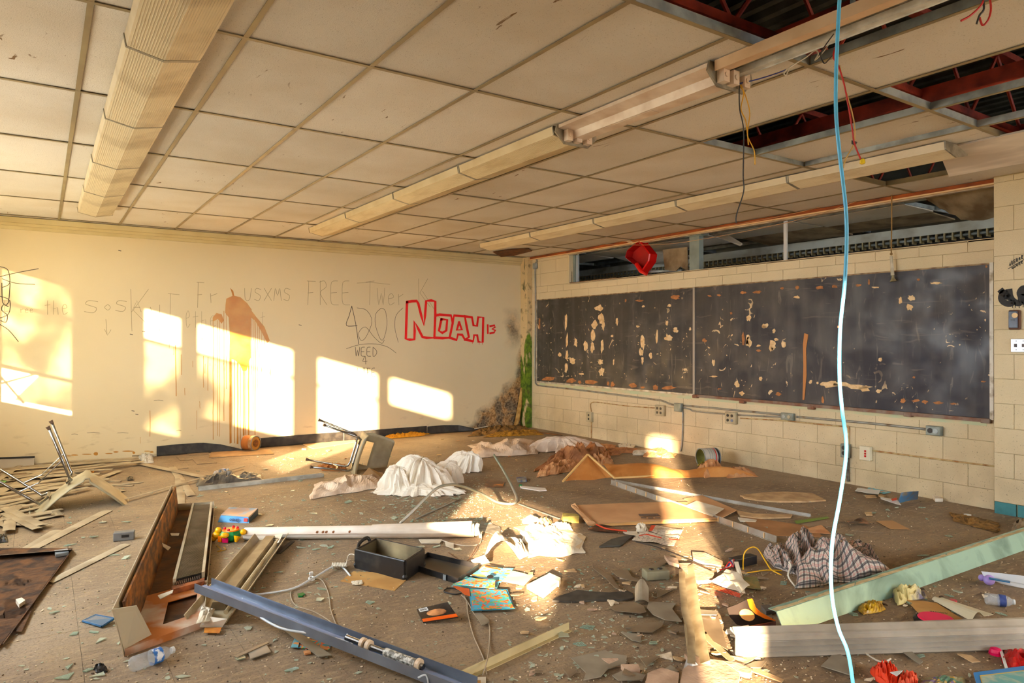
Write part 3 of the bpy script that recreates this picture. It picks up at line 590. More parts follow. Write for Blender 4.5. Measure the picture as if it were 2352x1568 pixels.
# ---- chalkboard
kb = NG('slate_board', c=(46, 46, 50), rough=.5)
kc = kb.mix(kb.rng(kb.y, 8.5, 3.2), rgb(54, 52, 48), rgb(48, 48, 58))
kc = kb.mix(kb.math('MULTIPLY', kb.rng(kb.noise(2.6, 7, dist=.7), .5, .72), .38), kc, rgb(104, 100, 96))
kc = kb.mix(kb.math('MULTIPLY', kb.rng(kb.noise(1.5, 5, stretch=(1, 5, .5)), .5, .7), .35), kc, rgb(92, 90, 88))
kc = kb.mix(kb.math('MULTIPLY', kb.rng(kb.noise(3, 9, stretch=(1, 5, .9), dist=1.4), .62, .70), .3), kc, rgb(140, 132, 118))
kc = kb.mix(kb.math('MULTIPLY', kb.rng(kb.noise(3.4, 9, stretch=(1, .6, 5), dist=1), .64, .70), .25), kc, rgb(136, 126, 112))
fl_ = kb.math('MULTIPLY', kb.rng(kb.noise(9, 8, dist=1.5), .655, .675), kb.rng(kb.noise(1.2, 3), .45, .55)); kc = kb.mix(fl_, kc, rgb(214, 188, 146))
M_slate = kb.color(kc); kb.put(kb.b.inputs['Roughness'], kb.rng(kb.noise(4, 5), .35, .65, .35, .7))
t = T('chalkboard', 'long black chalkboard with flaking surface on the block wall', 'chalkboard', (X0-.02, 6.1, .79))
mk('slate_panel', G().box((X0-.018, 6.105, .79), (X0, 9.49, 2.13)), M_slate, parent=t); mk('slate_panel', G().box((X0-.018, 2.76, .79), (X0, 6.095, 2.13)), M_slate, parent=t)
M_alu = mat('aluminium_trim', (206, 200, 184), (150, 140, 120), sc=10, rough=.4, metal=.2)
mk('divider_strip', G().box((X0-.03, 6.085, .76), (X0-.016, 6.115, 2.14)), mat('divider_grey', (160, 150, 138), rough=.4), parent=t)
mk('side_trim', G().box((X0-.034, 2.735, .78), (X0-.0, 2.765, 2.145)), mat('side_trim_white', (226, 222, 206), (160, 146, 118), sc=12, rough=.5, lo=.5, hi=.7), parent=t)
mk('side_trim', G().box((X0-.026, 9.485, .76), (X0-.0, 9.505, 2.14)), M_alu, parent=t, label='corroded left edge trim')
mk('top_trim', G().box((X0-.024, 2.74, 2.13), (X0, 9.5, 2.143)), mat('top_trim_rust', (176, 150, 108), (110, 80, 50), sc=12, rough=.6), parent=t)
M_ledge = mat('ledge_rusty', (134, 118, 104), (118, 72, 48), sc=8, rough=.6)
mk('chalk_ledge', G().box((X0-.045, 2.80, .755), (X0, 6.09, .788)), M_ledge, parent=t)
mk('ledge_remnant', G().box((X0-.022, 6.11, .765), (X0, 9.49, .79)), M_alu, parent=t)
mk('painted_band', G().box((X0-.003, 2.80, .72), (X0, 9.45, .765)), mat('pale_green_paint', (196, 204, 164), (216, 200, 158), sc=5, rough=.7), parent=t)
for u, v in ((1600, 908), (1708, 920), (1866, 933), (2088, 949), (2266, 963)):
    p = X(u, v); mk('ledge_bracket', G().box((X0-.05, p.y-.045, p.z-.03), (X0, p.y+.03, p.z+.012)), M_ledge, parent=t, bev=.006)
def blob(g, u, v, w_, h_, rng, x=X0-.0195, th=-.0012, nn=None, m=0):
    nn = nn or rng.randint(9, 15); pts = []
    for k in range(nn):
        a = 2*math.pi*k/nn; r = rng.uniform(.55, 1.1); pts.append(X(u+math.cos(a)*w_/2*r, v+math.sin(a)*h_/2*r, x))
    return g.prism(pts, V((th, 0, 0)), m)
rb = random.Random(21); cr = G(); br = G()
def Z(zx, zy, ox=1180, oy=520, s_=2.703): return ox+zx/s_, oy+zy/s_
for zx, zy, w_, h_ in ((325, 590, 16, 110), (330, 710, 18, 90), (330, 800, 20, 70), (325, 880, 22, 60), (365, 835, 40, 48), (285, 795, 22, 28), (530, 505, 55, 40), (545, 570, 40, 60), (500, 610, 40, 60), (495, 680, 30, 90), (490, 750, 26, 70), (556, 610, 20, 80), (550, 740, 26, 90), (540, 840, 32, 36), (545, 900, 38, 60), (445, 740, 30, 70), (385, 720, 26, 50), (640, 590, 18, 50), (800, 720, 28, 90), (790, 780, 30, 50), (800, 830, 16, 50), (890, 680, 18, 80), (950, 600, 20, 36), (965, 690, 56, 44), (1005, 645, 34, 36), (850, 800, 26, 36), (770, 620, 30, 14), (805, 495, 26, 16), (965, 490, 26, 22), (620, 840, 12, 40), (1095, 635, 14, 20), (610, 680, 20, 16), (1455, 710, 30, 70), (1610, 740, 40, 60), (1555, 620, 32, 30), (1385, 980, 34, 44), (1240, 930, 50, 12), (1240, 845, 20, 40), (1520, 740, 30, 14), (1630, 700, 30, 24), (1412, 1037, 22, 12), (420, 915, 40, 12), (1450, 575, 14, 24)):
    blob(cr, *Z(zx, zy), w_/2.703*1.05, h_/2.703*1.1, rb)
for zx, zy, w_, h_ in ((780, 460, 70, 14), (1005, 440, 60, 34), (695, 460, 12, 20), (215, 945, 100, 30), (355, 958, 70, 38), (410, 965, 26, 26), (480, 965, 90, 34), (615, 980, 30, 40), (585, 975, 16, 30), (740, 985, 50, 34), (800, 998, 44, 16), (880, 1000, 44, 34), (960, 1000, 100, 30), (1215, 430, 34, 14), (1275, 427, 32, 14), (1425, 410, 40, 20), (1505, 408, 44, 18), (1185, 708, 30, 28), (1350, 538, 18, 20), (1425, 700, 20, 90), (1520, 770, 32, 16), (160, 600, 12, 90), (1275, 1008, 30, 10), (1645, 1045, 30, 16)):
    blob(br, *Z(zx, zy), w_/2.703, h_/2.703, rb)
for u, v, w_, h_ in ((1903, 882, 46, 14), (1935, 882, 50, 9), (1970, 888, 60, 10), (1985, 892, 26, 14), (1862, 877, 8, 9), (1878, 879, 6, 6), (2018, 898, 14, 8), (1704, 903, 12, 9), (2094, 684, 20, 12), (2068, 690, 8, 14), (2089, 705, 16, 16), (2022, 825, 10, 8), (2150, 650, 26, 5), (2010, 660, 20, 4), (1800, 790, 12, 14), (1757, 748, 14, 12), (1774, 795, 16, 26), (1720, 730, 10, 14), (1719, 785, 14, 22), (1778, 760, 8, 10), (1830, 682, 16, 6), (1747, 870, 8, 9)): blob(cr, u, v, w_*1.15, h_*1.2, rb)
for u, v, w_, h_ in ((1788, 905, 14, 9), (1890, 918, 7, 16), (2074, 920, 14, 10), (2105, 920, 24, 6), (2125, 923, 14, 9), (2155, 925, 26, 7), (2190, 927, 16, 5), (2110, 642, 8, 6), (1883, 660, 20, 9), (1918, 658, 14, 8), (1996, 648, 5, 16), (1972, 655, 14, 6), (1831, 661, 10, 9), (1796, 662, 8, 6), (2099, 866, 6, 5), (2259, 876, 12, 4), (2266, 612, 5, 8), (1742, 670, 14, 7)): blob(br, u, v, w_*1.1, h_*1.1, rb)
mk('peeled_plaster_patches', cr, mat('peeled_cream', (238, 208, 160), (214, 176, 122), sc=20, rough=.85), parent=t, kind='stuff')
mk('peeled_brown_patches', br, mat('peeled_brown', (186, 126, 74), (150, 100, 62), sc=16, rough=.85), parent=t, kind='stuff')
mk('torn_wood_sliver', G().prism([X(u, v, X0-.02) for u, v in ((1848, 765), (1857, 768), (1852, 800), (1853, 860), (1848, 918), (1844, 918), (1846, 840), (1845, 790))], V((-.006, 0, 0))), mat('sliver', (188, 128, 74), rough=.8), parent=t)
# ---- conduits and boxes on the right wall
M_con = mat('conduit_steel', (150, 150, 142), (120, 96, 70), sc=9, rough=.4, metal=.4, lo=.5, hi=.7)
M_box = mat('box_galv', (142, 150, 142), (110, 114, 106), sc=9, rough=.45, metal=.3)
def conduit(lab, pts, r=.012, m=M_con, off=.014): return mk('wall_conduit', G().tube(spline([X(u, v, X0-off) for u, v in pts], 5), r, 8), m, label=lab, cat='conduit', smooth=True)
conduit('vertical conduit down the corner, bending under the chalkboard to a junction box', [(1226, 577), (1233, 600), (1229, 612), (1230, 700), (1229, 800), (1229, 868), (1232, 882), (1245, 886), (1310, 893), (1400, 904), (1500, 917), (1520, 920), (1540, 928), (1552, 930)])
conduit('upper straight conduit from the junction box to the square box', [(1570, 931), (1640, 937), (1700, 943), (1798, 952)])
conduit('lower conduit dipping from the junction box then running right', [(1570, 936), (1585, 940), (1600, 945), (1700, 953), (1798, 957)], .009)
conduit('conduit between the square box and the grey socket box', [(1830, 957), (1900, 963), (2000, 972), (2132, 986)])
conduit('vertical conduit dropping from the junction box to the floor', [(1568, 944), (1568, 980), (1566, 1020), (1563, 1036)], .010)
conduit('painted raceway under the chalkboard to the four way socket', [(1358, 945), (1359, 924), (1400, 927), (1440, 932), (1508, 937)], .007, mat('raceway_paint', (206, 184, 130), (160, 110, 60), sc=14, rough=.6))
conduit('raceway from the four way socket box towards the right, with rust specks', [(1700, 960), (1800, 966), (1900, 976), (1948, 980)], .007, _m['raceway_paint'])
conduit('raceway turning down to the tall grey socket', [(1940, 979), (1949, 980), (1949, 1000), (1948, 1020)], .008, _m['raceway_paint'])
conduit('low cream raceway from the red switch plate to the pier', [(2006, 1035), (2060, 1042), (2200, 1060), (2297, 1072)], .008, _m['raceway_paint'])
conduit('painted drop below the small socket', [(1358, 968), (1358, 1000), (1357, 1030)], .008, _m['raceway_paint'])
conduit('corroded conduit stub below the tall grey socket', [(1947, 1050), (1947, 1080), (1948, 1105)], .016, mat('corroded', (110, 104, 92), (70, 60, 50), sc=20, rough=.7))
def wbox(name, u, v, w_, h_, dep_, lab, m, holes=(), face=None, cat='socket'):
    p = X(u, v); q0 = X(u+w_/2, v); q1 = X(u, v+h_/2); hy = abs(q0.y-p.y); hz = abs(q1.z-p.z)
    t = T(name, lab, cat, (X0-dep_/2, p.y, p.z-hz))
    mk('box_body', G().box((X0-dep_, p.y-hy, p.z-hz), (X0, p.y+hy, p.z+hz)), m, parent=t, bev=.004)
    fp = mk('face_plate', G().box((X0-dep_-.004, p.y-hy*.93, p.z-hz*.93), (X0-dep_+.001, p.y+hy*.93, p.z+hz*.93)), face or m, parent=t, bev=.001)
    for a, b, r, mm_ in holes:
        c = V((X0-dep_-.005, p.y-hy*a, p.z+hz*b)); mk('outlet_face', G().tube([c+V((.003, 0, 0)), c-V((.003, 0, 0))], r, 12), mm_, parent=fp)
    return t, p, hy, hz
M_blk = mat('black_bakelite', (34, 32, 32), rough=.35); M_beige = mat('beige_metal', (190, 178, 146), (166, 150, 118), sc=8, rough=.5)
wbox('wall_socket', 1357, 957, 12, 22, .04, 'small two hole wall socket nearest the mossy corner', M_beige, ((0, .4, .017, M_blk), (0, -.4, .017, M_blk)))
wbox('wall_socket', 1520, 942, 20, 24, .05, 'four hole beige wall socket left of the junction box', M_beige, [(a, b, .017, M_blk) for a in (-.4, .4) for b in (-.4, .4)])
wbox('junction_box', 1562, 935, 16, 19, .05, 'grey green junction box where the conduits meet', M_box, (), cat='junction box')
wbox('wall_socket', 1683, 959, 24, 27, .05, 'four hole beige wall socket right of the vertical conduit', M_beige, [(-.4, .4, .017, M_blk), (.4, .4, .017, M_blk), (-.4, -.4, .017, M_blk), (.4, -.4, .017, mat('blue_outlet', (120, 130, 160), rough=.4))])
wbox('wall_socket', 1813, 956, 28, 16, .05, 'horizontal grey box with two round covers under the chalkboard', M_box, ((-.45, 0, .02, M_galv), (.4, 0, .02, M_beige)))
wbox('wall_socket', 2150, 988, 34, 21, .06, 'grey box with one round black outlet at the right conduit end', M_box, ((-.35, 0, .024, M_blk), (.35, 0, .024, M_galv)))
wbox('wall_socket', 1946, 1034, 19, 31, .05, 'tall dark grey socket partly behind the blue cable', M_box, ((-.1, .45, .022, M_blk), (-.1, -.35, .022, M_blk)))
t, p, hy, hz = wbox('switch_plate', 1992, 1040, 24, 32, .05, 'cream plate with three red switches low on the block wall', mat('switch_cream', (226, 218, 190), rough=.4), (), cat='switch')
for b in (.35, 0, -.35): mk('red_switch', G().box((X0-.062, p.y-hy*.05, p.z+hz*(b-.13)), (X0-.05, p.y+hy*.35*-1, p.z+hz*(b+.13))), mat('switch_red', (200, 30, 24), rough=.3), parent=t)
p = X(1232, 611); mk('junction_box', G().box((X0-.05, p.y-.05, p.z-.05), (X0, p.y+.05, p.z+.05)), M_galv, label='small rounded metal junction box high on the corner conduit', cat='junction box', bev=.018)
# corner: torn insulation sheet
pts = [(1206, 590), (1218, 585), (1222, 605), (1210, 612), (1220, 640), (1222, 662), (1213, 685), (1200, 662), (1206, 630), (1203, 612)]
cq = [B(u, v, .12) for u, v in pts]
mk('torn_facing', G().prism(cq, V((0, .006, 0))).jitter(.02), mat('facing_green', (150, 146, 104), (104, 104, 70), sc=9, rough=.7), label='torn greenish insulation facing hanging in the upper corner', cat='insulation')
cq = [B(u, v, .16) for u, v in ((1216, 592), (1224, 592), (1223, 640), (1218, 622))]; mk('torn_facing', G().prism(cq, V((0, .006, 0))).jitter(.02), _m['facing_green'], label='small strip of torn facing above the larger one in the corner', cat='insulation')
mk('ceiling_hole_edge', G().prism([P(u, v, CZ-.006) for u, v in ((1132, 578), (1172, 572), (1215, 570), (1222, 576), (1180, 586), (1150, 588))], V((0, 0, -.01))).jitter(.01), mat('wet_rot', (120, 70, 30), (60, 38, 22), sc=14, rough=.9), label='rotted brown ceiling edge in the upper corner beside the last light', cat='ceiling damage')
mk('peeling_plaster_roll', G().tube([B(1198, 890, .03), B(1194, 930, .05), B(1188, 965, .05), B(1182, 985, .06)], [.02, .035, .04, .03], 8), mat('peel_ochre', (206, 164, 92), (160, 120, 60), sc=12, rough=.8), label='curled strip of peeled plaster standing against the mouldy corner', cat='plaster')
# ---- pier items: switch plate, black tag, small writing
def XP(u, v, o=0): return X(u, v, XC-o)
t = T('thermostat', 'blue grey instrument box with brown rim and yellow badge on the pier', 'control box', XP(2331, 757))
def plate(name, u0, v0, u1, v1, o0, o1, m, par, bev=.004):
    a = XP(u0, v0); b = XP(u1, v1); return mk(name, G().box((XC-o1, b.y, b.z), (XC-o0, a.y, a.z)), m, parent=par, bev=bev)
plate('rim', 2319, 712, 2346, 757, 0, .03, mat('rust_brown', (96, 62, 44), rough=.6), t, .01); plate('cover', 2321, 715, 2342, 753, .03, .045, mat('blue_grey_plate', (96, 108, 128), (78, 86, 100), sc=16, rough=.4), t, .006)
c = XP(2331, 724, .046); mk('badge', G().tube([c, c-V((.004, 0, 0))], .022, 14), mat('badge_gold', (206, 160, 50), rough=.3), parent=t)
plate('slot', 2327, 733, 2335, 736, .045, .049, M_blk, t, 0)
t = T('switch_plate', 'steel two gang switch plate at the right edge below the instrument box', 'switch', XP(2340, 809))
plate('plate', 2322, 778, 2362, 809, 0, .008, mat('brushed_steel', (206, 206, 204), (170, 170, 170), sc=5, rough=.3, metal=.5), t)
plate('toggle', 2331, 789, 2336, 797, .008, .02, mat('toggle_brown', (70, 50, 44), rough=.4), t, 0); plate('toggle', 2349, 789, 2354, 797, .008, .02, _m['toggle_brown'], t, 0)
for u, v in ((2334, 783), (2334, 803), (2350, 783), (2350, 803)): c = XP(u, v, .009); mk('screw', G().tube([c, c-V((.003, 0, 0))], .004, 8), M_blk, parent=t)
# ---- graffiti (flat paint on the walls, children of the wall)
def BZ(zx, zy): return B(750+zx/2.8517, 500+zy/2.8517)
M_gred = mat('spray_red', (236, 14, 16), rough=.5); M_gpen = mat('pencil_grey', (158, 140, 106), rough=.7); M_gblk = mat('spray_black', (30, 28, 26), rough=.6); M_gmark = mat('marker_dark', (74, 64, 54), rough=.6)
gn = V((0, -1, 0)); g = G()
def sm(pts, n=3): return spline([V((x, y, 0)) for x, y in pts], n)
N_ = [[(527, 552), (560, 546), (590, 545), (601, 562), (620, 640), (638, 703), (645, 640), (652, 545), (685, 541), (712, 548), (712, 640), (706, 785), (655, 786), (628, 780), (600, 725), (574, 678), (577, 740), (575, 796), (545, 798), (519, 792), (522, 700), (527, 552)],
      [(714, 640), (740, 634), (815, 640), (826, 690), (806, 785), (760, 788), (706, 785)], [(752, 664), (790, 668), (784, 738), (758, 754), (736, 740), (752, 664)],
      [(826, 690), (835, 640), (905, 645), (915, 700), (932, 782), (905, 797), (888, 766), (860, 764), (852, 800), (806, 785)], [(868, 684), (886, 733), (853, 735), (868, 684)],
      [(905, 645), (952, 652), (962, 705), (985, 708), (993, 650), (1026, 652), (1022, 815), (994, 812), (986, 768), (966, 768), (960, 808), (905, 797)],
      [(1055, 702), (1056, 756)], [(1070, 710), (1100, 704), (1104, 716), (1084, 728), (1106, 738), (1096, 752), (1070, 756)]]
for k, s_ in enumerate(N_): g.ribbon([BZ(*p) for p in s_], .043 if k < 6 else .032, gn, th=.0016+k*.0002)
for zx, zy in ((955, 810), (1020, 815), (1000, 815)): g.ribbon([BZ(zx, zy), BZ(zx, zy+14)], .008, gn)
mk('red_graffiti', g, M_gred, parent=wb)
# stroke letters
SF = {'F': [[(0, 1), (.1, 0)], [(-.1, 0), (.9, .02)], [(0, .5), (.6, .48)]], 'R': [[(.1, 0), (.1, 1)], [(0, .05), (.6, 0), (.8, .25), (.1, .5), (.9, 1)]], 'E': [[(.8, 0), (.1, .05), (0, .5), (.1, .95), (.9, 1)], [(0, .5), (.7, .48)]],
      'T': [[(.5, 0), (.45, 1)], [(0, .05), (1, 0)]], 'W': [[(0, 0), (.2, 1), (.5, .3), (.75, 1), (1, 0)]], 'K': [[(.1, 0), (.15, 1)], [(.8, 0), (.2, .5), (1, 1)]], 'L': [[(0, 0), (0, 1), (.8, .95)]], 'I': [[(.2, 0), (.8, 0)], [(.5, 0), (.5, 1)], [(.2, 1), (.8, 1)]],
      'D': [[(.1, 0), (.1, 1), (.8, .8), (.9, .4), (.1, 0)]], 'O': [[(.5, 0), (.05, .4), (.3, .95), (.8, .8), (.9, .3), (.5, 0)]], 'S': [[(.9, .1), (.3, 0), (.1, .3), (.8, .6), (.6, 1), (0, .9)]], 'A': [[(0, 1), (.5, 0), (.9, 1)], [(.2, .6), (.8, .6)]],
      'X': [[(0, 0), (1, 1)], [(1, 0), (0, 1)]], 'M': [[(0, 1), (.2, 0), (.5, .6), (.8, 0), (1, 1)]], 'H': [[(0, 0), (.05, 1)], [(.9, 0), (.9, 1)], [(0, .5), (.9, .5)]], 'N': [[(0, 1), (.1, 0), (.8, 1), (.9, 0)]], 'U': [[(0, 0), (.1, .9), (.7, .9), (.9, 0)]],
      '4': [[(.6, 1), (.5, 0), (0, .65), (.9, .6)]], 'e': [[(.1, .6), (.8, .5), (.5, .25), (.1, .5), (.3, 1), (.9, .85)]], 'r': [[(.1, .3), (.15, 1)], [(.1, .5), (.7, .3)]], 't': [[(.5, 0), (.5, 1)], [(.1, .35), (.9, .3)]], 'h': [[(.1, 0), (.1, 1)], [(.1, .6), (.7, .5), (.8, 1)]],
      'w': [[(0, .3), (.2, 1), (.5, .5), (.7, 1), (.9, .3)]], 'P': [[(.1, 1), (.1, 0), (.8, .1), (.7, .5), (.1, .5)]], 'C': [[(.9, .1), (.2, .1), (.1, .8), (.9, .95)]], 'V': [[(0, 0), (.45, 1), (.9, 0)]], 'o': [[(.5, .4), (.1, .7), (.5, 1), (.8, .7), (.5, .4)]], 'u': [[(0, .4), (.2, 1), (.7, .9), (.8, .4)]], 'm': [[(0, 1), (.05, .4), (.4, .9), (.6, .4), (.9, 1)]], ' ': []}
def wtext(g, s_, u0, v0, u1, v1, w_, fn, nrm, dv=0):
    n = len(s_)
    for i, ch_ in enumerate(s_):
        for st in SF.get(ch_, []):
            g.ribbon([fn(u0+(u1-u0)*(i+.08+.75*a)/n, v0+(v1-v0)*b+dv*(i+a)/n) for a, b in (st if len(st) < 4 else [(p.x, p.y) for p in sm(st, 3)])], w_, nrm)
g = G()
for s_, u0, v0, u1, v1, w_ in (('FREE', 705, 645, 810, 700, .006), ('Tw', 838, 645, 890, 700, .006), ('er', 888, 665, 935, 700, .006), ('K', 955, 640, 995, 705, .006), ('F', 452, 648, 474, 706, .006), ('r', 478, 665, 512, 695, .006), ('USXMS', 560, 662, 672, 690, .006),
      ('F', 8, 690, 30, 740, .005), ('ree', 46, 706, 78, 718, .004), ('the', 100, 690, 160, 722, .005), ('S', 190, 690, 236, 718, .006), ('o', 236, 690, 262, 712, .005), ('S', 262, 690, 300, 715, .006), ('A', 300, 690, 332, 716, .005), ('K', 288, 664, 366, 760, .005), ('F', 386, 674, 420, 800, .005), ('h', 362, 700, 392, 770, .005), ('e', 425, 700, 440, 752, .004), ('the', 440, 715, 500, 752, .004), ('ead', 530, 720, 575, 755, .004), ('t', 596, 716, 612, 752, .004)):
    wtext(g, s_, u0, v0, u1, v1, w_, B, gn)
for pts in ([(243, 733), (246, 768)], [(240, 756), (247, 770), (255, 757)], [(345, 705), (372, 772)], [(820, 650), (850, 648), (895, 653)], [(970, 668), (1010, 730)]): g.ribbon([B(*p) for p in pts], .005, gn)
mk('pencil_graffiti', g, M_gpen, parent=wb)
g = G()
for pts, w_ in (([(165, 578), (148, 640), (130, 705), (200, 706)], .009), ([(165, 578), (190, 690), (210, 825)], .009), ([(200, 590), (262, 606), (297, 680), (255, 785), (222, 800), (212, 750), (255, 715), (310, 780), (360, 822), (378, 800)], .006), ([(357, 592), (322, 630), (320, 700), (350, 790), (375, 790), (395, 700), (385, 610), (357, 592)], .006), ([(500, 590), (455, 640), (447, 720), (470, 815)], .006), ([(130, 857), (220, 830), (320, 826), (400, 846), (455, 885)], .006)):
    g.ribbon([BZ(p.x, p.y) for p in sm(pts, 4)], w_, gn)
for s_, u0, v0, u1, v1 in (('WEED', 815, 797, 868, 818), ('4', 832, 818, 847, 836), ('LIFE', 820, 845, 864, 864)): wtext(g, s_, u0, v0, u1, v1, .007, B, gn)
for s_, u0, v0, u1, v1 in (('U', 2, 650, 30, 700), ('S', 0, 700, 25, 740)): wtext(g, s_, u0, v0, u1, v1, .009, B, gn)
for pts in ([(0, 635), (30, 628), (60, 622), (88, 617)], [(5, 640), (35, 650), (80, 653)], [(0, 612), (18, 620), (22, 650), (5, 660)], [(0, 680), (22, 690), (20, 720), (0, 730)], [(0, 745), (20, 758), (42, 784)]): g.ribbon([B(p.x, p.y) for p in sm(pts, 4)], .008, gn)
mk('marker_graffiti', g, M_gmark, parent=wb)
g = G(); xn = V((-1, 0, 0))
for pts, w_ in (([(2300, 668), (2308, 676), (2318, 684), (2310, 674), (2304, 672), (2300, 684), (2306, 694), (2320, 698), (2330, 690)], .05), ([(2318, 668), (2320, 680), (2328, 692), (2342, 696), (2346, 684), (2343, 672), (2350, 662), (2360, 665), (2352, 680), (2356, 694), (2368, 698)], .05)): g.ribbon([XP(p.x, p.y) for p in sm(pts, 4)], w_, xn)
for u, v in ((2326, 697), (2332, 697), (2341, 698), (2350, 696)): g.ribbon([XP(u, v), XP(u, v+9)], .006, xn)
for k, (a, b) in enumerate(((2318, 610), (2323, 607), (2328, 604), (2334, 601), (2340, 597), (2346, 594))): wtext(g, 'AUSHeR'[k], a, b-8, a+5, b, .006, XP, xn)
for k, (a, b) in enumerate(((2324, 617), (2329, 614), (2334, 611), (2340, 608), (2345, 605))): wtext(g, 'wuHER'[k], a, b-5, a+5, b, .006, XP, xn)
g.ribbon([XP(2316, 617), XP(2352, 596)], .005, xn)
mk('black_graffiti', g, M_gblk, parent=wc)
# ---- brown paint stain with drips
M_stain = mat('brown_paint_stain', (190, 122, 34), (206, 148, 62), sc=4, rough=.35, alpha=.9)
def BS(zx, zy): return B(zx/2.8, 500+zy/2.8)
g = G(); o_ = V((0, -.001, 0))
def poly(zs): pts = [BS(*p)+o_ for p in zs]; g.prism(pts, V((0, -.0008, 0)))
poly([(1480, 450), (1500, 470), (1506, 500), (1498, 512), (1490, 480)])
poly([(1455, 520), (1500, 500), (1545, 510), (1590, 550), (1618, 590), (1612, 720), (1612, 900), (1600, 925), (1585, 985), (1560, 985), (1540, 940), (1510, 915), (1480, 905), (1478, 760), (1470, 640), (1448, 610), (1450, 560)])
poly([(1612, 590), (1650, 640), (1700, 700), (1735, 790), (1718, 805), (1680, 730), (1640, 660), (1612, 640)])
poly([(1368, 640), (1392, 612), (1425, 620), (1440, 660), (1425, 680), (1400, 650), (1385, 660), (1368, 665)])
rs = random.Random(9)
for x, y0, y1, w_ in ((1370, 650, 1425, 2.2), (1398, 660, 1400, 1.6), (1412, 660, 1405, 1.6), (1440, 600, 1305, 2), (1455, 560, 1100, 1.6), (1478, 700, 1450, 3), (1484, 900, 1445, 6), (1508, 900, 1448, 2.6), (1528, 920, 1450, 5), (1545, 960, 1448, 3), (1568, 960, 1452, 6), (1580, 900, 1410, 3), (1598, 900, 1415, 5), (1615, 620, 1010, 2), (1628, 640, 1240, 2), (1640, 650, 1420, 3), (1655, 660, 1130, 1.6), (1668, 690, 900, 1.6), (1682, 720, 1060, 1.4), (1700, 740, 880, 1.4), (1128, 820, 1145, 2.6), (1118, 830, 880, 1.5), (1166, 880, 1010, 1.5), (1188, 1095, 1140, 1.4), (1308, 890, 1090, 1.6), (1318, 940, 1000, 1.4), (1336, 895, 1110, 1.8), (965, 1240, 1405, 1.8), (1240, 920, 960, 1.2), (1285, 1180, 1225, 1.2), (1265, 1240, 1360, 1), (902, 1410, 1450, 1), (1740, 900, 1105, 1.2)):
    n = max(3, int((y1-y0)/80)); pts = [BS(x+rs.uniform(-1.2, 1.2)+(6 if x == 1128 else 0)*(k/n), y0+(y1-y0)*k/n)+o_ for k in range(n+1)]; g.ribbon(pts, w_*.0036, gn)
for k in range(16):
    zx = 1340+rs.random()*420; zy = 700+rs.random()*300; g.ribbon([BS(zx, zy)+o_, BS(zx, zy+rs.uniform(8, 40))+o_], .003, gn)
for zx, zy, w_, h_ in ((617, 1517, 30, 22), (560, 1520, 80, 6), (480, 1525, 60, 8), (745, 1505, 40, 10), (820, 1500, 80, 8), (860, 1510, 20, 18), (945, 1500, 50, 6), (975, 1505, 30, 12), (700, 1515, 60, 8), (440, 1530, 40, 6)):
    pts = [BS(zx+math.cos(a*.7)*w_/2*rs.uniform(.7, 1.1), zy+math.sin(a*.7)*h_/2)+o_ for a in range(9)]; g.prism(pts, V((0, -.0008, 0)))
mk('brown_paint_stain', g, M_stain, parent=wb)
g = G()
for zx, zy in ((1300, 778), (925, 730), (1930, 688), (845, 748), (855, 1240), (880, 1262), (1215, 100+4), (770, 210)): g.ribbon([BS(zx-8, zy), BS(zx+8, zy+3)], .008, gn)
for zx, zy, ln in ((600, 1382, 80), (480, 1392, 40), (790, 1383, 70), (1150, 1368, 30), (1020, 1175, 60)): g.ribbon([BS(zx-ln/2, zy), BS(zx, zy-3), BS(zx+ln/2, zy+1)], .004, gn)
mk('wall_scuffs', g, M_gmark, parent=wb)
# ---- black cove base along the back wall
M_cove = mat('cove_base_black', (34, 32, 30), (58, 54, 48), sc=12, rough=.4)
def cove(name, pts, lab=None):   # pts: (x, ztop, ybulge)
    n = len(pts); vs = []
    for x, zt, yb in pts: vs += [V((x, D-.002-yb, zt)), V((x, D-.006-yb, zt)), V((x, D-.008-yb*1.1, .012)), V((x, D-.03-yb*1.2, .001)), V((x, D-.002-yb, .001))]
    g = G().add(vs, [(i*5+j, i*5+(j+1) % 5, (i+1)*5+(j+1) % 5, (i+1)*5+j) for i in range(n-1) for j in range(5)]+[(0, 1, 2, 3, 4)[::-1], tuple(range((n-1)*5, n*5))])
    return mk(name, g, M_cove, kind='structure')
cove('baseboard_back_1', [(1.21, .125, .01), (1.5, .135, .02), (1.75, .13, .04), (1.95, .10, .08), (2.12, .05, .12), (2.22, .02, .14)])
cove('baseboard_back_2', [(2.44, .13, 0), (3.0, .135, 0), (3.65, .135, 0)]); cove('baseboard_back_3', [(3.66, .13, 0), (4.4, .13, .0), (5.0, .13, 0)])
cove('baseboard_back_4', [(5.01, .12, 0), (5.3, .125, .01), (5.55, .11, .03), (5.8, .05, .08), (5.95, .01, .1)])
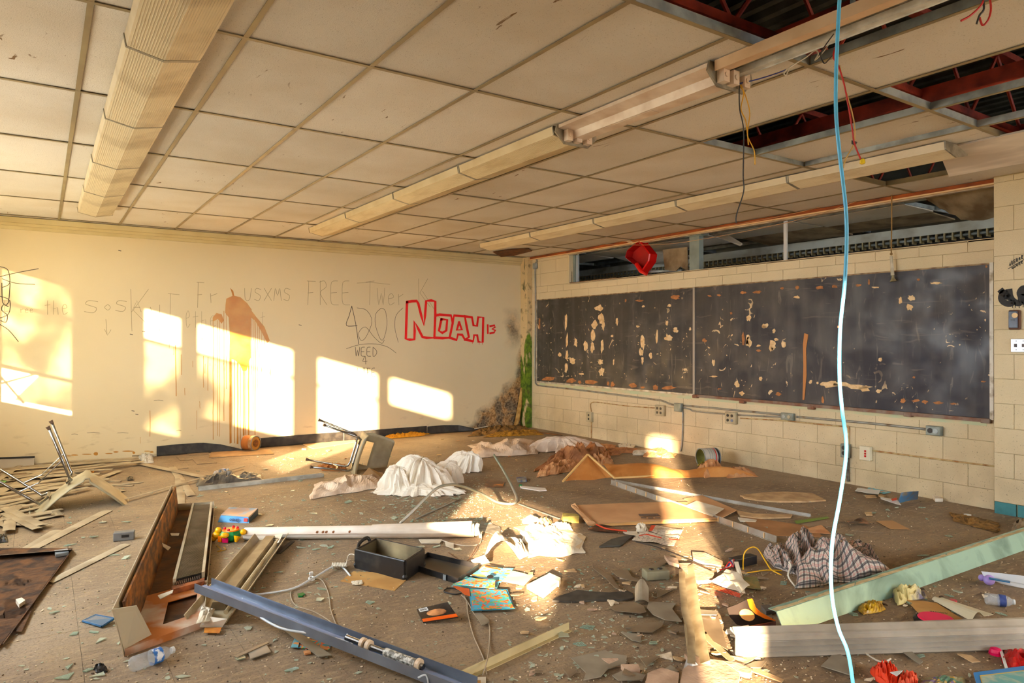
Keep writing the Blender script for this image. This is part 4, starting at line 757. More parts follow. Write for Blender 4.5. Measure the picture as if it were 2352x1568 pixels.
# ================================================================== THINGS ON THE FLOOR
def shell(vs, fs, th):
    vs = [V(p) for p in vs]; nm = [V((0, 0, 0)) for _ in vs]
    for f in fs:
        n = V((0, 0, 0))
        for i in range(len(f)): n += vs[f[i]].cross(vs[f[(i+1) % len(f)]])
        a, b, c = vs[f[0]], vs[f[1]], vs[f[2]]; n = (b-a).cross(c-a)
        for i in f: nm[i] += n
    nv = len(vs); out = vs+[p-(n.normalized() if n.length > 1e-12 else V((0, 0, 1)))*th for p, n in zip(vs, nm)]
    ed = {}
    for f in fs:
        for i in range(len(f)): e = (f[i], f[(i+1) % len(f)]); ed[e] = ed.get(e, 0)+1
    F2 = list(fs)+[tuple(i+nv for i in f)[::-1] for f in fs]
    for (a, b) in ed:
        if (b, a) not in ed: F2.append((b, a, a+nv, b+nv))
    return G().add(out, F2)
def sheet(name, q, m, lab, cat, z=.004, th=.0025, wob=.004, n=8, group=None, seed=0, bend=0, parent=None):
    """q: four picture corners (u,v[,z]) of a thin sheet, far-left, far-right, near-right, near-left"""
    c = [P(p[0], p[1], p[2] if len(p) > 2 else z) for p in q]; k = V((seed*3.7, seed, 0))
    def f(a, b):
        p = c[3].lerp(c[2], a).lerp(c[0].lerp(c[1], a), b)
        return p+V((0, 0, abs(noise.noise(p*5+k))*wob+bend*math.sin(a*math.pi)*1.0+.0005))
    return mk(name, G().grid(f, n, n, th), m, label=lab, cat=cat, group=group, parent=parent)
def slab(name, pts, m, lab=None, cat=None, z=.003, th=.006, group=None, tilt=None, parent=None, kind=None):
    q = [P(u, v, z) for u, v in pts]
    if tilt:   # raise points away from the line through the first two
        a, b = q[0], q[1]; d_ = (b-a).normalized(); q = [p+V((0, 0, tilt*((p-a)-(p-a).dot(d_)*d_).length)) for p in q]
    return mk(name, G().prism(q, V((0, 0, th))), m, label=lab, cat=cat, group=group, parent=parent, kind=kind)
def patch(name, q, hm, m, lab, cat, fr=5, seed=1, nu=26, nv=18, lat=.03, parent=None, pw=.5, base=.006, smooth=False, ridge=1.0, fold=None):
    c = [P(p[0], p[1], p[2] if len(p) > 2 else base) for p in q]; k = V((seed*7.3, seed*1.9, seed))
    def f(a, b):
        p = c[3].lerp(c[2], a).lerp(c[0].lerp(c[1], a), b); e = max(0, math.sin(math.pi*min(1, max(0, a))))**pw*max(0, math.sin(math.pi*b))**pw
        pq = V((a*fr*.9+b*1.6, b*fr*.30-a*.8, seed)); r = 1-abs(noise.noise(pq+k))*2.2*ridge; r2 = 1-abs(noise.noise(pq*2.1+k))*1.7
        h = hm*e*max(0.02, .55*r+.3*r2+.15); o = noise.noise_vector(p*fr*1.3+k)*lat
        q_ = p+V((o.x, o.y, h+.004*abs(noise.noise(p*14)))); q_.y = min(q_.y, D-.04+.01*b); q_.x = min(q_.x, X0-.03+.01*a); return q_
    return mk(name, G().grid(f, nu, nv, .003, uv=True), m, label=lab, cat=cat, parent=parent, smooth=smooth)
def bar(name, p, q, prof, m, lab, cat, parent=None, mid=None, group=None):
    return mk(name, G().sweep(p, q, prof, mid=mid), m, label=lab, cat=cat, parent=parent, group=group)
RP = lambda w_, h_: [(-w_/2, 0), (w_/2, 0), (w_/2, h_), (-w_/2, h_)]
LPf = lambda w_, h_, t_=.003: [(-w_/2, 0), (w_/2, 0), (w_/2, t_), (-w_/2+t_, t_), (-w_/2+t_, h_), (-w_/2, h_)]
UPf = lambda w_, h_, t_=.004: [(-w_/2, 0), (w_/2, 0), (w_/2, h_), (w_/2-t_, h_), (w_/2-t_, t_), (-w_/2+t_, t_), (-w_/2+t_, h_), (-w_/2, h_)]
# ---- chairs
M_chp = mat('chair_plastic_putty', (176, 166, 136), (138, 128, 102), sc=5, rough=.42, lo=.4, hi=.7); M_chr = mat('chrome_tube', (150, 150, 150), rough=.2, metal=1.0); M_gl = mat('glide_brown', (96, 74, 58), rough=.5)
def chair(M, lab, hole):
    t = T('school_chair', lab, 'chair', M @ V((0, 0, .4)))
    pr = [(.225, .40), (.215, .43), (.15, .436), (.0, .425), (-.12, .43), (-.18, .45), (-.215, .50), (-.235, .58), (-.25, .66), (-.262, .74), (-.27, .82), (-.262, .84)]
    pr = [(p.x, p.y) for p in spline([V((a, b, 0)) for a, b in pr], 2)]; nv = len(pr)-1; nu = 14; vs = []; fs = []
    for j, (y, z) in enumerate(pr):
        tt = j/nv; wd = .205+.02*math.sin(tt*math.pi)-(.035*max(0, (tt-.85)/.15)**2)-(.03*max(0, (.08-tt)/.08))
        if .4 < tt < .6: wd -= .03*math.sin((tt-.4)/.2*math.pi)
        for i in range(nu+1):
            a = (i/nu*2-1); vs.append(M @ V((a*wd, y+(.03*a*a if tt > .5 else 0), z+(.02*a*a if tt < .45 else 0))))
    for j in range(nv):
        for i in range(nu):
            if hole and .53 < (j+.5)/nv < .70 and abs(i+.5-nu/2) < 4.4: continue
            fs.append((j*(nu+1)+i, j*(nu+1)+i+1, (j+1)*(nu+1)+i+1, (j+1)*(nu+1)+i))
    mk('seat_shell', shell(vs, fs, .010), M_chp, parent=t, smooth=True)
    for s_ in (-1, 1):
        for y0, y1 in ((.15, .23), (-.11, -.24)):
            pts = [V((s_*.10, y0*.6, .41)), V((s_*.155, y0*.95, .405)), V((s_*.172, y0, .375)), V((s_*.21, y1, .012))]
            lg = mk('leg', G().tube([M @ p for p in [pts[0]]+spline(pts[1:3], 3)+[pts[3]]], .0115, 10), M_chr, parent=t, smooth=True)
            a, b = V((s_*.209, y1*.99, .02)), V((s_*.211, y1*1.01, -.006)); mk('glide', G().tube([M @ a, M @ ((a+b)/2), M @ b], [.013, .015, .018], 10), M_gl, parent=lg)
        mk('brace', G().tube([M @ V((s_*.183, .17, .25)), M @ V((s_*.175, .05, .28)), M @ V((s_*.183, -.15, .25))], .005, 6), M_chr, parent=t)
    mk('seat_bracket', G().tube([M @ V((-.10, .09, .41)), M @ V((.10, .09, .41))], .012, 8).tube([M @ V((-.10, -.066, .41)), M @ V((.10, -.066, .41))], .012, 8), M_chr, parent=t)
    return t
def MX(o, ax, ay, az, s_): return Matrix(((ax.x*s_, ay.x*s_, az.x*s_, o.x), (ax.y*s_, ay.y*s_, az.y*s_, o.y), (ax.z*s_, ay.z*s_, az.z*s_, o.z), (0, 0, 0, 1)))
pf, pt = P(66, 1176), P(272, 1160); vr = V((pf.x, pf.y, 0)).normalized(); vr = (vr*.95+V((math.sin(YAW), math.cos(YAW), 0))*.12).normalized(); e1 = V((vr.y, -vr.x, 0)); up = V((0, 0, 1)); e3 = up.cross(e1)
th = -math.radians(141.8); s_ = 1.17
ay = e1*math.cos(th)+up*math.sin(th); az = -e1*math.sin(th)+up*math.cos(th); ax = ay.cross(az)
M = MX(V((0, 0, 0)), ax, ay, az, s_); o = pf+e3*.12-(M @ V((0, .225, .40))); M = MX(o, ax, ay, az, s_); M.translation.z += .02
chair(M, 'overturned putty plastic school chair at the left edge, chrome legs in the air', False)
rt = V((math.cos(YAW), -math.sin(YAW), 0)); fw = V((math.sin(YAW), math.cos(YAW), 0))
rt2 = (rt*.93+fw*.36).normalized(); az = (rt2*.955-up*.295).normalized(); ax = (up*.955+rt2*.295).normalized(); ay = az.cross(ax)
M = MX(V((0, 0, 0)), ax, ay, az, 1.07); base = P(800, 1092); o = base+fw*.10-M @ V((-.205, 0, .43)); M = MX(o, ax, ay, az, 1.07); M.translation.z += .015
chair(M, 'putty school chair lying on its side near the back wall, oval hole in its back', True)
# ---- rusty heater casing
M_rst = mat('rust_brown_steel', (112, 66, 26), (58, 38, 22), sc=5, rough=.85, bump=.35, bsc=40, lo=.35, hi=.6); M_cas = mat('casing_beige', (186, 174, 146), (150, 120, 80), sc=3, rough=.6, lo=.5, hi=.75)
M_org = mat('rust_orange_plate', (176, 102, 40), (196, 184, 166), sc=3.4, rough=.7, lo=.42, hi=.6)
NL, NR, FR, FL_ = P(287, 1507), P(467, 1441), P(492, 1170), P(404, 1176)
t = T('heater_casing', 'rusty steel heater casing lying open on the floor, tall left side and dark fin core', 'heater casing', (NL+FR)/2)
hh = V((0, 0, .235)); lf = (NL-NR).normalized()*.035
g = G().prism([NL+V((0, 0, .003)), NR+V((0, 0, .003)), FR+V((0, 0, .003)), FL_+V((0, 0, .003))], V((0, 0, .012))); mk('back_panel', g, M_rst, parent=t)
g = G().prism([NL, NL+lf*1.6+hh, FL_+lf+hh, FL_], (NL-NR).normalized()*.004); mk('side_panel_outer', g, M_cas, parent=t)
ins = (NR-NL).normalized(); ax_ = (FL_-NL).normalized()
g = G().prism([NL+ax_*.12+ins*.012+V((0, 0, .012)), NL+ax_*.12+lf*1.2+ins*.010+hh*.93, FL_+lf*.7+ins*.012+hh*.93, FL_+ins*.012+V((0, 0, .012))], ins*.012); mk('side_liner', g, mat('liner_brown', (150, 88, 20), (78, 46, 18), sc=7, rough=.8, stretch=(1, 1, 3), bump=.3, bsc=30), parent=t)
g = G().prism([NL+V((0, 0, .012)), NL+lf*1.6+hh, NL+ax_*.02+ins*.05+hh*.9, NL+ax_*.06+ins*.12+V((0, 0, .03))], ax_*.005); mk('end_cheek', g, M_cas, parent=t)
# end plate with rectangular cutout (four strips round a hole)
def LQ(a, b, z): return NL.lerp(NR, a).lerp(FL_.lerp(FR, a), b)+V((0, 0, z))
for (a0_, a1_, b0, b1) in ((.02, 1, 0, .05), (.02, .42, .05, .17), (.86, 1, .05, .17), (.02, 1, .17, .24)): mk('end_plate', G().prism([LQ(a0_, b0, .03), LQ(a1_, b0, .03), LQ(a1_, b1, .035), LQ(a0_, b1, .035)], V((0, 0, .004))), M_org, parent=t)
mk('end_lip', G().prism([LQ(0, 0, 0), LQ(1, 0, 0), LQ(1, 0, .035), LQ(0, 0, .035)], ax_*-.004), M_org, parent=t)
mk('right_flange', G().prism([LQ(1, 0, .003), LQ(1, 1, .003), LQ(1, 1, .05), LQ(1, 0, .05)], ins*.004), M_cas, parent=t); mk('far_end_plate', G().prism([LQ(0, 1, .003), LQ(1, 1, .003), LQ(1, 1, .07), LQ(0, 1, .07)], ax_*.004), M_cas, parent=t)
for a in (.46, .93): mk('core_rail', G().prism([LQ(a-.025, .25, .05), LQ(a+.025, .25, .05), LQ(a+.025, .97, .05), LQ(a-.025, .97, .05)], V((0, 0, .035))), M_cas, parent=t)
mk('core_back', G().prism([LQ(.48, .25, .03), LQ(.91, .25, .03), LQ(.91, .97, .03), LQ(.48, .97, .03)], V((0, 0, .006))), M_blk, parent=t)
g = G()
for k in range(150):
    b = .262+.70*k/150; g.prism([LQ(.485, b, .038), LQ(.905, b, .038), LQ(.905, b+.0017, .038), LQ(.485, b+.0017, .038)], V((0, 0, .036)))
mk('fin_core', g, mat('fin_steel', (84, 80, 74), (40, 38, 34), sc=6, rough=.4, metal=.5), parent=t, kind='stuff')
g = G()
for k in range(13): a = .50+.4*k/13; g.prism([LQ(a, .225, .04), LQ(a+.016, .225, .04), LQ(a+.016, .25, .04), LQ(a, .25, .04)], V((0, 0, .03)))
mk('comb_teeth', g, M_rst, parent=t); mk('comb_bar', G().prism([LQ(.44, .205, .036), LQ(.96, .205, .036), LQ(.96, .228, .036), LQ(.44, .228, .036)], V((0, 0, .03))), mat('rust_bright', (160, 88, 40), (104, 56, 28), sc=20, rough=.8), parent=t)
M_paper = mat('scrap_paper_white', (226, 216, 196), (206, 192, 164), sc=4, rough=.8)
for pts, lab in (([(362, 1368), (398, 1355), (396, 1362), (368, 1376)], 'pale torn scrap lying in the heater casing beside the fin core'), ([(372, 1247), (392, 1257), (386, 1264), (375, 1256)], 'greenish glass piece on the liner inside the heater casing'), ([(391, 1225), (412, 1225), (410, 1230), (394, 1230)], 'small pale scrap near the far end of the heater casing')):
    slab('scrap', pts, M_paper, lab, 'scrap', z=.09, th=.003)
# ---- rusted tray at the left edge
t = T('rusted_tray', 'flat rusted metal tray with dirt crust cut by the left edge', 'tray', P(60, 1360))
M_cr = mat('dirt_crust', (104, 68, 36), (52, 36, 24), sc=9, rough=.95, bump=.9, bsc=24, lo=.35, hi=.62, dist=.8)
g = G().prism([P(u, v, .004) for u, v in ((-90, 1262), (166, 1262), (8, 1478), (-90, 1590))], V((0, 0, .012))); mk('pan', g, M_cr, parent=t)
mk('side_lip', G().prism([P(166, 1262, .0), P(8, 1478, .0), P(8, 1478, .026), P(166, 1262, .03)], V((-.006, .0, 0))), M_rst, parent=t)
mk('far_lip', G().prism([P(-90, 1282, .0), P(164, 1262, .0), P(164, 1262, .05), P(-90, 1282, .05)], V((0, .008, 0))), mat('lip_grey', (136, 124, 112), (104, 92, 80), sc=9, rough=.7), parent=t)
crust = lambda a, b: P(-60+a*175, 1300+b*120, .016)
mk('crust_mound', G().grid(lambda a, b: (lambda p: p+V((0, 0, .03*max(0, noise.noise(p*4)+.3)*math.sin(a*3.1)*math.sin(b*3.1))))(P(-60+a*180-b*70, 1300+b*150, .016)), 26, 20), M_cr, parent=t)
mk('grey_lug', G().prism([P(u, v, .02) for u, v in ((125, 1270), (155, 1266), (158, 1274), (128, 1280))], V((0, 0, .02))), M_galv, parent=t); mk('plaster_bit', G().prism([P(u, v, .02) for u, v in ((36, 1384), (50, 1380), (58, 1386), (44, 1396))], V((0, 0, .02))), M_paper, parent=t)
# ---- grey plastic box
c = P(284, 1242); t = T('plastic_box', 'small grey plastic box with a slot lying left of the heater casing', 'box', c)
ax = (P(305, 1238)-P(264, 1242)).normalized(); ay = V((-ax.y, ax.x, 0)); bd_ = mk('body', G().obox(c+ay*.035+V((0, 0, .031)), ax*.068, ay*.034, V((0, 0, .031))), mat('grey_abs', (118, 116, 112), (98, 96, 92), sc=10, rough=.6), parent=t, bev=.006)
mk('slot', G().obox(c-ay*.0+ax*.01+V((0, 0, .034)), ax*.024, ay*.001, V((0, 0, .009))), M_blk, parent=bd_)
# ---- blind slats
M_sl = mat('slat_cream', (176, 160, 132), (136, 120, 96), sc=4, rough=.6, var=.16, lo=.4, hi=.7)
SLP = [(-.043, .004), (-.02, .008), (0, .0095), (.02, .008), (.043, .004), (.043, .0065), (.02, .011), (0, .0125), (-.02, .011), (-.043, .0065)]
def slat(p, q, lab, z0=.0, z1=None, w_=1.0, group=None, name='blind_slat'):
    z1 = z0 if z1 is None else z1; a, b = P(*p, z0), P(*q, z1)
    return bar(name, a, b, [(x*w_, y) for x, y in SLP], M_sl, lab, 'blind slat', group=group)
slat((68, 1264), (246, 1174), 'cream blind slat lying diagonally left of the grey plastic box')
slat((110, 1340), (288, 1252), 'narrow cream slat crossing towards the heater casing from the rusted tray', w_=.8)
slat((-30, 1318), (130, 1220), 'dusty tan slat lying above the rusted tray at the left edge')
slat((412, 1176), (413, 1098), 'cream slat pointing straight away behind the heater casing', w_=1.05)
slat((440, 1140), (396, 1074), 'short cream slat crossing under the long diagonal one', w_=.9)
slat((316, 1064), (478, 1098), 'cream slat running right from the plastic bag at the back wall', z0=.012)
slat((272, 1152), (560, 1072), 'long thin slat running from the left chair towards the rusty can', w_=.35, z0=.02)
slat((210, 1106), (272, 1082), 'pale slat end right of the overturned chair legs', z0=.01)
slat((226, 1106), (278, 1106), 'short pale slat lying level behind the overturned chair', w_=.5); slat((220, 1118), (330, 1108), 'thin pale slat behind the chair shell tip', w_=.45)
slat((225, 1114), (306, 1116), 'thin short slat lying beside the chair shell', w_=.4); slat((236, 1118), (282, 1130), 'broad slat end behind the chair seat edge', w_=.8)
rs = random.Random(4); gl = 'cream blind slats heaped under the overturned chair'
pile = [((-30, 1064), (250, 1050)), ((-30, 1076), (280, 1058)), ((-30, 1104), (230, 1088)), ((-30, 1126), (250, 1100)), ((-30, 1138), (190, 1112)), ((-30, 1156), (110, 1140)), ((10, 1196), (140, 1170)), ((90, 1100), (215, 1080)), ((60, 1130), (236, 1108)), ((-30, 1086), (120, 1072)), ((-20, 1070), (318, 1052)), ((-20, 1080), (322, 1056)), ((-20, 1092), (300, 1062)), ((20, 1100), (330, 1060)), ((-20, 1110), (190, 1082)), ((-20, 1122), (210, 1092)), ((-30, 1130), (150, 1098)), ((-30, 1142), (160, 1108)),
        ((-30, 1150), (140, 1120)), ((-30, 1160), (150, 1128)), ((-30, 1172), (200, 1120)), ((-30, 1180), (120, 1150)), ((-20, 1190), (95, 1165)), ((-30, 1200), (120, 1178)), ((0, 1210), (130, 1184)), ((-20, 1150), (70, 1200)), ((20, 1170), (96, 1208)), ((10, 1180), (86, 1216)),
        ((-20, 1215), (50, 1160)), ((-30, 1098), (260, 1078)), ((-10, 1136), (90, 1085)), ((30, 1150), (20, 1220)), ((-30, 1120), (60, 1060)), ((60, 1088), (240, 1066)), ((-30, 1165), (70, 1142)), ((100, 1150), (135, 1186)), ((-20, 1204), (110, 1206))]
for k, (p, q) in enumerate(pile): slat(p, q, 'cream blind slat in the heap under the overturned chair', z0=.004+.0035*(k % 7), z1=.004+.003*((k*3) % 8)+rs.random()*.02, w_=rs.uniform(.7, 1.1), group=gl)
bar('wall_trim_length', P(-30, 1066, .02), P(325, 1046, .02), RP(.05, .012), M_sl, 'white painted trim length fallen along the foot of the back wall', 'trim')
t = T('framed_board', 'grey board with a thin black frame leaning at the wall at the left edge', 'board', B(30, 1060))
mk('board', G().prism([B(-40, 1054, .02), B(78, 1051, .02), B(78, 1075, .1), B(-40, 1080, .1)], V((0, .006, 0))), mat('board_grey', (170, 160, 144), rough=.8), parent=t); mk('black_edge', G().prism([B(-40, 1051, .02), B(80, 1047, .02), B(80, 1051, .02), B(-40, 1055, .02)], V((0, -.01, 0))), M_blk, parent=t)
mk('green_scrap', G().prism([P(u, v, .05) for u, v in ((-20, 1104), (16, 1104), (8, 1112), (-20, 1114))], V((0, 0, .003))), mat('leaf_green', (70, 130, 50), rough=.6), label='bright green scrap on the slat heap at the left edge', cat='scrap')
M_bag = mat('clear_bag', (230, 228, 222), rough=.25, alpha=.65)
patch('plastic_bag', [(316, 1044), (352, 1042), (354, 1062), (324, 1064)], .07, M_bag, 'small crumpled clear plastic bag at the back wall beside the slats', 'plastic bag', fr=22, nu=14, nv=12, lat=.012)
patch('yellow_leaf', [(190, 1080), (216, 1082), (214, 1088), (192, 1090)], .02, mat('leaf_orange', (206, 140, 36), rough=.6), 'orange yellow scrap curled among the slats', 'scrap', fr=20, nu=8, nv=6, lat=.005)
patch('black_scrap', [(290, 1096), (306, 1096), (308, 1102), (292, 1103)], .03, M_blk, 'small black crumpled scrap beyond the left chair', 'scrap', fr=30, nu=8, nv=6, lat=.01)
patch('black_scrap', [(-6, 1230), (16, 1230), (18, 1244), (-4, 1246)], .035, M_blk, 'black crumpled clump above the rusted tray', 'scrap', fr=30, nu=10, nv=8, lat=.012)
patch('black_scrap', [(215, 1530), (245, 1530), (247, 1541), (218, 1543)], .03, M_blk, 'black fuzzy clump left of the clear bottle', 'scrap', fr=34, nu=12, nv=8, lat=.014)
# ---- black shiny bag, grey channel, little bottle
patch('black_bag', [(450, 1098), (600, 1090), (604, 1104), (450, 1116)], .10, mat('black_plastic', (52, 50, 50), (90, 86, 80), sc=6, rough=.3), 'crumpled black plastic bag behind the grey channel strip', 'plastic bag', fr=5, nu=26, nv=10, lat=.02, seed=3)
bar('channel_strip', P(456, 1126), P(742, 1094), UPf(.05, .035), mat('channel_pale', (190, 188, 176), (150, 148, 136), sc=8, rough=.4, metal=.2), 'grey metal channel strip on the floor before the black bag', 'metal channel')
def bottle(name, p, q, r, lab, lm, capm, water=None):
    t = T(name, lab, 'bottle', p); d_ = (q-p); L_ = d_.length; Mx = frame(p+V((0, 0, r)), V((0, 0, 1)).cross(d_), V((0, 0, 1)).cross(V((0, 0, 1)).cross(d_)))
    z = d_.normalized(); x = V((-z.y, z.x, 0)).normalized(); y = z.cross(x); c = p+V((0, 0, r)); Mx = Matrix(((x.x, y.x, z.x, c.x), (x.y, y.y, z.y, c.y), (x.z, y.z, z.z, c.z), (0, 0, 0, 1)))
    pr = [(r*.75, 0), (r*.97, .01*L_/.2)]+[(r*(1-.05*(k % 2)), L_*(.08+.035*k)) for k in range(18)]+[(r*.8, L_*.80), (r*.42, L_*.90), (r*.38, L_*.93)]
    mk('body', G().lathe(pr, Mx, 20, capb=True, capt=True), mat('clear_pet', (225, 232, 234), rough=.06, alpha=.26, ior=1.3), parent=t, smooth=True)
    mk('label_band', G().lathe([(r*1.01, L_*.46), (r*1.02, L_*.5), (r*1.01, L_*.68)], Mx, 20, capb=False, capt=False), lm, parent=t, smooth=True); mk('cap', G().lathe([(r*.45, L_*.925), (r*.46, L_*.99), (r*.38, L_)], Mx, 14), capm, parent=t)
    return t
M_lb = NG('label_blue_white', c=(60, 120, 196), rough=.3); M_lbl = M_lb.color(M_lb.mix(M_lb.rng(M_lb.noise(38, 3), .45, .52), rgb(230, 236, 240), rgb(52, 112, 190)))
M_cw2 = mat('cap_white', (222, 224, 222), rough=.35)
bottle('water_bottle', P(300, 1545), P(400, 1508), .034, 'clear crushed drinking bottle with a blue and white label near the bottom left', M_lbl, M_cw2)
bottle('water_bottle', P(494, 1094), P(524, 1084), .03, 'little clear bottle with blue label behind the black plastic bag', M_lbl, M_cw2)
bottle('water_bottle', P(2262, 1387), P(2332, 1396), .032, 'small bottle with a dark blue label and white cap at the lower right', mat('label_navy', (34, 52, 110), (60, 80, 140), sc=30, rough=.3), M_cw2)
# ---- cans
def can(name, c, ax, r, L_, lab, mside, band, inner, spill=None):
    t = T(name, lab, 'can', c-V((0, 0, r))); z = V(ax).normalized(); x = V((-z.y, z.x, 0)).normalized(); y = z.cross(x)
    Mx = Matrix(((x.x, y.x, z.x, c.x), (x.y, y.y, z.y, c.y), (x.z, y.z, z.z, c.z), (0, 0, 0, 1)))
    mk('side', G().lathe([(r, 0), (r, L_)], Mx, 28, capb=True, capt=False), mside, parent=t, smooth=True)
    mk('inside', G().lathe([(r*.95, L_-.002), (r*.94, L_*.2)], Mx, 28, capb=False, capt=True), inner, parent=t, smooth=True)
    for z0 in (0.002, L_): mk('rim', G().lathe([(r*.93, z0-.003), (r*1.03, z0-.003), (r*1.03, z0+.005), (r*.93, z0+.005)], Mx, 28, capb=False, capt=False), M_galv, parent=t)
    for a, b, m in band: mk('band', G().lathe([(r*1.008, L_*a), (r*1.008, L_*b)], Mx, 28, capb=False, capt=False), m, parent=t, smooth=True)
    return t, Mx
c = P(570, 1035, 0); c.z = .10
t, Mx = can('paint_can', c+fw*.06-rt*.06, rt*.95-fw*.35, .098, .17, 'rust stained paint can lying against the back wall below the brown stain', mat('can_rusty', (176, 104, 44), (140, 80, 36), sc=8, rough=.5), ((.72, .98, mat('can_tin', (200, 180, 150), (150, 104, 60), sc=12, rough=.35, metal=.5)),), mat('can_gold', (190, 140, 60), rough=.4))
mk('lid_face', G().lathe([(.086, .162), (.086, .168)], Mx, 24), _m['can_gold'], parent=t); mk('dried_paint', G().lathe([(.045, .168), (.05, .174), (.03, .176)], Mx, 16), mat('dried_brown', (150, 92, 36), (100, 60, 26), sc=40, rough=.6), parent=t)
c = P(1640, 1072, 0); c.z = .10
t, Mx = can('paint_can', c+fw*.10+rt*.05, -rt*.9+fw*-.25, .108, .20, 'open white paint can lying on its side at the foot of the block wall', mat('can_white', (214, 210, 198), (190, 186, 172), sc=8, rough=.4), ((-.02, .16, M_blk), (.24, .30, mat('band_red', (200, 30, 30), rough=.4))), mat('can_inner_green', (150, 146, 70), (110, 104, 50), sc=9, rough=.4))
for k in range(3): mk('print_line', G().lathe([(.1092, .07+.03*k), (.1092, .078+.03*k)], Mx, 28, capb=False, capt=False), mat('can_print_grey', (150, 156, 150), rough=.5), parent=t)
patch('spilled_paint_skin', [(1600, 1054), (1624, 1052), (1622, 1068), (1602, 1070)], .05, mat('paint_olive', (190, 168, 60), (150, 130, 40), sc=14, rough=.35), 'hardened yellow green paint skin spilling from the open can', 'paint', fr=16, nu=14, nv=10, lat=.01)
# ---- the blue box, the toy
t = T('blue_box', 'flattened light blue toy box with upside down lettering left of centre', 'box', P(540, 1195))
M_sky = mat('box_sky_blue', (92, 172, 226), (70, 140, 200), sc=6, rough=.35); M_topp = mat('box_top_print', (86, 132, 160), (150, 128, 116), sc=9, rough=.35, lo=.45, hi=.55)
a_, b_, c_, d_ = P(500, 1199), P(572, 1201), P(592, 1182), P(526, 1180)
h_ = V((0, 0, .045)); mk('box_front', G().prism([a_, b_, b_+h_+V((0, .02, 0)), a_+h_*.9+V((.03, .04, 0))], (d_-a_).normalized()*.003), M_sky, parent=t)
mk('box_top', G().grid(lambda a, b: (a_+V((.03, .04, 0))).lerp(b_+V((0, .02, 0)), a).lerp(d_.lerp(c_, a), b)+V((0, 0, .045-.012*math.sin(a*3.1)*math.sin(b*3.1)+.012*b)), 8, 6, .003), M_topp, parent=t)
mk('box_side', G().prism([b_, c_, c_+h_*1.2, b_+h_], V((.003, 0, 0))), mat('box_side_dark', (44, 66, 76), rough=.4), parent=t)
fa = (b_-a_).normalized(); fu = (h_+V((0, .02, 0))).normalized()
text('box_lettering', 'dinoo', .036, frame(a_.lerp(b_, .55)+V((-.003, -.004, 0))-fw*.004+h_*.5, -fa, -fu), mat('ink_navy', (24, 40, 84), rough=.5), t, .001)
mk('red_badge', G().prism([a_.lerp(b_, .84)+h_*.28-fw*.006, a_.lerp(b_, .96)+h_*.28-fw*.006, a_.lerp(b_, .96)+h_*.85-fw*.002, a_.lerp(b_, .84)+h_*.85-fw*.002], fw*-.002), mat('badge_red', (214, 74, 66), rough=.4), parent=t)
t = T('toy_turtle', 'green and yellow plastic toy turtle with red knobs beside the heater casing', 'toy', P(524, 1248))
c = P(524, 1246)+fw*.05; M_tg = mat('toy_green', (20, 128, 64), rough=.25); M_ty = mat('toy_yellow', (244, 176, 10), rough=.25); M_tr = mat('toy_red', (206, 24, 40), rough=.25); M_to = mat('toy_orange', (240, 120, 10), rough=.25)
def tp(u, v, dz=0): q = Q(u, v, (c-O).dot(Fv)+dz); q.z = max(q.z, .01); return q
sb_ = mk('shell_body', G().lathe([(.055, 0), (.075, .02), (.078, .05), (.062, .072)], Matrix.Translation(V((c.x, c.y, .006))), 8), M_tg, parent=t, bev=.004)
mk('shell_top', G().lathe([(.06, .0), (.056, .008)], Matrix.Translation(V((c.x, c.y, .078))), 16), M_to, parent=t)
for x, y in ((-.045, 0), (.04, .02), (0, .045), (0, -.045)): mk('knob', G().ball(c+rt*x+fw*y+V((0, 0, .09)), .011, 10), M_tr, parent=sb_)
mk('head', G().ball(c-rt*.098-fw*.01+V((0, 0, .045)), (.034, .034, .028), 14).ball(c-rt*.088-fw*.01+V((0, 0, .078)), .024, 12).ball(c-rt*.118-fw*.018+V((0, 0, .022)), .022, 12), M_ty, parent=t, smooth=True)
mk('foot', G().ball(c-fw*.085-rt*.01+V((0, 0, .062)), (.030, .02, .020), 14), M_ty, parent=t, smooth=True); mk('foot', G().ball(c+rt*.098-fw*.02+V((0, 0, .070)), .022, 12), M_ty, parent=t, smooth=True)
mk('foot', G().tube([c+rt*.07-fw*.06+V((0, 0, .05)), c+rt*.065-fw*.075+V((0, 0, .012))], [.026, .008], 10), M_ty, parent=t); mk('magenta_patch', G().obox(c-fw*.074-rt*.012+V((0, 0, .024)), rt*.022, fw*.004, V((0, 0, .018))), mat('toy_magenta', (206, 20, 90), rough=.3), parent=t, bev=.003)
mk('orange_patch', G().obox(c-fw*.06-rt*.055+V((0, 0, .03)), rt*.013, fw*.006, V((0, 0, .02))), M_to, parent=t)
wire('toy_string', [P(498, 1252, .006), P(508, 1262, .006), P(500, 1266, .006), P(518, 1262, .006), P(514, 1256, .01)], .003, mat('string_ochre', (176, 134, 40), rough=.8), 'ochre string loop hanging from the toy turtle onto the floor', 'string')
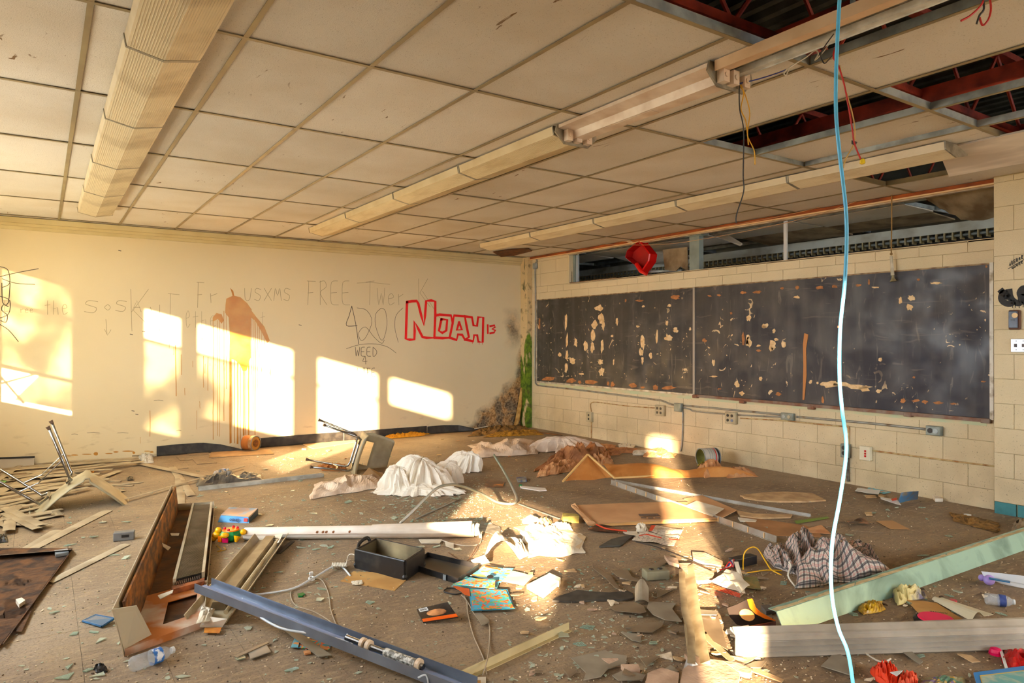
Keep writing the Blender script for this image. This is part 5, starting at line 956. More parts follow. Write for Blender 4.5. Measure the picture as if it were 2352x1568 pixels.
# ---- long white rolled shade
t = T('paper_roll', 'long white rolled window shade lying across the floor', 'roll', P(830, 1240))
M_wht = mat('shade_white', (236, 224, 208), (212, 196, 176), sc=3, rough=.55)
a_, b_ = P(556, 1244)+fw*.05, P(1088, 1237)+fw*.05
mk('roll', G().tube([a_+V((0, 0, .045)), a_.lerp(b_, .5)+V((0, 0, .047)), b_+V((0, 0, .05))], [.045, .047, .05], 14), M_wht, parent=t, smooth=True)
mk('loose_wrap', G().grid(lambda a, b: a_.lerp(b_, .55+.44*a)+V((0, 0, .05))+(-fw*math.cos(b*2.6)+up*math.sin(b*2.6)*.9)*(.055+.02*a), 10, 10, .002), M_wht, parent=t)
mk('overlap_edge', G().tube([a_+V((0, 0, .05))-fw*.046, b_+V((0, 0, .05))-fw*.056], .004, 6), mat('shade_edge', (206, 186, 168), rough=.6), parent=t)
for x in (.32, .345, .36, .39, .46): mk('brown_spot', G().ball(a_.lerp(b_, x)-fw*.044+V((0, 0, .062)), (.012, .004, .010), 8), mat('spot_brown', (150, 96, 56), rough=.7), parent=t)
mk('end_tassel', G().tube([b_+V((0, 0, .02)), b_+rt*.03+V((0, 0, .10))], [.03, .012], 8).tube([b_+rt*.02-fw*.03+V((0, 0, .09)), b_+rt*.05-fw*.06+V((0, 0, .01))], .008, 6), M_wht, parent=t)
wire('loose_wire', [b_+rt*.05+V((0, 0, .04)), P(1106, 1236, .006), P(1098, 1250, .006), P(1060, 1252, .006), P(1012, 1240, .006)], .003, M_wwht, 'white cord trailing from the end of the rolled shade', 'cord')
slab('paper_strip', [(962, 1240), (1016, 1240), (1010, 1248), (968, 1248)], M_paper, 'pale paper strip tucked under the right part of the rolled shade', 'paper', z=.004)
slab('paper_scrap', [(1022, 1245), (1042, 1248), (1042, 1260), (1024, 1254)], M_paper, 'small folded pale scrap below the rolled shade end', 'paper', z=.01, th=.004)
# ---- light pan lying diagonally with cards
a_, b_ = P(478, 1432, .01), P(624, 1240, .03)
t = T('fallen_light_pan', 'fallen cream light fixture pan lying diagonally right of the heater casing', 'light pan', a_)
M_pan = mat('pan_cream', (190, 174, 140), (150, 132, 100), sc=4, rough=.45)
mk('pan', G().sweep(a_, b_, [(-.12, .05), (-.115, .05), (-.085, .006), (-.05, .006), (-.05, .0), (.05, .0), (.05, .006), (.085, .006), (.115, .05), (.12, .05), (.09, -.002), (-.09, -.002)][::-1]), M_pan, parent=t)
mk('ballast_cover', G().sweep(a_.lerp(b_, .12), a_.lerp(b_, .97), [(-.045, .002), (.045, .002), (.03, .045), (-.03, .045)]), mat('pan_dark', (160, 140, 104), (120, 102, 74), sc=6, rough=.5), parent=t)
mk('lamp_tube', G().tube([a_.lerp(b_, .05)+rt*.07+V((0, 0, .03)), a_.lerp(b_, .93)+rt*.07+V((0, 0, .03))], .012, 8), M_pan, parent=t)
sheet('white_card', [(572, 1236), (608, 1228), (628, 1244), (586, 1258)], M_paper, 'white card with a small dark mark under the far end of the fallen light pan', 'card', z=.012)
t = T('smiley_card', 'white card with a printed face mark at the far right of the fallen light pan', 'card', P(640, 1245)); cc_ = [P(612, 1230, .02), P(650, 1226, .07), P(640, 1246, .07), P(622, 1252, .03)]
mk('card', G().prism(cc_, V((0, 0, .002))), M_paper, parent=t); pc = P(633, 1238, .064); mk('face_ring', G().tube([pc+rt*.02*math.cos(a*.6)+(fw*.6+up*.25)*.02*math.sin(a*.6) for a in range(11)], .002, 5, cap=False), M_blk, parent=t)
t = T('orange_card', 'white and orange card at the near end of the fallen light pan', 'card', P(490, 1450)); qs = [P(466, 1415, .055), P(522, 1422, .055), P(510, 1441, .01), P(452, 1440, .01)]
mk('card', G().prism(qs, V((0, 0, .003))), M_paper, parent=t); mk('orange_stripe', G().prism([P(470, 1442, .012), P(509, 1441, .016), P(504, 1454, .012), P(468, 1453, .012)], V((0, 0, .002))), mat('card_orange', (214, 140, 50), (190, 110, 36), sc=30, rough=.5), parent=t)
patch('pale_torn_card', [(462, 1392), (492, 1398), (484, 1424), (452, 1432)], .03, M_paper, 'pale torn card sticking out of the heater casing corner', 'card', fr=9, nu=8, nv=8, lat=.006, base=.05)
bar('dark_strip', P(640, 1272), P(672, 1244), RP(.03, .008), mat('strip_dark', (70, 64, 54), rough=.7), 'short dark strip behind the fallen light pan', 'strip')
# ---- long blue grey channel with tube
a_, b_ = P(466, 1352, .13), P(1080, 1590, .01)
t = T('blue_channel', 'long blue grey metal channel with a lamp tube crossing the lower left', 'metal channel', b_)
M_bch = mat('channel_blue_grey', (138, 146, 158), (116, 122, 134), sc=4, rough=.35, metal=.5)
mk('channel', G().sweep(a_, b_, UPf(.105, .045, .003)), M_bch, parent=t); mk('inner_ridge', G().sweep(a_, b_, [(-.02, .003), (.02, .003), (.012, .02), (-.012, .02)]), mat('ridge_blue', (140, 160, 200), rough=.25, metal=.4), parent=t)
mk('lamp_tube', G().tube([a_.lerp(b_, .60)+V((0, 0, .032)), a_.lerp(b_, .86)+V((0, 0, .032))], .013, 12), M_chr, parent=t)
mk('foil_sleeve', G().tube([a_.lerp(b_, .735)+V((0, 0, .034)), a_.lerp(b_, .835)+V((0, 0, .034))], .019, 12), mat('foil_sleeve', (216, 212, 200), (120, 116, 104), sc=60, rough=.35, lo=.45, hi=.55), parent=t)
for x in (.655, .675, .84): mk('socket_ring', G().tube([a_.lerp(b_, x)+V((0, 0, .034)), a_.lerp(b_, x+.01)+V((0, 0, .034))], .026, 12), mat('socket_cream', (222, 196, 164), rough=.45), parent=t)
M_cab = mat('cable_white', (206, 210, 212), rough=.4)
cb_ = [P(805, 1322, .004), P(775, 1298, .02), P(718, 1328, .02), P(670, 1352, .012), P(600, 1364, .02), P(566, 1365, .10), P(556, 1374, .11), P(575, 1400, .10), P(640, 1440, .09), P(710, 1454, .085), P(780, 1468, .08), P(812, 1478, .07)]
wire('white_cable', cb_, .006, M_cab, 'white cable looping over the blue grey channel', 'cable', n=8)
wire('white_cable', [P(797, 1456, .10), P(806, 1474, .08), P(822, 1492, .05)], .004, M_cab, 'short white cable end bent over the channel near the tube', 'cable'); wire('white_cable', [P(960, 1556, .05), P(978, 1550, .06), P(985, 1575, .02)], .004, M_cab, 'small white cable loop at the bottom edge near the channel', 'cable')
# thin cords left of centre
M_cord = mat('cord_grey_tan', (166, 150, 128), rough=.8)
wire('thin_wire', [P(725, 1325, .006), P(742, 1335, .006), P(755, 1365, .006), P(760, 1400, .006), P(775, 1442, .006)], .003, M_cord, 'thin cord running from the knotted clip down to the channel', 'cord')
wire('thin_wire', [P(712, 1338, .006), P(674, 1352, .006), P(668, 1368, .006), P(680, 1390, .006), P(720, 1404, .006), P(752, 1422, .006), P(776, 1442, .006)], .003, M_cord, 'thin cord making a wide loop left of the knotted clip', 'cord')
t = T('white_clip', 'small white plastic clip at the joint of the thin cords', 'clip', P(716, 1330)); mk('ring', G().tube([P(716+6*math.cos(a*.7), 1328+4*math.sin(a*.7), .014) for a in range(10)], .006, 6), M_cw2, parent=t); mk('tab', G().box(tuple(P(712, 1322, .006)), tuple(P(712, 1322, .006)+V((.02, .015, .02)))), M_cw2, parent=t)
g = G()
for k in range(9): x = 762+k*3.6; g.tube([P(x, 1300-k*.2, .006), P(x+2, 1292, .035), P(x+4, 1300, .03), P(x+3, 1304, .006)], .0035, 5)
mk('coiled_wire', g, M_wwht, label='curly white coiled cord left of the black case', cat='cord')
wire('white_wire', [P(795, 1298, .01), P(800, 1276, .03), P(808, 1272, .05), P(814, 1274, .06)], .003, M_wwht, 'white cord from the coiled cord up to the black case', 'cord')
slab('green_glass', [(683, 1366), (696, 1363), (700, 1366), (694, 1371), (685, 1371)], mat('bottle_green', (20, 110, 50), rough=.1), 'small dark green glass piece on the floor right of the thin cord loop', 'glass', th=.008)
# ---- white plastic sheeting
M_pl = mat('white_sheeting', (240, 232, 216), (222, 210, 190), sc=3, rough=.5); M_pl2 = mat('dusty_sheeting', (222, 204, 184), (196, 170, 144), sc=5, rough=.6)
t = T('plastic_sheet_heap', 'tall crumpled heap of white plastic sheeting in the middle of the floor', 'plastic sheet', P(960, 1130))
def drape(name, c, rx, ry, h, seed, m, par=None, lab=None, cat=None, nf=9, amp=.16, lean=(0, 0)):
    k = V((seed*5.1, seed, 2)); nu, nv = 96, 26
    def f(a, b):
        th = a*2*math.pi; t_ = b; cs, sn = math.cos(th), math.sin(th)
        fo = 1-2*abs(noise.noise(V((cs*nf*.45, sn*nf*.45, t_*.9))+k)); fo2 = noise.noise(V((cs*nf, sn*nf, t_*2.0))+k)
        R = (t_**.75)*(1+amp*(.4+t_)*(fo-.55)+amp*.35*fo2); z = h*max(0, 1-t_**2.4)*(.86+.30*noise.noise(V((cs*1.2*t_, sn*1.2*t_, seed*3.0)))+.05*fo)
        z += .018*abs(noise.noise(V((cs*6*t_, sn*6*t_, seed+t_*5))))
        return (lambda q_: V((min(q_.x, X0-.02-.01*b), q_.y, q_.z)))(c+rt*(cs*R*rx+lean[0]*z)+fw*(sn*R*ry+lean[1]*z)+V((0, 0, z+.003)))
    vs = [f(i/nu, j/nv) for j in range(nv+1) for i in range(nu)]; fs = [(j*nu+i, j*nu+(i+1) % nu, (j+1)*nu+(i+1) % nu, (j+1)*nu+i) for j in range(nv) for i in range(nu)]
    return mk(name, G().add(vs, [q[::-1] for q in fs]), m, label=lab, cat=cat, parent=par)
drape('heap', P(962, 1122), .33, .26, .33, 3, M_pl, t, nf=8, amp=.30, lean=(.1, 0))
drape('heap_fold', P(928, 1128), .22, .18, .26, 9, M_pl, t, nf=7, amp=.34, lean=(-.2, 0)); drape('heap_fold', P(1016, 1108), .20, .16, .22, 14, M_pl, t, nf=7, amp=.34, lean=(.3, 0))
drape('heap_fold', P(1052, 1082), .24, .15, .22, 21, M_pl, t, nf=7, amp=.3, lean=(.5, 0)); drape('heap_skirt', P(962, 1132), .40, .17, .10, 17, M_pl, t, nf=10, amp=.3)
patch('sheeting_trail', [(724, 1112), (880, 1084), (884, 1118), (712, 1146)], .10, M_pl2, 'dusty white plastic sheeting trail left of the tall heap', 'plastic sheet', fr=5, seed=4, nu=36, nv=14, lat=.04)
patch('sheeting_trail', [(1076, 1022), (1240, 1016), (1236, 1042), (1096, 1050)], .16, M_pl2, 'pinkish white crumpled sheeting strip running right towards the block wall', 'plastic sheet', fr=4.5, seed=6, nu=40, nv=14, lat=.05)
drape('sheeting_peak', P(1306, 1034), .46, .24, .20, 5, M_pl2, None, 'grey white crumpled sheet rising in a peak near the block wall', 'plastic sheet', nf=9, amp=.36, lean=(-.4, 0))
mk('tan_cone', G().add([P(824, 1100, .004), P(888, 1094, .004), P(880, 1100, .004), P(845, 1075, .16)+fw*.05], [(0, 1, 3), (0, 3, 2), (1, 2, 3), (0, 2, 1)]), mat('tan_card', (196, 168, 124), rough=.7), label='folded tan card standing like a cone left of the white heap', cat='card')
# ---- brown paper and the orange lit sheet
M_kr = mat('kraft_paper', (178, 124, 80), (142, 94, 60), sc=6, rough=.8); M_krl = mat('kraft_pale', (210, 160, 112), (180, 124, 80), sc=7, rough=.8)
patch('brown_paper', [(1290, 1050), (1386, 1030), (1396, 1052), (1222, 1084)], .22, M_kr, 'long crumpled brown kraft paper behind the orange folded sheet', 'paper', fr=5, seed=2, nu=34, nv=16, lat=.05)
patch('brown_paper', [(1240, 1078), (1330, 1056), (1340, 1078), (1232, 1096)], .10, M_krl, 'crumpled pinkish brown paper at the left tip of the kraft heap', 'paper', fr=8, seed=9, nu=26, nv=14, lat=.03)
patch('brown_paper', [(1330, 1040), (1400, 1042), (1410, 1064), (1345, 1076)], .10, M_krl, 'small crumpled pale brown paper just behind the tent fold', 'paper', fr=9, seed=19, nu=20, nv=14, lat=.03)
t = T('orange_sheet', 'orange brown sheet folded like a tent with pale wooden edges', 'paper sheet', P(1400, 1100)); M_os = mat('orange_kraft', (208, 144, 76), (184, 118, 54), sc=4, rough=.7)
A_, B_, C_, D_ = P(1294, 1106), P(1352, 1050, .0), P(1410, 1098), P(1470, 1088)
Pk = Q(1350, 1047, dep(1372, 1095)+.1)
mk('tent_fold', G().grid(lambda a, b: (P(1298, 1105).lerp(P(1410, 1097), a)).lerp(Pk+(D_-Pk)*.0, b)+fw*(.06*math.sin(a*9)*(1-b))*.5, 14, 10, .003), M_os, parent=t)
mk('sheet_tail', G().grid(lambda a, b: P(1410+330*a, 1098-4*a-(10 if a < 1 else 0)*0, .004).lerp(P(1385+345*a, 1070+22*a, .02), b)+V((0, 0, .09*math.sin(b*3.1)*abs(math.sin(a*6.2))+.03*b*(1-a))), 30, 8, .003), M_os, parent=t)
for p, q in ((P(1293, 1107, .01), Pk+V((0, 0, .01))), (Pk+V((0, 0, .01)), P(1411, 1099, .01)), (P(1411, 1099, .01), P(1520, 1093, .01))): mk('wooden_edge', G().sweep(p, q, RP(.016, .016)), mat('batten_pale', (232, 190, 120), rough=.6), parent=t)
patch('tan_paper', [(1596, 1080), (1640, 1066), (1668, 1086), (1620, 1098)], .16, M_krl, 'tan paper humped up in front of the open white can', 'paper', fr=5, seed=22, nu=20, nv=12, lat=.02)
patch('tan_paper', [(1656, 1076), (1720, 1082), (1742, 1094), (1668, 1097)], .09, M_krl, 'tan paper tail pointing right below the white can', 'paper', fr=5, seed=24, nu=20, nv=8, lat=.02)
rs = random.Random(31)
for k, (u, v, w_, h_) in enumerate(((1385, 1026, 60, 12), (1430, 1034, 70, 12), (1480, 1040, 60, 10), (1500, 1044, 50, 10), (1405, 1040, 50, 10), (1440, 1024, 40, 8), (1535, 1046, 36, 10), (1520, 1034, 30, 10))):
    patch('peeled_paper_scrap', [(u-w_/2, v-h_/2), (u+w_/2, v-h_/3), (u+w_/2-5, v+h_/2), (u-w_/2+4, v+h_/2)], .05, (M_krl, M_kr, M_paper)[k % 3], 'crumpled paint and paper scrap along the foot of the block wall', 'scrap', fr=10, seed=40+k, nu=14, nv=8, lat=.03)
    bpy.context.scene.collection.objects[-1]['group'] = 'scraps along the block wall'
# ---- bent pipe
pp = [P(918, 1206, .01), P(945, 1176, .10), P(985, 1140, .22), P(1015, 1120, .27), P(1050, 1118, .26), P(1100, 1138, .16), P(1140, 1156, .07), P(1170, 1160, .03), P(1186, 1152, .02), P(1178, 1126, .03), P(1160, 1090, .06), P(1134, 1046, .10)]
def QD(u, v, z): return P(u, v, z)
cp = [(918, 1207, .012), (982, 1140, .012), (1010, 1118, .012)]
pts = []
d_a, d_b = dep(925, 1206), dep(1160, 1160)
for (u, v), k in zip(((918, 1205), (950, 1172), (980, 1142), (1005, 1120), (1030, 1113), (1052, 1114), (1085, 1124), (1115, 1138), (1140, 1152), (1165, 1158), (1180, 1156), (1187, 1148), (1184, 1135), (1170, 1105), (1155, 1078), (1134, 1044)), range(16)):
    tt = k/9.0; q = Q(u, v, d_a+(d_b-d_a)*min(1, tt)+max(0, k-10)*.12); q.z = max(q.z, .012); pts.append(q)
mk('bent_conduit', G().tube(spline(pts, 4), .0115, 10), mat('pipe_green_grey', (132, 136, 116), (176, 172, 160), sc=3, rough=.35, metal=.4), label='long bent grey conduit pipe arching over the floor right of the white heap', cat='pipe', smooth=True)
bar('metal_rod', P(1192, 1158, .004), P(1285, 1192, .004), RP(.014, .008), M_con, 'thin rod lying between the bent pipe and the cardboard', 'rod')
bar('metal_rod', P(955, 1192, .004), P(1060, 1144, .004), RP(.012, .006), M_con, 'thin dark rod lying in the sun left of the bent pipe base', 'rod')
# ---- cardboard box flattened
t = T('cardboard_box', 'large flattened brown cardboard box in the middle right of the floor', 'cardboard box', P(1480, 1180))
M_cb = mat('cardboard', (204, 158, 112), (186, 140, 96), sc=3, rough=.85, bump=.1, bsc=30); M_cbe = mat('cardboard_edge', (222, 172, 104), rough=.8)
tl, tr, br_, bl_ = P(1318, 1160, .03), P(1660, 1140, .03), P(1690, 1170, .03), P(1362, 1202, .03)
t_m = P(1600, 1152, .03); lo_ = P(1655, 1190, .03)
mk('top_panel', G().grid(lambda a, b: bl_.lerp(lo_, a).lerp(tl.lerp(t_m, a), b)+V((0, 0, .008*math.sin(a*3.1))), 8, 4, .012), M_cb, parent=t)
mk('right_flap', G().prism([P(1570, 1146, .02), P(1612, 1138, .02), P(1692, 1172, .02), P(1655, 1192, .02)], V((0, 0, .006))), M_cb, parent=t)
mk('front_edge', G().prism([bl_-V((0, 0, .024)), lo_-V((0, 0, .024)), lo_, bl_], fw*.006), M_cbe, parent=t)
mk('left_fold', G().tube([P(1316, 1162, .035), P(1335, 1178, .04), P(1358, 1202, .03)], [.018, .022, .035], 8, flat=.6), M_cb, parent=t)
mk('torn_flap', G().prism([P(1311, 1160, .02), P(1320, 1156, .05), P(1340, 1185, .04), P(1352, 1196, .01), P(1338, 1186, .01)], V((.004, 0, .004))), M_cb, parent=t)
mk('printed_label', G().prism([P(1466, 1180, .047), P(1510, 1179, .047), P(1517, 1184, .047), P(1470, 1185, .047)], V((0, 0, .001))), mat('ink_grey', (112, 92, 78), (90, 74, 64), sc=90, rough=.7), parent=t)
for k in range(3): mk('printed_line', G().prism([P(1472+k*16, 1188, .046), P(1484+k*16, 1187.6, .046), P(1485+k*16, 1189.6, .046), P(1473+k*16, 1190, .046)], V((0, 0, .001))), _m['ink_grey'], parent=t)
slab('white_paper', [(1572, 1162), (1600, 1150), (1664, 1168), (1636, 1186)], M_paper, 'white paper lying on the right end of the cardboard box', 'paper', z=.045, th=.002)
sheet('cardboard_sheet', [(1700, 1186), (1850, 1206), (1897, 1234), (1740, 1226)], mat('cardboard_dusty', (168, 122, 76), (146, 104, 64), sc=4, rough=.9), 'dusty cardboard sheet behind the plaid shirt', 'cardboard', z=.006, th=.006)
sheet('cardboard_piece', [(1846, 1216), (1886, 1205), (1910, 1226), (1850, 1222)], M_krl, 'torn tan cardboard piece just behind the blue cable', 'cardboard', z=.01)
sheet('cardboard_piece', [(2012, 1196), (2050, 1195), (2090, 1215), (2045, 1214)], mat('cardboard_tan', (184, 142, 94), rough=.85), 'flat tan cardboard square right of the blue cable', 'cardboard', z=.006)
sheet('dark_flyer', [(1945, 1200), (1982, 1190), (2002, 1204), (1950, 1204)], mat('dark_flyer', (70, 46, 30), (180, 120, 70), sc=12, rough=.4, lo=.5, hi=.7), 'dark brown printed flyer with a curled corner right of the blue cable', 'flyer', z=.02, wob=.02)
sheet('floor_tile_loose', [(1950, 1208), (2010, 1206), (2034, 1224), (1956, 1218)], M_floor, 'loose grey floor tile under the dark flyer', 'tile', z=.002, th=.004)
sheet('green_strip', [(1824, 1196), (1900, 1186), (1904, 1189), (1830, 1202)], mat('strip_green', (112, 140, 48), rough=.5), 'green plastic strip lying left of the blue cable', 'strip', z=.012)
sheet('dusty_board', [(1822, 1196), (1900, 1188), (1930, 1210), (1846, 1206)], mat('board_dusty', (150, 128, 100), rough=.9), 'dusty board under the green strip', 'board', z=.002)
# broken ceiling board slabs at the wall side
M_pls = mat('broken_board_tan', (206, 174, 128), (176, 144, 104), sc=8, rough=.9, bump=.3)
slab('broken_board', [(1700, 1140), (1748, 1134), (1800, 1132), (1866, 1135), (1897, 1151), (1850, 1154), (1790, 1154), (1738, 1151)], M_pls, 'long broken tan ceiling board lying near the wall left of the blue cable', 'broken board', th=.014)
slab('broken_board', [(1704, 1140), (1740, 1146), (1735, 1150), (1710, 1146)], M_pls, 'narrow broken piece left of the long tan ceiling board', 'broken board', th=.012)
slab('broken_board', [(1690, 1174), (1730, 1182), (1820, 1184), (1816, 1190), (1740, 1192), (1700, 1186)], M_pls, 'thin broken board strip just right of the cardboard box', 'broken board', th=.012)
slab('broken_board', [(1695, 1190), (1738, 1196), (1736, 1200), (1700, 1198)], M_paper, 'small white broken piece below the thin board strip', 'broken board', th=.01)
slab('red_scrap', [(1668, 1200), (1690, 1202), (1700, 1208), (1676, 1207)], mat('scrap_red', (190, 60, 50), rough=.5), 'small red printed scrap by the long T bar', 'scrap')
# ---- ceiling T bars on the floor
M_tb = mat('t_bar_grey', (176, 172, 164), (150, 142, 130), sc=6, rough=.4, metal=.3)
def tbar(p, q, lab, w_=.03, h_=.045, slots=0, m=None):
    t = T('ceiling_t_bar', lab, 'T bar', p); mk('flange', G().sweep(p, q, RP(w_, .003)), m or M_tb, parent=t); mk('web', G().sweep(p+V((0, 0, .003)), q+V((0, 0, .003)), RP(.006, h_)), m or M_tb, parent=t)
    for k in range(slots): c = p.lerp(q, (k+.7)/(slots+.4)); d_ = (q-p).normalized(); mk('slot_mark', G().obox(c-V((d_.y*-.004, d_.x*.004, -.025)), d_*.004, V((-d_.y, d_.x, 0))*.006, V((0, 0, .02))), _m['lip_cream'], parent=t)
    return t
tbar(P(1404, 1112), P(1784, 1246), 'long ceiling T bar running from the orange sheet down to the plaid shirt', slots=13)
tbar(P(1412, 1106), P(1862, 1186), 'flatter ceiling T bar running right above the cardboard box', w_=.06, h_=.02)
tbar(P(1060, 1560), P(1306, 1446), 'cream L shaped ceiling trim lying at the bottom centre', w_=.05, h_=.035, m=mat('trim_cream', (206, 190, 144), (184, 168, 124), sc=4, rough=.5))
# ---- newspapers, slate, magazines
M_news = NG('newsprint', c=(214, 200, 176), rough=.85); M_nw = M_news.color(M_news.mix(M_news.math('MULTIPLY', M_news.rng(M_news.noise(60, 2), .52, .58), .55), rgb(216, 202, 178), rgb(96, 84, 74)))
t = T('newspaper', 'open newspaper pages with red headings in front of the cardboard box', 'newspaper', P(1520, 1230))
sheet('page', [(1506, 1206), (1570, 1218), (1556, 1238), (1490, 1220)], M_nw, None, None, z=.02, wob=.03, parent=t); sheet('page', [(1470, 1224), (1562, 1232), (1548, 1255), (1452, 1240)], M_nw, None, None, z=.01, wob=.03, parent=t, seed=2)
M_hd = mat('heading_red', (206, 66, 30), rough=.6)
for q in ([(1496, 1206, .05), (1506, 1206, .05), (1498, 1219, .05), (1490, 1219, .05)], [(1468, 1229, .04), (1484, 1226, .05), (1484, 1228, .05), (1468, 1231, .04)], [(1484, 1225, .055), (1520, 1234, .05), (1519, 1236, .05), (1484, 1228, .05)], [(1536, 1236, .045), (1562, 1239, .045), (1561, 1241, .045), (1536, 1238, .045)]): mk('red_heading', G().prism([P(*p) for p in q], V((0, 0, .001))), M_hd, parent=t)
patch('crumpled_paper', [(1460, 1208), (1484, 1212), (1490, 1222), (1462, 1220)], .06, M_paper, 'crumpled white paper ball at the left of the newspaper', 'paper', fr=14, seed=3, nu=12, nv=10, lat=.02)
sheet('grey_paper', [(1430, 1220), (1462, 1220), (1468, 1232), (1436, 1228)], M_paper, 'grey torn page left of the newspaper', 'paper', z=.01, wob=.02)
slab('slate_piece', [(1405, 1240), (1430, 1234), (1456, 1231), (1444, 1240), (1424, 1255), (1376, 1257)], mat('slate_dark', (78, 76, 68), (60, 58, 52), sc=9, rough=.7), 'dark slate coloured tile piece left of the newspaper', 'tile piece', th=.01)
sheet('dark_magazine', [(1368, 1204), (1404, 1208), (1420, 1222), (1350, 1218)], mat('mag_dark', (64, 46, 36), (196, 110, 60), sc=9, rough=.35, lo=.55, hi=.7), 'dark glossy magazine half under the cardboard box corner', 'magazine', z=.015, wob=.02)
wire('orange_strip', [P(1370, 1204, .03), P(1395, 1214, .03), P(1440, 1219, .02)], .006, M_hd, 'orange red strip curving out from under the cardboard box', 'strip')
slab('white_strip', [(1194, 1117), (1252, 1122), (1256, 1127), (1240, 1128), (1196, 1121)], mat('strip_white', (240, 232, 220), rough=.5), 'torn white plastic strip right of the bent pipe', 'strip', th=.008)
sheet('dark_photo', [(1118, 1103), (1160, 1106), (1154, 1119), (1112, 1117)], mat('photo_dark', (96, 62, 38), (220, 140, 60), sc=7, rough=.35, lo=.52, hi=.66), 'dark glossy page with an orange glow left of the bent pipe end', 'page', z=.006)
mk('bottle_cap', G().lathe([(.016, 0), (.016, .016)], Matrix.Translation(P(1196, 1116)), 12), mat('cap_green', (20, 120, 60), rough=.4), label='small green bottle cap beside the torn white strip', cat='bottle cap')
slab('glass_tumble', [(1186, 1100), (1208, 1098), (1210, 1106), (1190, 1108)], mat('lump_clear', (150, 150, 130), (50, 60, 120), sc=20, rough=.3), 'little clear plastic piece with blue print above the green cap', 'plastic piece', th=.02)
# ---- insulation, corner rubble
patch('yellow_insulation', [(876, 998), (972, 992), (976, 1000), (880, 1008)], .07, mat('insulation_yellow', (224, 160, 30), (196, 130, 20), sc=20, rough=1, bump=.8, bsc=80), 'strip of yellow insulation along the black cove base', 'insulation', fr=9, seed=2, nu=26, nv=8, lat=.02)
M_rub = mat('corner_rubble', (150, 112, 56), (96, 72, 36), sc=14, rough=.95, bump=.6)
patch('rubble_pile', [(1096, 988), (1204, 976), (1222, 992), (1074, 1002)], .10, M_rub, 'mossy rubble heap in the corner under the mould', 'rubble', fr=12, seed=5, nu=34, nv=12, lat=.03)
patch('rubble_pile', [(1130, 992), (1230, 986), (1250, 998), (1110, 1004)], .05, mat('rubble_yellow', (190, 140, 30), (130, 96, 30), sc=20, rough=.95), 'yellowish wet debris in front of the corner rubble', 'rubble', fr=14, seed=7, nu=30, nv=8, lat=.03)
mk('brick_piece', G().obox(P(1172, 980)+V((0, .1, .06)), rt*.14, fw*.05, V((0, 0, .045))).jitter(.02), mat('brick_tan', (170, 112, 70), (130, 84, 52), sc=12, rough=.9), label='tan brick piece lying on the corner rubble', cat='brick')
bar('wood_strip', P(1090, 985, .06), P(1120, 979, .08), RP(.02, .008), M_paper, 'pale splinter lying on the corner rubble', 'wood scrap'); bar('wood_strip', P(1215, 990, .01), P(1290, 1000, .01), RP(.04, .01), _m['scrap_wood'], 'dark wood strip at the foot of the mossy corner', 'wood scrap')
sheet('tan_board', [(486, 1036), (620, 1032), (630, 1042), (480, 1050)], mat('tan_board', (176, 140, 96), (150, 118, 80), sc=6, rough=.85), 'broken tan board lying before the rusty can', 'broken board', z=.006, th=.01)
sheet('tan_board', [(692, 1018), (800, 1008), (830, 1012), (720, 1030)], mat('tan_board_lit', (200, 168, 120), rough=.85), 'tan board in a painted sunlit tone behind the fallen chair legs', 'broken board', z=.006, th=.01)  # sunlight put into a lighter copy of the tan board colour
patch('brown_rag', [(728, 1068), (790, 1066), (800, 1082), (742, 1080)], .06, mat('rag_brown', (170, 104, 46), (126, 76, 34), sc=9, rough=.9), 'crumpled brown paper under the legs of the fallen chair', 'paper', fr=12, seed=3, nu=20, nv=10, lat=.03)
rs = random.Random(12)
for k, (u, v) in enumerate(((430, 1052), (470, 1060), (415, 1072), (500, 1046), (452, 1040))):
    w_ = rs.uniform(18, 34); slab('broken_floor_tile', [(u-w_, v-4+rs.uniform(-2, 2)), (u+w_*.8, v-6), (u+w_, v+3), (u-w_*.6, v+6)], M_floor, 'cracked piece of floor tile before the first black cove base', 'tile piece', z=.002, th=.004, group='cracked tile pieces by the cove base')
# ---- black case with lid
t = T('black_case', 'open black case with a padded handle standing in the middle foreground', 'case', P(880, 1300))
M_case = mat('case_black', (36, 34, 34), (60, 56, 50), sc=14, rough=.3, lo=.5, hi=.75); M_ci = mat('case_inside', (176, 156, 116), (96, 84, 62), sc=3, rough=.5, lo=.35, hi=.6)
hh = .115; fl0, fr0, br0 = P(818, 1303), P(930, 1332), P(972, 1302); bl0 = fl0+(br0-fr0)
U3 = V((0, 0, hh))
def wallp(nm, a, b, m, th=.006, z0=0.0, z1=hh, par=t):
    n = (b-a).normalized(); n = V((-n.y, n.x, 0)); return mk(nm, G().prism([a+V((0, 0, z0)), b+V((0, 0, z0)), b+V((0, 0, z1)), a+V((0, 0, z1))], n*th), m, parent=par)
mk('bottom', G().prism([fl0, fr0, br0, bl0], V((0, 0, .006))), M_case, parent=t)
wallp('front_wall', fl0, fr0, M_case, -.012); wallp('right_wall', fr0, br0, M_case, -.012); wallp('back_wall_panel', br0, bl0, M_case, -.008); wallp('left_wall_panel', bl0, fl0, M_case, -.012)
i1 = .012; ex = (fr0-fl0).normalized(); ey = (bl0-fl0).normalized()
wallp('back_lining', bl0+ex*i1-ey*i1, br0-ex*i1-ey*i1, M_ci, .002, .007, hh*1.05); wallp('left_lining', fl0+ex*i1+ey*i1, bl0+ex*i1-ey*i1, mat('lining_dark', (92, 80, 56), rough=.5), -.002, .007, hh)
for a, b in ((fl0, fr0), (fr0, br0), (br0, bl0), (bl0, fl0)): mk('rim', G().tube([a+U3, b+U3], .007, 8), M_case, parent=t)
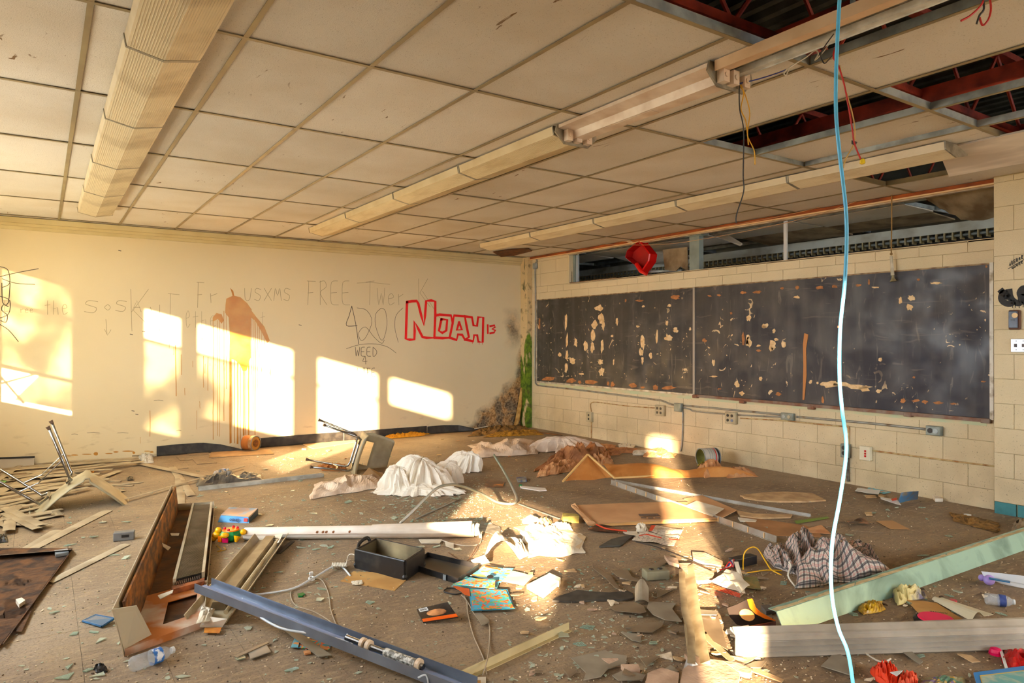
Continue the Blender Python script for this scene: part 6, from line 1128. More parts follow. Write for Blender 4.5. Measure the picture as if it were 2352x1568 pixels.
mk('handle', G().tube(spline([bl0.lerp(fl0, .25)+U3*.9-ex*.005, bl0.lerp(fl0, .3)+U3*1.2-ex*.03, bl0.lerp(fl0, .6)+U3*1.0-ex*.05, bl0.lerp(fl0, .8)+U3*.55-ex*.02], 5), .012, 8), M_case, parent=t, smooth=True)
for c in (fl0, fr0, br0): mk('corner_guard', G().ball(c+V((0, 0, .02)), .018, 8), M_case, parent=t)
t = T('case_lid', 'shallow black tray lid lying right of the open black case', 'lid', P(1020, 1320)); a0_, b0_, c0_, d0_ = P(946, 1308), P(1052, 1342), P(1100, 1308), P(982, 1280)
mk('lid_panel', G().prism([a0_, b0_, c0_, d0_], V((0, 0, .006))), mat('lid_inner', (84, 76, 62), (70, 64, 54), sc=4, rough=.45), parent=t)
for nm, a, b in (('lid_rim', a0_, b0_), ('lid_rim', b0_, c0_), ('lid_rim', c0_, d0_), ('lid_rim', d0_, a0_)): wallp(nm, a, b, M_case, .006, 0, .038, t)
mk('latch', G().obox(a0_.lerp(b0_, .72)-fw*.008+V((0, 0, .02)), ex*.012, fw*.004, V((0, 0, .016))), M_galv, parent=t)
M_env = mat('manila', (196, 152, 88), (176, 130, 70), sc=5, rough=.85)
sheet('manila_folder', [(812, 1312), (948, 1318), (906, 1356), (782, 1334)], M_env, 'brown manila folder lying under the black case', 'folder', z=.002, th=.004)
patch('crumbs', [(806, 1334), (832, 1332), (834, 1340), (810, 1342)], .01, M_paper, 'white paint crumbs on the manila folder', 'paint crumbs', fr=50, nu=12, nv=6, lat=.01, base=.008)
# ---- bright workbooks
wk = NG('workbook_print', c=(80, 168, 190), rough=.45)
def wbmat(nm, cols, sc):
    w_ = NG(nm, c=cols[0], rough=.45); cc = rgb(*cols[0])
    for i, c in enumerate(cols[1:]): cc = w_.mix(w_.rng(w_.noise(sc, 2, src=w_.pos, stretch=(1+i*.3, 1, 1)), .53+.01*i, .55+.01*i), cc, rgb(*c)) if i == 0 else w_.mix(w_.rng(w_.noise(sc*(1.3+.4*i), 1), .58, .60), cc, rgb(*c))
    return w_.color(cc)
M_w1 = wbmat('workbook_blue', ((98, 178, 196), (120, 190, 200), (226, 150, 84)), 12); M_w2 = wbmat('workbook_mix', ((70, 168, 196), (230, 140, 60), (90, 180, 110), (230, 90, 50)), 22); M_wo = mat('page_orange', (214, 96, 40), rough=.5)
t = T('workbook', 'open blue covered workbook with coloured games lying in front, nearest the camera', 'book', P(1130, 1385)); sheet('page', [(1080, 1352), (1162, 1355), (1180, 1396), (1086, 1400)], M_w2, None, None, z=.02, parent=t, wob=.006); sheet('blue_border', [(1076, 1350), (1165, 1353), (1183, 1398), (1083, 1402)], mat('border_blue', (62, 160, 196), rough=.45), None, None, z=.015, parent=t, wob=.004)
sheet('orange_page', [(1040, 1345), (1078, 1352), (1080, 1368), (1068, 1366)], M_wo, None, None, z=.02, parent=t, wob=.015)
t = T('workbook', 'orange and blue workbook lying open behind the nearest one', 'book', P(1090, 1340)); sheet('page', [(1080, 1326), (1138, 1335), (1136, 1352), (1040, 1343)], M_w2, None, None, z=.03, parent=t, wob=.02, seed=3); sheet('under_page', [(1070, 1324), (1146, 1338), (1140, 1356), (1036, 1346)], M_w1, None, None, z=.012, parent=t, wob=.01)
t = T('workbook', 'pale blue workbook page with a small dark drawing beside the black lid', 'book', P(1120, 1320)); sheet('page', [(1112, 1300), (1180, 1306), (1150, 1338), (1080, 1322)], M_w1, None, None, z=.012, parent=t, wob=.012, seed=5); sheet('faded_page', [(1168, 1308), (1226, 1322), (1204, 1344), (1148, 1334)], mat('page_faded', (214, 206, 160), (190, 200, 170), sc=9, rough=.6), None, None, z=.01, parent=t)
mk('drawing_spot', G().prism([P(1126+8*math.cos(a*.7), 1324+4*math.sin(a*.7), .035) for a in range(9)], V((0, 0, .001))), M_blk, parent=t); mk('page_heading', G().prism([P(1114, 1299, .03), P(1150, 1306, .03), P(1150, 1309, .03), P(1114, 1302, .03)], V((0, 0, .001))), M_wo, parent=t)
# ---- black magazine with orange strip
def mag(name, lab, q, z, m1, strip, barcode=None, curl=.04):
    t = T(name, lab, 'magazine', P(*q[3][:2])); c = [P(p[0], p[1], p[2]) for p in q]
    fnn = lambda a, b: c[3].lerp(c[2], a).lerp(c[0].lerp(c[1], a), b)
    mk('cover', G().grid(lambda a, b: fnn(a, b), 8, 6, .006), m1, parent=t); (a0, b0, a1, b1) = strip
    mk('orange_strip', G().grid(lambda a, b: fnn(a0+(a1-a0)*a, b0+(b1-b0)*b)+V((0, 0, .0015)), 8, 2, .001), mat('mag_orange', (236, 96, 20), rough=.3), parent=t)
    if barcode:
        a0, b0, a1, b1 = barcode; bl_ = mk('barcode_label', G().grid(lambda a, b: fnn(a0+(a1-a0)*a, b0+(b1-b0)*b)+V((0, 0, .0015)), 2, 2, .001), M_cw2, parent=t)
        for k in range(7): mk('barcode_bar', G().grid(lambda a, b: fnn(a0+(a1-a0)*(.1+.8*(k+a*.5)/7), b0+(b1-b0)*(.2+.5*b))+V((0, 0, .003)), 1, 1, .0005), M_blk, parent=bl_)
    return t, fnn
gm = mat('mag_black_glow', (42, 34, 30), rough=.3)
t, fn_ = mag('magazine', 'black magazine with an orange bottom strip and barcode in the foreground', [(957, 1398, .01), (1028, 1382, .07), (1052, 1416, .03), (972, 1428, .01)], 0, gm, (0, 0, 1, .2), (.05, .72, .32, .95))
M_glow = mat('print_glow', (226, 160, 104), (120, 70, 40), sc=9, rough=.35)
mk('glow_print', G().add([fn_(.5, .5)+V((0, 0, .002))]+[fn_(.5+.30*math.cos(a*.52), .48+.22*math.sin(a*.52))+V((0, 0, .002)) for a in range(12)], [(0, i+1, (i+1) % 12+1) for i in range(12)]), M_glow, parent=t)
# ---- standing curled book on the grey beam end, paper book with red lines
t = T('curled_book', 'black book with fiery orange cover curled open on the end of the grey ridged beam', 'book', P(1730, 1450)); dpb = dep(1730, 1462)
qb = lambda u, v, dz: Q(u, v, dpb+dz)
mk('open_cover', G().prism([qb(u, v, .10) for u, v in ((1670, 1396), (1692, 1388), (1716, 1376), (1722, 1396), (1736, 1410), (1756, 1420), (1782, 1427), (1748, 1435), (1716, 1440), (1692, 1434), (1676, 1416))], fw*.005), gm, parent=t)
g = G(); e_ = [(1716, 1376), (1722, 1396), (1736, 1410), (1756, 1420), (1780, 1426)]; e2 = [(1728, 1374), (1736, 1394), (1748, 1406), (1766, 1416), (1782, 1424)]
mk('orange_edge', G().add([qb(*p, .095) for p in e_]+[qb(*p, .095) for p in e2], [(i, i+1, 6+i, 5+i) for i in range(4)]), mat('cover_orange', (244, 120, 24), rough=.3), parent=t)
mk('glow_print', G().add([qb(1716, 1412, .09)]+[qb(1716+17*math.cos(a*.52)+5*math.sin(a*.52), 1412+14*math.sin(a*.52), .09) for a in range(12)], [(0, (i+1) % 12+1, i+1) for i in range(12)]), mat('glow_orange', (250, 190, 110), (236, 140, 60), sc=8, rough=.4), parent=t)
mk('front_cover', G().prism([qb(1722, 1438, .03), qb(1782, 1427, .03), qb(1782, 1456, .0), qb(1726, 1456, .0)], fw*.006), mat('cover_dark_red', (110, 46, 24), (60, 28, 20), sc=8, rough=.35), parent=t)
mk('glow_print', G().add([qb(1757, 1446, -.004)]+[qb(1757+14*math.cos(a*.52), 1446+9*math.sin(a*.52), -.004) for a in range(12)], [(0, (i+1) % 12+1, i+1) for i in range(12)]), _m['glow_orange'], parent=t)
mk('pages', G().prism([qb(1672, 1448, .03), qb(1722, 1438, .03), qb(1718, 1456, .0), qb(1668, 1456, .0)], fw*.02), M_paper, parent=t)
t = T('paper_book', 'open book with white pages and red edges lying in the sun before the adapter', 'book', P(1690, 1350)); 
for k, q in enumerate(([(1668, 1312), (1700, 1320), (1712, 1362), (1632, 1340)], [(1662, 1320), (1694, 1316), (1722, 1348), (1700, 1362)])): sheet('page', q, M_paper, None, None, z=.03+.02*k, wob=.03, parent=t, seed=k)
for k in range(4): mk('red_page_edge', G().sweep(P(1631, 1341+k*2.6, .028-k*.006), P(1700, 1364+k*2.6, .028-k*.006), RP(.003, .003)), M_hd, parent=t)
mk('green_notes', G().prism([P(1708, 1326, .01), P(1738, 1326, .01), P(1748, 1354, .01), P(1716, 1350, .01)], V((0, 0, .006))), mat('notes_green', (120, 124, 80), (160, 140, 90), sc=30, rough=.7), parent=t); mk('raised_page', G().prism([P(1686, 1290, .09), P(1696, 1290, .09), P(1708, 1332, .03), P(1696, 1326, .03)], V((.004, .004, 0))), M_paper, parent=t)
t = T('power_adapter', 'black adapter box with coloured wires beside the plaid shirt', 'adapter', P(1700, 1300)); mk('body', G().obox(P(1706, 1298)+V((0, 0, .03)), (rt*.9+fw*.5).normalized()*.10, (fw*.9-rt*.5).normalized()*.03, V((0, 0, .028))), M_blk, parent=t, bev=.004)
for k, m in enumerate((M_wred, M_wblu, M_wwht, M_wred)): mk('lead', G().tube(spline([P(1684, 1302, .04), P(1676+k*3, 1290-k*2, .06), P(1668+k*4, 1300, .02), P(1664-k*4, 1306+k, .01)], 4), .004, 6), m, parent=t)
M_yc = mat('cable_yellow', (238, 186, 30), rough=.4)
wire('yellow_cable', [P(1707, 1308, .01), P(1707, 1285, .05), P(1712, 1266, .10), P(1728, 1256, .12), P(1742, 1262, .10), P(1758, 1288, .05), P(1772, 1308, .02), P(1795, 1320, .006)], .004, M_yc, 'yellow cable arching up beside the plaid shirt', 'cable')
wire('yellow_cable', [P(1706, 1316, .006), P(1730, 1313, .006), P(1760, 1309, .006), P(1796, 1310, .006)], .004, M_yc, 'yellow cable lying flat before the arching one', 'cable')
wire('black_wire', [P(1664, 1306, .01), P(1640, 1300, .02), P(1610, 1296, .01), P(1580, 1284, .01), P(1510, 1256, .008), P(1460, 1244, .006)], .003, M_wblk, 'thin black cord running left from the adapter over the rubble', 'cord')
# ---- plaid shirt
pd = NG('plaid_cloth', c=(190, 186, 176), rough=.9); uvn = pd.nt.nodes.new('ShaderNodeUVMap'); sep = pd.nt.nodes.new('ShaderNodeSeparateXYZ'); pd.nt.links.new(uvn.outputs[0], sep.inputs[0])
def stripe(co, n, a, b): f_ = pd.math('FRACT', pd.math('MULTIPLY', co, n)); return pd.math('MULTIPLY', pd.math('GREATER_THAN', f_, a), pd.math('LESS_THAN', f_, b))
col = rgb(206, 202, 190)
for co, n in ((sep.outputs[0], 11.0), (sep.outputs[1], 7.0)):
    col = pd.mix(pd.math('MULTIPLY', stripe(co, n*1.7, .1, .42), .62), col, rgb(92, 92, 98)); col = pd.mix(pd.math('MULTIPLY', stripe(co, n*1.7, .16, .24), .8), col, rgb(34, 34, 40)); col = pd.mix(pd.math('MULTIPLY', stripe(co, n*1.7, .30, .36), .7), col, rgb(34, 34, 40)); col = pd.mix(pd.math('MULTIPLY', stripe(co, n*1.7, .62, .68), .7), col, rgb(196, 96, 92)); col = pd.mix(pd.math('MULTIPLY', stripe(co, n*1.7, .78, .83), .7), col, rgb(196, 96, 92))
M_pd = pd.color(col)
t = T('plaid_shirt', 'crumpled plaid shirt in grey, white and pink lying before the green beam', 'shirt', P(1890, 1320))
patch('shirt_body', [(1838, 1262), (1960, 1262), (2052, 1330), (1822, 1348)], .20, M_pd, None, None, fr=3.4, seed=3, nu=46, nv=32, lat=.05, parent=t, pw=.35, smooth=True)
patch('shirt_shoulder', [(1790, 1262), (1878, 1246), (1890, 1300), (1812, 1318)], .21, M_pd, None, None, fr=4.2, seed=11, nu=34, nv=26, lat=.04, parent=t, pw=.45, smooth=True)
patch('shirt_sleeve', [(1752, 1272), (1808, 1258), (1826, 1318), (1780, 1302)], .12, M_pd, None, None, fr=5, seed=14, nu=24, nv=18, lat=.03, parent=t, pw=.4, smooth=True)
patch('shirt_tail', [(1920, 1252), (1985, 1256), (2050, 1326), (1980, 1300)], .12, M_pd, None, None, fr=5, seed=17, nu=24, nv=18, lat=.03, parent=t, pw=.4, smooth=True)
wire('white_hem', [P(1925, 1250, .06), P(1965, 1268, .11), P(2005, 1294, .09), P(2036, 1322, .03)], .006, M_wwht, None, par=t); wire('white_hem', [P(1826, 1346, .01), P(1810, 1322, .05), P(1816, 1300, .12), P(1812, 1290, .14)], .005, M_wwht, None, par=t)
# ---- green steel beam, grey ridged beam
M_gb = mat('green_painted_steel', (156, 190, 172), (104, 134, 124), sc=3.5, rough=.25, metal=.25, lo=.48, hi=.72, dist=1); M_gbt = mat('plaster_crust', (206, 190, 146), (176, 158, 116), sc=16, rough=.9)
t = T('green_steel_beam', 'long pale green painted steel stud lying diagonally into the right edge', 'beam', P(1800, 1450)); a_, b_ = P(1800, 1458), P(2420, 1238)
dd_ = (b_-a_).normalized(); sd = V((-dd_.y, dd_.x, 0))
mk('face', G().obox((a_+b_)/2+sd*.018+V((0, 0, .052)), dd_*((b_-a_).length/2), sd*.003, sd*.026+V((0, 0, .05))), M_gb, parent=t); mk('top_flange', G().obox((a_+b_)/2+sd*.066+V((0, 0, .103)), dd_*((b_-a_).length/2), sd*.025, V((0, 0, .002))), M_gb, parent=t)
mk('bottom_flange', G().obox((a_+b_)/2+sd*.022+V((0, 0, .003)), dd_*((b_-a_).length/2), sd*.025, V((0, 0, .002))), M_gb, parent=t)
g = G(); n = 60; vs = [a_.lerp(b_, k/n)+sd*(.044 if j == 0 else .07+.012*noise.noise(V((k*.6, 0, 0))))+V((0, 0, .106+.003*noise.noise(V((k*.9, j, 3))))) for k in range(n+1) for j in (0, 1)]; g = shell(vs, [(2*k, 2*k+2, 2*k+3, 2*k+1) for k in range(n)], .004); mk('plaster_crust', g, M_gbt, parent=t)
M_rb = mat('ridged_grey_paint', (196, 188, 172), (150, 142, 128), sc=3, rough=.5, metal=.1, lo=.4, hi=.7)
t = T('grey_ridged_beam', 'dusty grey ridged sheet metal beam along the bottom right', 'beam', P(1690, 1510)); a_, b_ = P(1690, 1512), P(2420, 1490)
pr = [(0, 0)]; k = 0
pf_ = [(0, .0), (-.014, .010), (.010, .024), (-.014, .034), (.010, .048), (-.014, .058), (.010, .072), (-.014, .084), (.000, .096), (.0, .108), (.012, .112), (.04, .13), (.044, .127), (.016, .106), (.006, .10), (.006, .0)]
mk('ridged_face', G().sweep(a_, b_, [(-x, y) for x, y in pf_]), M_rb, parent=t); mk('top_fold', G().sweep(a_+fw*.05+V((0, 0, .10)), b_+fw*.05+V((0, 0, .11)), [(-.03, .0), (.03, .0), (.03, .004), (-.03, .012)]), M_rb, parent=t)
# the back flange rests on the floor
mk('back_flange', G().sweep(a_+fw*.04, b_+fw*.04, RP(.08, .004)), M_rb, parent=t)
# ---- vertical bent channel at centre right
t = T('bent_wall_angle', 'bent cream metal angle pointing at the camera in the lower centre right', 'metal angle', P(1590, 1530))
mk('top_edge', G().sweep(P(1566, 1314, .05), P(1588, 1524, .05), RP(.035, .004), mid=[P(1568, 1360, .05), P(1574, 1410, .045), P(1586, 1445, .04), P(1588, 1480, .05)]), mat('angle_cream', (172, 154, 120), (136, 118, 88), sc=7, rough=.5), parent=t)
mk('face', G().sweep(P(1578, 1310, .0), P(1610, 1538, .0), [(-.04, 0), (.05, 0), (.05, .004), (-.035, .045), (-.04, .045)], mid=[P(1588, 1400, 0)]), _m['angle_cream'], parent=t); mk('bent_end', G().prism([P(1576, 1516, .04), P(1590, 1514, .05), P(1612, 1536, .01), P(1590, 1544, .005), P(1570, 1536, .01)], V((0, 0, .003))), M_tb, parent=t)
# ---- big pale paper debris in the sun
sheet('white_page', [(1118, 1262), (1160, 1240), (1192, 1262), (1108, 1286)], M_paper, 'bright arched white page in the sun patch above the workbooks', 'paper', z=.01, wob=.02, seed=1, bend=.09)
patch('white_page', [(1160, 1240), (1186, 1238), (1216, 1274), (1196, 1284)], .07, M_paper, 'bright folded white page leaning right of the arched one', 'paper', fr=5, seed=3, nu=16, nv=12, lat=.02)
mk('paper_fold', G().prism([P(1082, 1288, .05), P(1112, 1276, .06), P(1124, 1292, .02), P(1094, 1298, .01)], V((0, 0, .006))), M_paper, label='small folded white paper block left of the sun patch', cat='paper')
patch('sunlit_papers', [(1196, 1208), (1330, 1222), (1348, 1272), (1206, 1280)], .03, M_paper, 'thin bright crumpled papers in the middle of the sun patch', 'paper', fr=5, seed=9, nu=34, nv=24, lat=.05)
slab('dusty_ceiling_sheet', [(1230, 1204), (1180, 1212), (1212, 1226), (1330, 1262), (1346, 1234), (1290, 1212)], mat('sheet_sand', (206, 180, 140), (184, 156, 118), sc=7, rough=.85), 'sandy ceiling sheet under the sunlit papers', 'broken board', th=.008)
for k, (pts, lab) in enumerate((([(1210, 1352), (1256, 1328), (1284, 1344), (1248, 1374)], 'bright white torn board block at the lower end of the sun patch'), ([(1250, 1336), (1262, 1328), (1288, 1340), (1284, 1348)], 'small board edge standing behind the bright block'))):
    slab('torn_board', pts, M_paper, lab, 'broken board', th=.025+.01*k)
for k, (u, v, w_, h_) in enumerate(((1222, 1198, 40, 14), (1252, 1203, 34, 16), (1288, 1212, 50, 12), (1262, 1222, 40, 10), (1230, 1216, 50, 10))):
    patch('crumpled_page', [(u-w_/2, v-h_/2), (u+w_/2, v-h_/3), (u+w_/2, v+h_/2), (u-w_/2, v+h_/3)], .06, (M_paper, M_pls)[k % 2], ('crumpled page at the top left of the sun patch', 'peaked page at the top of the sun patch', 'tan torn page at the top right of the sun patch', 'folded page in the upper sun patch', 'low crumpled page at the left of the sun patch')[k], 'paper', fr=9, seed=60+k, nu=14, nv=10, lat=.02)
sheet('flat_grey_board', [(1106, 1196), (1150, 1210), (1150, 1232), (1096, 1216)], M_grey, 'grey flat board by the end of the rolled shade', 'board', z=.004, wob=.002)  # flat grey board lying on the floor
slab('black_strip', [(1268, 1382), (1284, 1372), (1326, 1358), (1366, 1362), (1400, 1364), (1440, 1360), (1454, 1366), (1456, 1376), (1430, 1380), (1366, 1380), (1320, 1384)], mat('rubber_dark', (74, 70, 62), (56, 52, 46), sc=14, rough=.7), 'dark curved strip of cove base lying in the centre foreground', 'cove base', th=.01)
mk('lens_shard_curl', G().grid(lambda a, b: P(1458+32*a, 1356+28*b, .01)+V((0, 0, .07*math.sin(a*2.6+.3)*(1-b*.7))), 8, 6, .003), M_sh0 if False else mat('lens_shard', (168, 158, 138), (140, 130, 112), sc=5, rough=.3, alpha=.85), label='curled lens piece at the right end of the dark strip', cat='lens piece')
# ---- broken lens plates and boards, lower centre
M_ls = _m['lens_shard']; M_ls2 = mat('lens_shard_brown', (140, 122, 98), (116, 100, 80), sc=5, rough=.35, alpha=.92); M_cbk = mat('ceiling_board_pink', (198, 168, 142), (168, 140, 116), sc=9, rough=.95, bump=.5, bsc=40)
BR = [([(1312, 1512), (1390, 1494), (1410, 1504), (1440, 1508), (1438, 1526), (1396, 1540), (1380, 1558), (1340, 1566), (1346, 1548)], M_ls, 'large clear grey lens piece at the bottom centre'),
      ([(1490, 1382), (1552, 1386), (1544, 1402), (1566, 1436), (1528, 1432), (1500, 1418), (1486, 1400)], M_ls, 'wide lens piece left of the bent angle with a rounded notch'),
      ([(1400, 1394), (1456, 1382), (1478, 1396), (1484, 1412), (1470, 1416), (1412, 1406)], M_ls2, 'brownish lens piece below the dark strip'),
      ([(1440, 1450), (1466, 1434), (1526, 1428), (1520, 1440), (1498, 1454)], M_ls2, 'pointed lens piece lower left of the notched one'),
      ([(1426, 1452), (1474, 1458), (1472, 1478), (1452, 1474)], M_ls, 'bright tipped lens piece below the pointed one'),
      ([(1470, 1512), (1516, 1508), (1484, 1536)], M_ls2, 'triangular lens piece near the bottom centre right'),
      ([(1524, 1540), (1540, 1528), (1560, 1544), (1528, 1550)], M_ls, 'small bright triangular lens piece near the bottom'),
      ([(1360, 1298), (1404, 1324), (1428, 1360), (1412, 1352), (1392, 1330), (1362, 1306)], M_ls2, 'long pointed lens splinter right of the sun patch'),
      ([(1404, 1312), (1440, 1306), (1452, 1332), (1484, 1350), (1440, 1340), (1418, 1328)], M_ls2, 'lens piece with a curved edge in the centre right'),
      ([(1478, 1308), (1530, 1280), (1536, 1290), (1500, 1312)], M_ls2, 'narrow lens strip leaning before the grey socket'),
      ([(1508, 1356), (1548, 1352), (1510, 1376)], M_ls2, 'dull triangular piece above the notched lens piece'),
      ([(1564, 1420), (1600, 1400), (1650, 1408), (1646, 1418), (1604, 1414)], M_ls, 'lens strip crossing right of the bent angle'),
      ([(1600, 1408), (1650, 1416), (1672, 1500), (1640, 1480), (1612, 1440)], M_ls2, 'long lens panel between the angle and the ridged beam'),
      ([(1610, 1460), (1626, 1456), (1688, 1526), (1676, 1530)], M_pan, 'brown strip pointing to the bottom right of the bent angle'),
      ([(1560, 1300), (1590, 1300), (1640, 1322), (1636, 1338), (1604, 1342), (1580, 1326)], M_cbk, 'pinkish ceiling board chunk at the top of the bent angle'),
      ([(1526, 1282), (1556, 1290), (1560, 1304), (1536, 1296)], M_cbk, 'small pink board chunk left of the bent angle top'),
      ([(1590, 1274), (1620, 1276), (1660, 1296), (1656, 1306), (1620, 1300), (1592, 1288)], M_cbk, 'curved board chunk in the sun strip'),
      ([(1572, 1512), (1630, 1524), (1680, 1530), (1700, 1560), (1690, 1590), (1560, 1590), (1568, 1548), (1590, 1532)], M_cbk, 'big pink ceiling board chunk at the bottom edge'),
      ([(1660, 1528), (1690, 1530), (1728, 1548), (1722, 1558), (1694, 1552)], M_cbk, 'rounded board chunk right of the big pink one'),
      ([(1488, 1556), (1520, 1544), (1560, 1556), (1556, 1590), (1480, 1590)], M_cbk, 'rough board chunk at the bottom left of the big pink one'),
      ([(1406, 1552), (1432, 1540), (1484, 1556), (1476, 1568), (1420, 1566)], M_ls, 'shiny lens piece at the bottom edge centre'),
      ([(1426, 1536), (1466, 1536), (1470, 1546), (1436, 1548)], M_cbk, 'crumbly board flake above the shiny bottom piece'),
      ([(1686, 1514), (1734, 1504), (1740, 1510), (1700, 1536)], M_ls, 'pale strip leaning against the ridged beam end'),
      ([(1734, 1520), (1762, 1518), (1748, 1538), (1700, 1536)], M_ls2, 'tan lens piece below the ridged beam end'),
      ([(1730, 1530), (1800, 1562), (1796, 1568), (1728, 1544)], M_pls, 'narrow tan board strip at the bottom right of centre'),
      ([(570, 1500), (612, 1482), (622, 1500), (576, 1516)], M_ls, 'clear lens piece left of the blue channel lower half'),
      ([(536, 1508), (615, 1474), (618, 1478), (545, 1512)], M_ls2, 'thin curved lens splinter left of the blue channel'),
      ([(640, 1432), (700, 1462), (762, 1506), (732, 1510), (690, 1478), (650, 1446)], M_ls, 'long clear lens piece partly under the blue channel'),
      ([(1088, 1410), (1104, 1408), (1122, 1426), (1124, 1434), (1106, 1442), (1100, 1428)], M_ls, 'square torn lens piece on the cord below the workbooks'),
      ([(1886, 1530), (1920, 1496), (1964, 1532), (1960, 1560)], M_ls, 'clear plastic piece behind the orange rag'), ([(2064, 1492), (2080, 1484), (2120, 1522), (2112, 1528)], M_ls, 'clear pointed strip leaning on the ridged beam'),
      ([(2198, 1502), (2230, 1506), (2252, 1522), (2232, 1524)], M_pls, 'pale flat board strip below the ridged beam at the right'), ([(1850, 1362), (1890, 1360), (1900, 1374), (1862, 1378)], M_ls, 'grey clear lens piece left of the green beam, under the shirt')]
for k, (pts, m, lab) in enumerate(BR):
    thick = .022 if m is M_cbk else .004
    o = slab('board_chunk' if m is M_cbk else 'lens_piece', pts, m, lab, 'broken board' if m is M_cbk else 'lens piece', z=.003+.002*(k % 4), th=thick, tilt=(None if m is M_cbk else .03+.03*(k % 3)))
t = T('fallen_socket', 'grey green duplex socket block lying in the centre right debris', 'socket', P(1504, 1330)); mk('block', G().obox(P(1506, 1328)+V((0, 0, .03)), (rt+fw*.2).normalized()*.075, (fw-rt*.2).normalized()*.045, V((0, 0, .028))), mat('socket_green_grey', (140, 136, 110), (116, 112, 92), sc=9, rough=.6), parent=t, bev=.008)
for k in (-1, 1): mk('outlet', G().lathe([(.017, 0), (.015, .004)], Matrix.Translation(P(1506, 1328)+V((0, 0, .058))+(rt+fw*.2).normalized()*.028*k), 14), M_blk, parent=t)
mk('sulphur_block', G().obox(P(1310, 1198)+V((0, 0, .03)), rt*.06, fw*.05, V((0, 0, .025))).jitter(.015), mat('foam_yellow', (190, 170, 90), (150, 130, 60), sc=20, rough=.9), label='yellowish foam block at the left corner of the cardboard box', cat='foam block')
# cords near the workbooks
wire('tan_wire', [P(1060, 1366, .006), P(1072, 1380, .006), P(1075, 1410, .006), P(1088, 1460, .006), P(1110, 1510, .006), P(1118, 1548, .006)], .003, M_cord, 'tan cord running from the workbooks straight down', 'cord')
wire('tan_wire', [P(1066, 1368, .006), P(1080, 1392, .006), P(1092, 1412, .006), P(1122, 1430, .006), P(1124, 1480, .006), P(1118, 1520, .04), P(1108, 1550, .006)], .003, M_cord, 'tan cord bending right around the square lens piece', 'cord')
wire('dark_wire', [P(1052, 1352, .006), P(1030, 1350, .006), P(1020, 1358, .006), P(1044, 1364, .006), P(1060, 1362, .006)], .004, M_wblk, 'small dark cord coil left of the workbooks', 'cord')
wire('brown_twigs', [P(1098, 1250, .01), P(1088, 1268, .02), P(1070, 1290, .01), P(1050, 1282, .01), P(1030, 1268, .01)], .003, mat('twig_brown', (110, 74, 50), rough=.9), 'brown wire tangle above the black lid', 'wire')
# booklets at the lower left of channel and bottom
t = T('booklet', 'booklet with orange and blue print half under the blue channel', 'book', P(700, 1480)); sheet('cover', [(680, 1464), (762, 1476), (756, 1492), (668, 1486)], M_w2, None, None, z=.006, parent=t); sheet('blue_corner', [(676, 1466), (690, 1468), (684, 1486), (668, 1486)], M_w1, None, None, z=.012, parent=t)
t = T('notice_card', 'cream printed card with a red bar at the bottom centre edge', 'card', P(1090, 1565)); sheet('card', [(1058, 1556), (1116, 1554), (1116, 1590), (1050, 1590)], M_paper, None, None, z=.006, parent=t); mk('red_bar', G().prism([P(1058, 1557, .014), P(1090, 1556.5, .014), P(1089, 1560, .014), P(1056, 1560, .014)], V((0, 0, .001))), M_hd, parent=t); mk('tan_square', G().prism([P(1080, 1562, .014), P(1104, 1562, .014), P(1104, 1580, .014), P(1078, 1580, .014)], V((0, 0, .001))), M_env, parent=t)
slab('orange_block', [(697, 1498), (712, 1496), (714, 1502), (700, 1504)], mat('block_orange', (206, 140, 84), rough=.7), 'tiny orange tan block below the booklet', 'block', th=.008)
t = T('blue_plastic_frame', 'flat blue plastic frame on the floor left of the heater casing end', 'frame', P(224, 1424)); M_bf = mat('frame_blue', (44, 104, 150), (30, 80, 120), sc=14, rough=.3)  # flat blue frame with a clear sheet inside
fc = [P(190, 1426, .006), P(220, 1412, .006), P(262, 1420, .03), P(234, 1438, .01)]
for i in range(4): mk('frame_bar', G().tube([fc[i], fc[(i+1) % 4]], .006, 6), M_bf, parent=t)
mk('clear_sheet', G().prism([p+V((0, 0, .002)) for p in fc], V((0, 0, .002))), mat('sheet_clear_blue', (96, 120, 140), rough=.2, alpha=.8), parent=t)
# ---- lower right litter
t = T('purple_balloon', 'small deflated purple balloon at the right edge', 'balloon', P(2270, 1340)); mk('lobe', G().ball(P(2272, 1344)+V((0, 0, .032)), (.038, .03, .03), 14), mat('balloon_purple', (172, 148, 220), rough=.3), parent=t, smooth=True); mk('neck', G().ball(P(2264, 1340)+V((0, .02, .03)), (.022, .02, .02), 12), _m['balloon_purple'], parent=t, smooth=True)
sheet('white_sheet', [(2254, 1312, .07), (2420, 1330, .08), (2420, 1352, .02), (2260, 1324, .04)], M_cw2, 'long folded white paper sheet at the right edge behind the balloon', 'paper', wob=.004)
sheet('white_sheet', [(2268, 1326, .03), (2420, 1352, .02), (2420, 1364, .004), (2300, 1340, .006)], M_cw2, 'second fold of white paper at the right edge, under the first', 'paper', wob=.004); slab('blue_stripe_pen', [(2272, 1327), (2320, 1336), (2320, 1339), (2272, 1330)], mat('pen_blue', (20, 100, 150), rough=.3), 'dark blue pen lying on the folded white paper', 'pen', z=.05)
t = T('manila_envelope', 'tan envelope with faint writing behind the ridged beam', 'envelope', P(2180, 1420)); sheet('envelope', [(2082, 1378), (2150, 1384), (2234, 1436), (2128, 1430)], M_env, None, None, z=.008, parent=t, wob=.006)
g = G()
for k in range(10): u = 2136+k*4; g.tube([P(u, 1402+k*.5, .02), P(u+2, 1405+k*.4, .02), P(u+4, 1403+k*.5, .02)], .0015, 4)
mk('writing', g, M_wblk, parent=t)
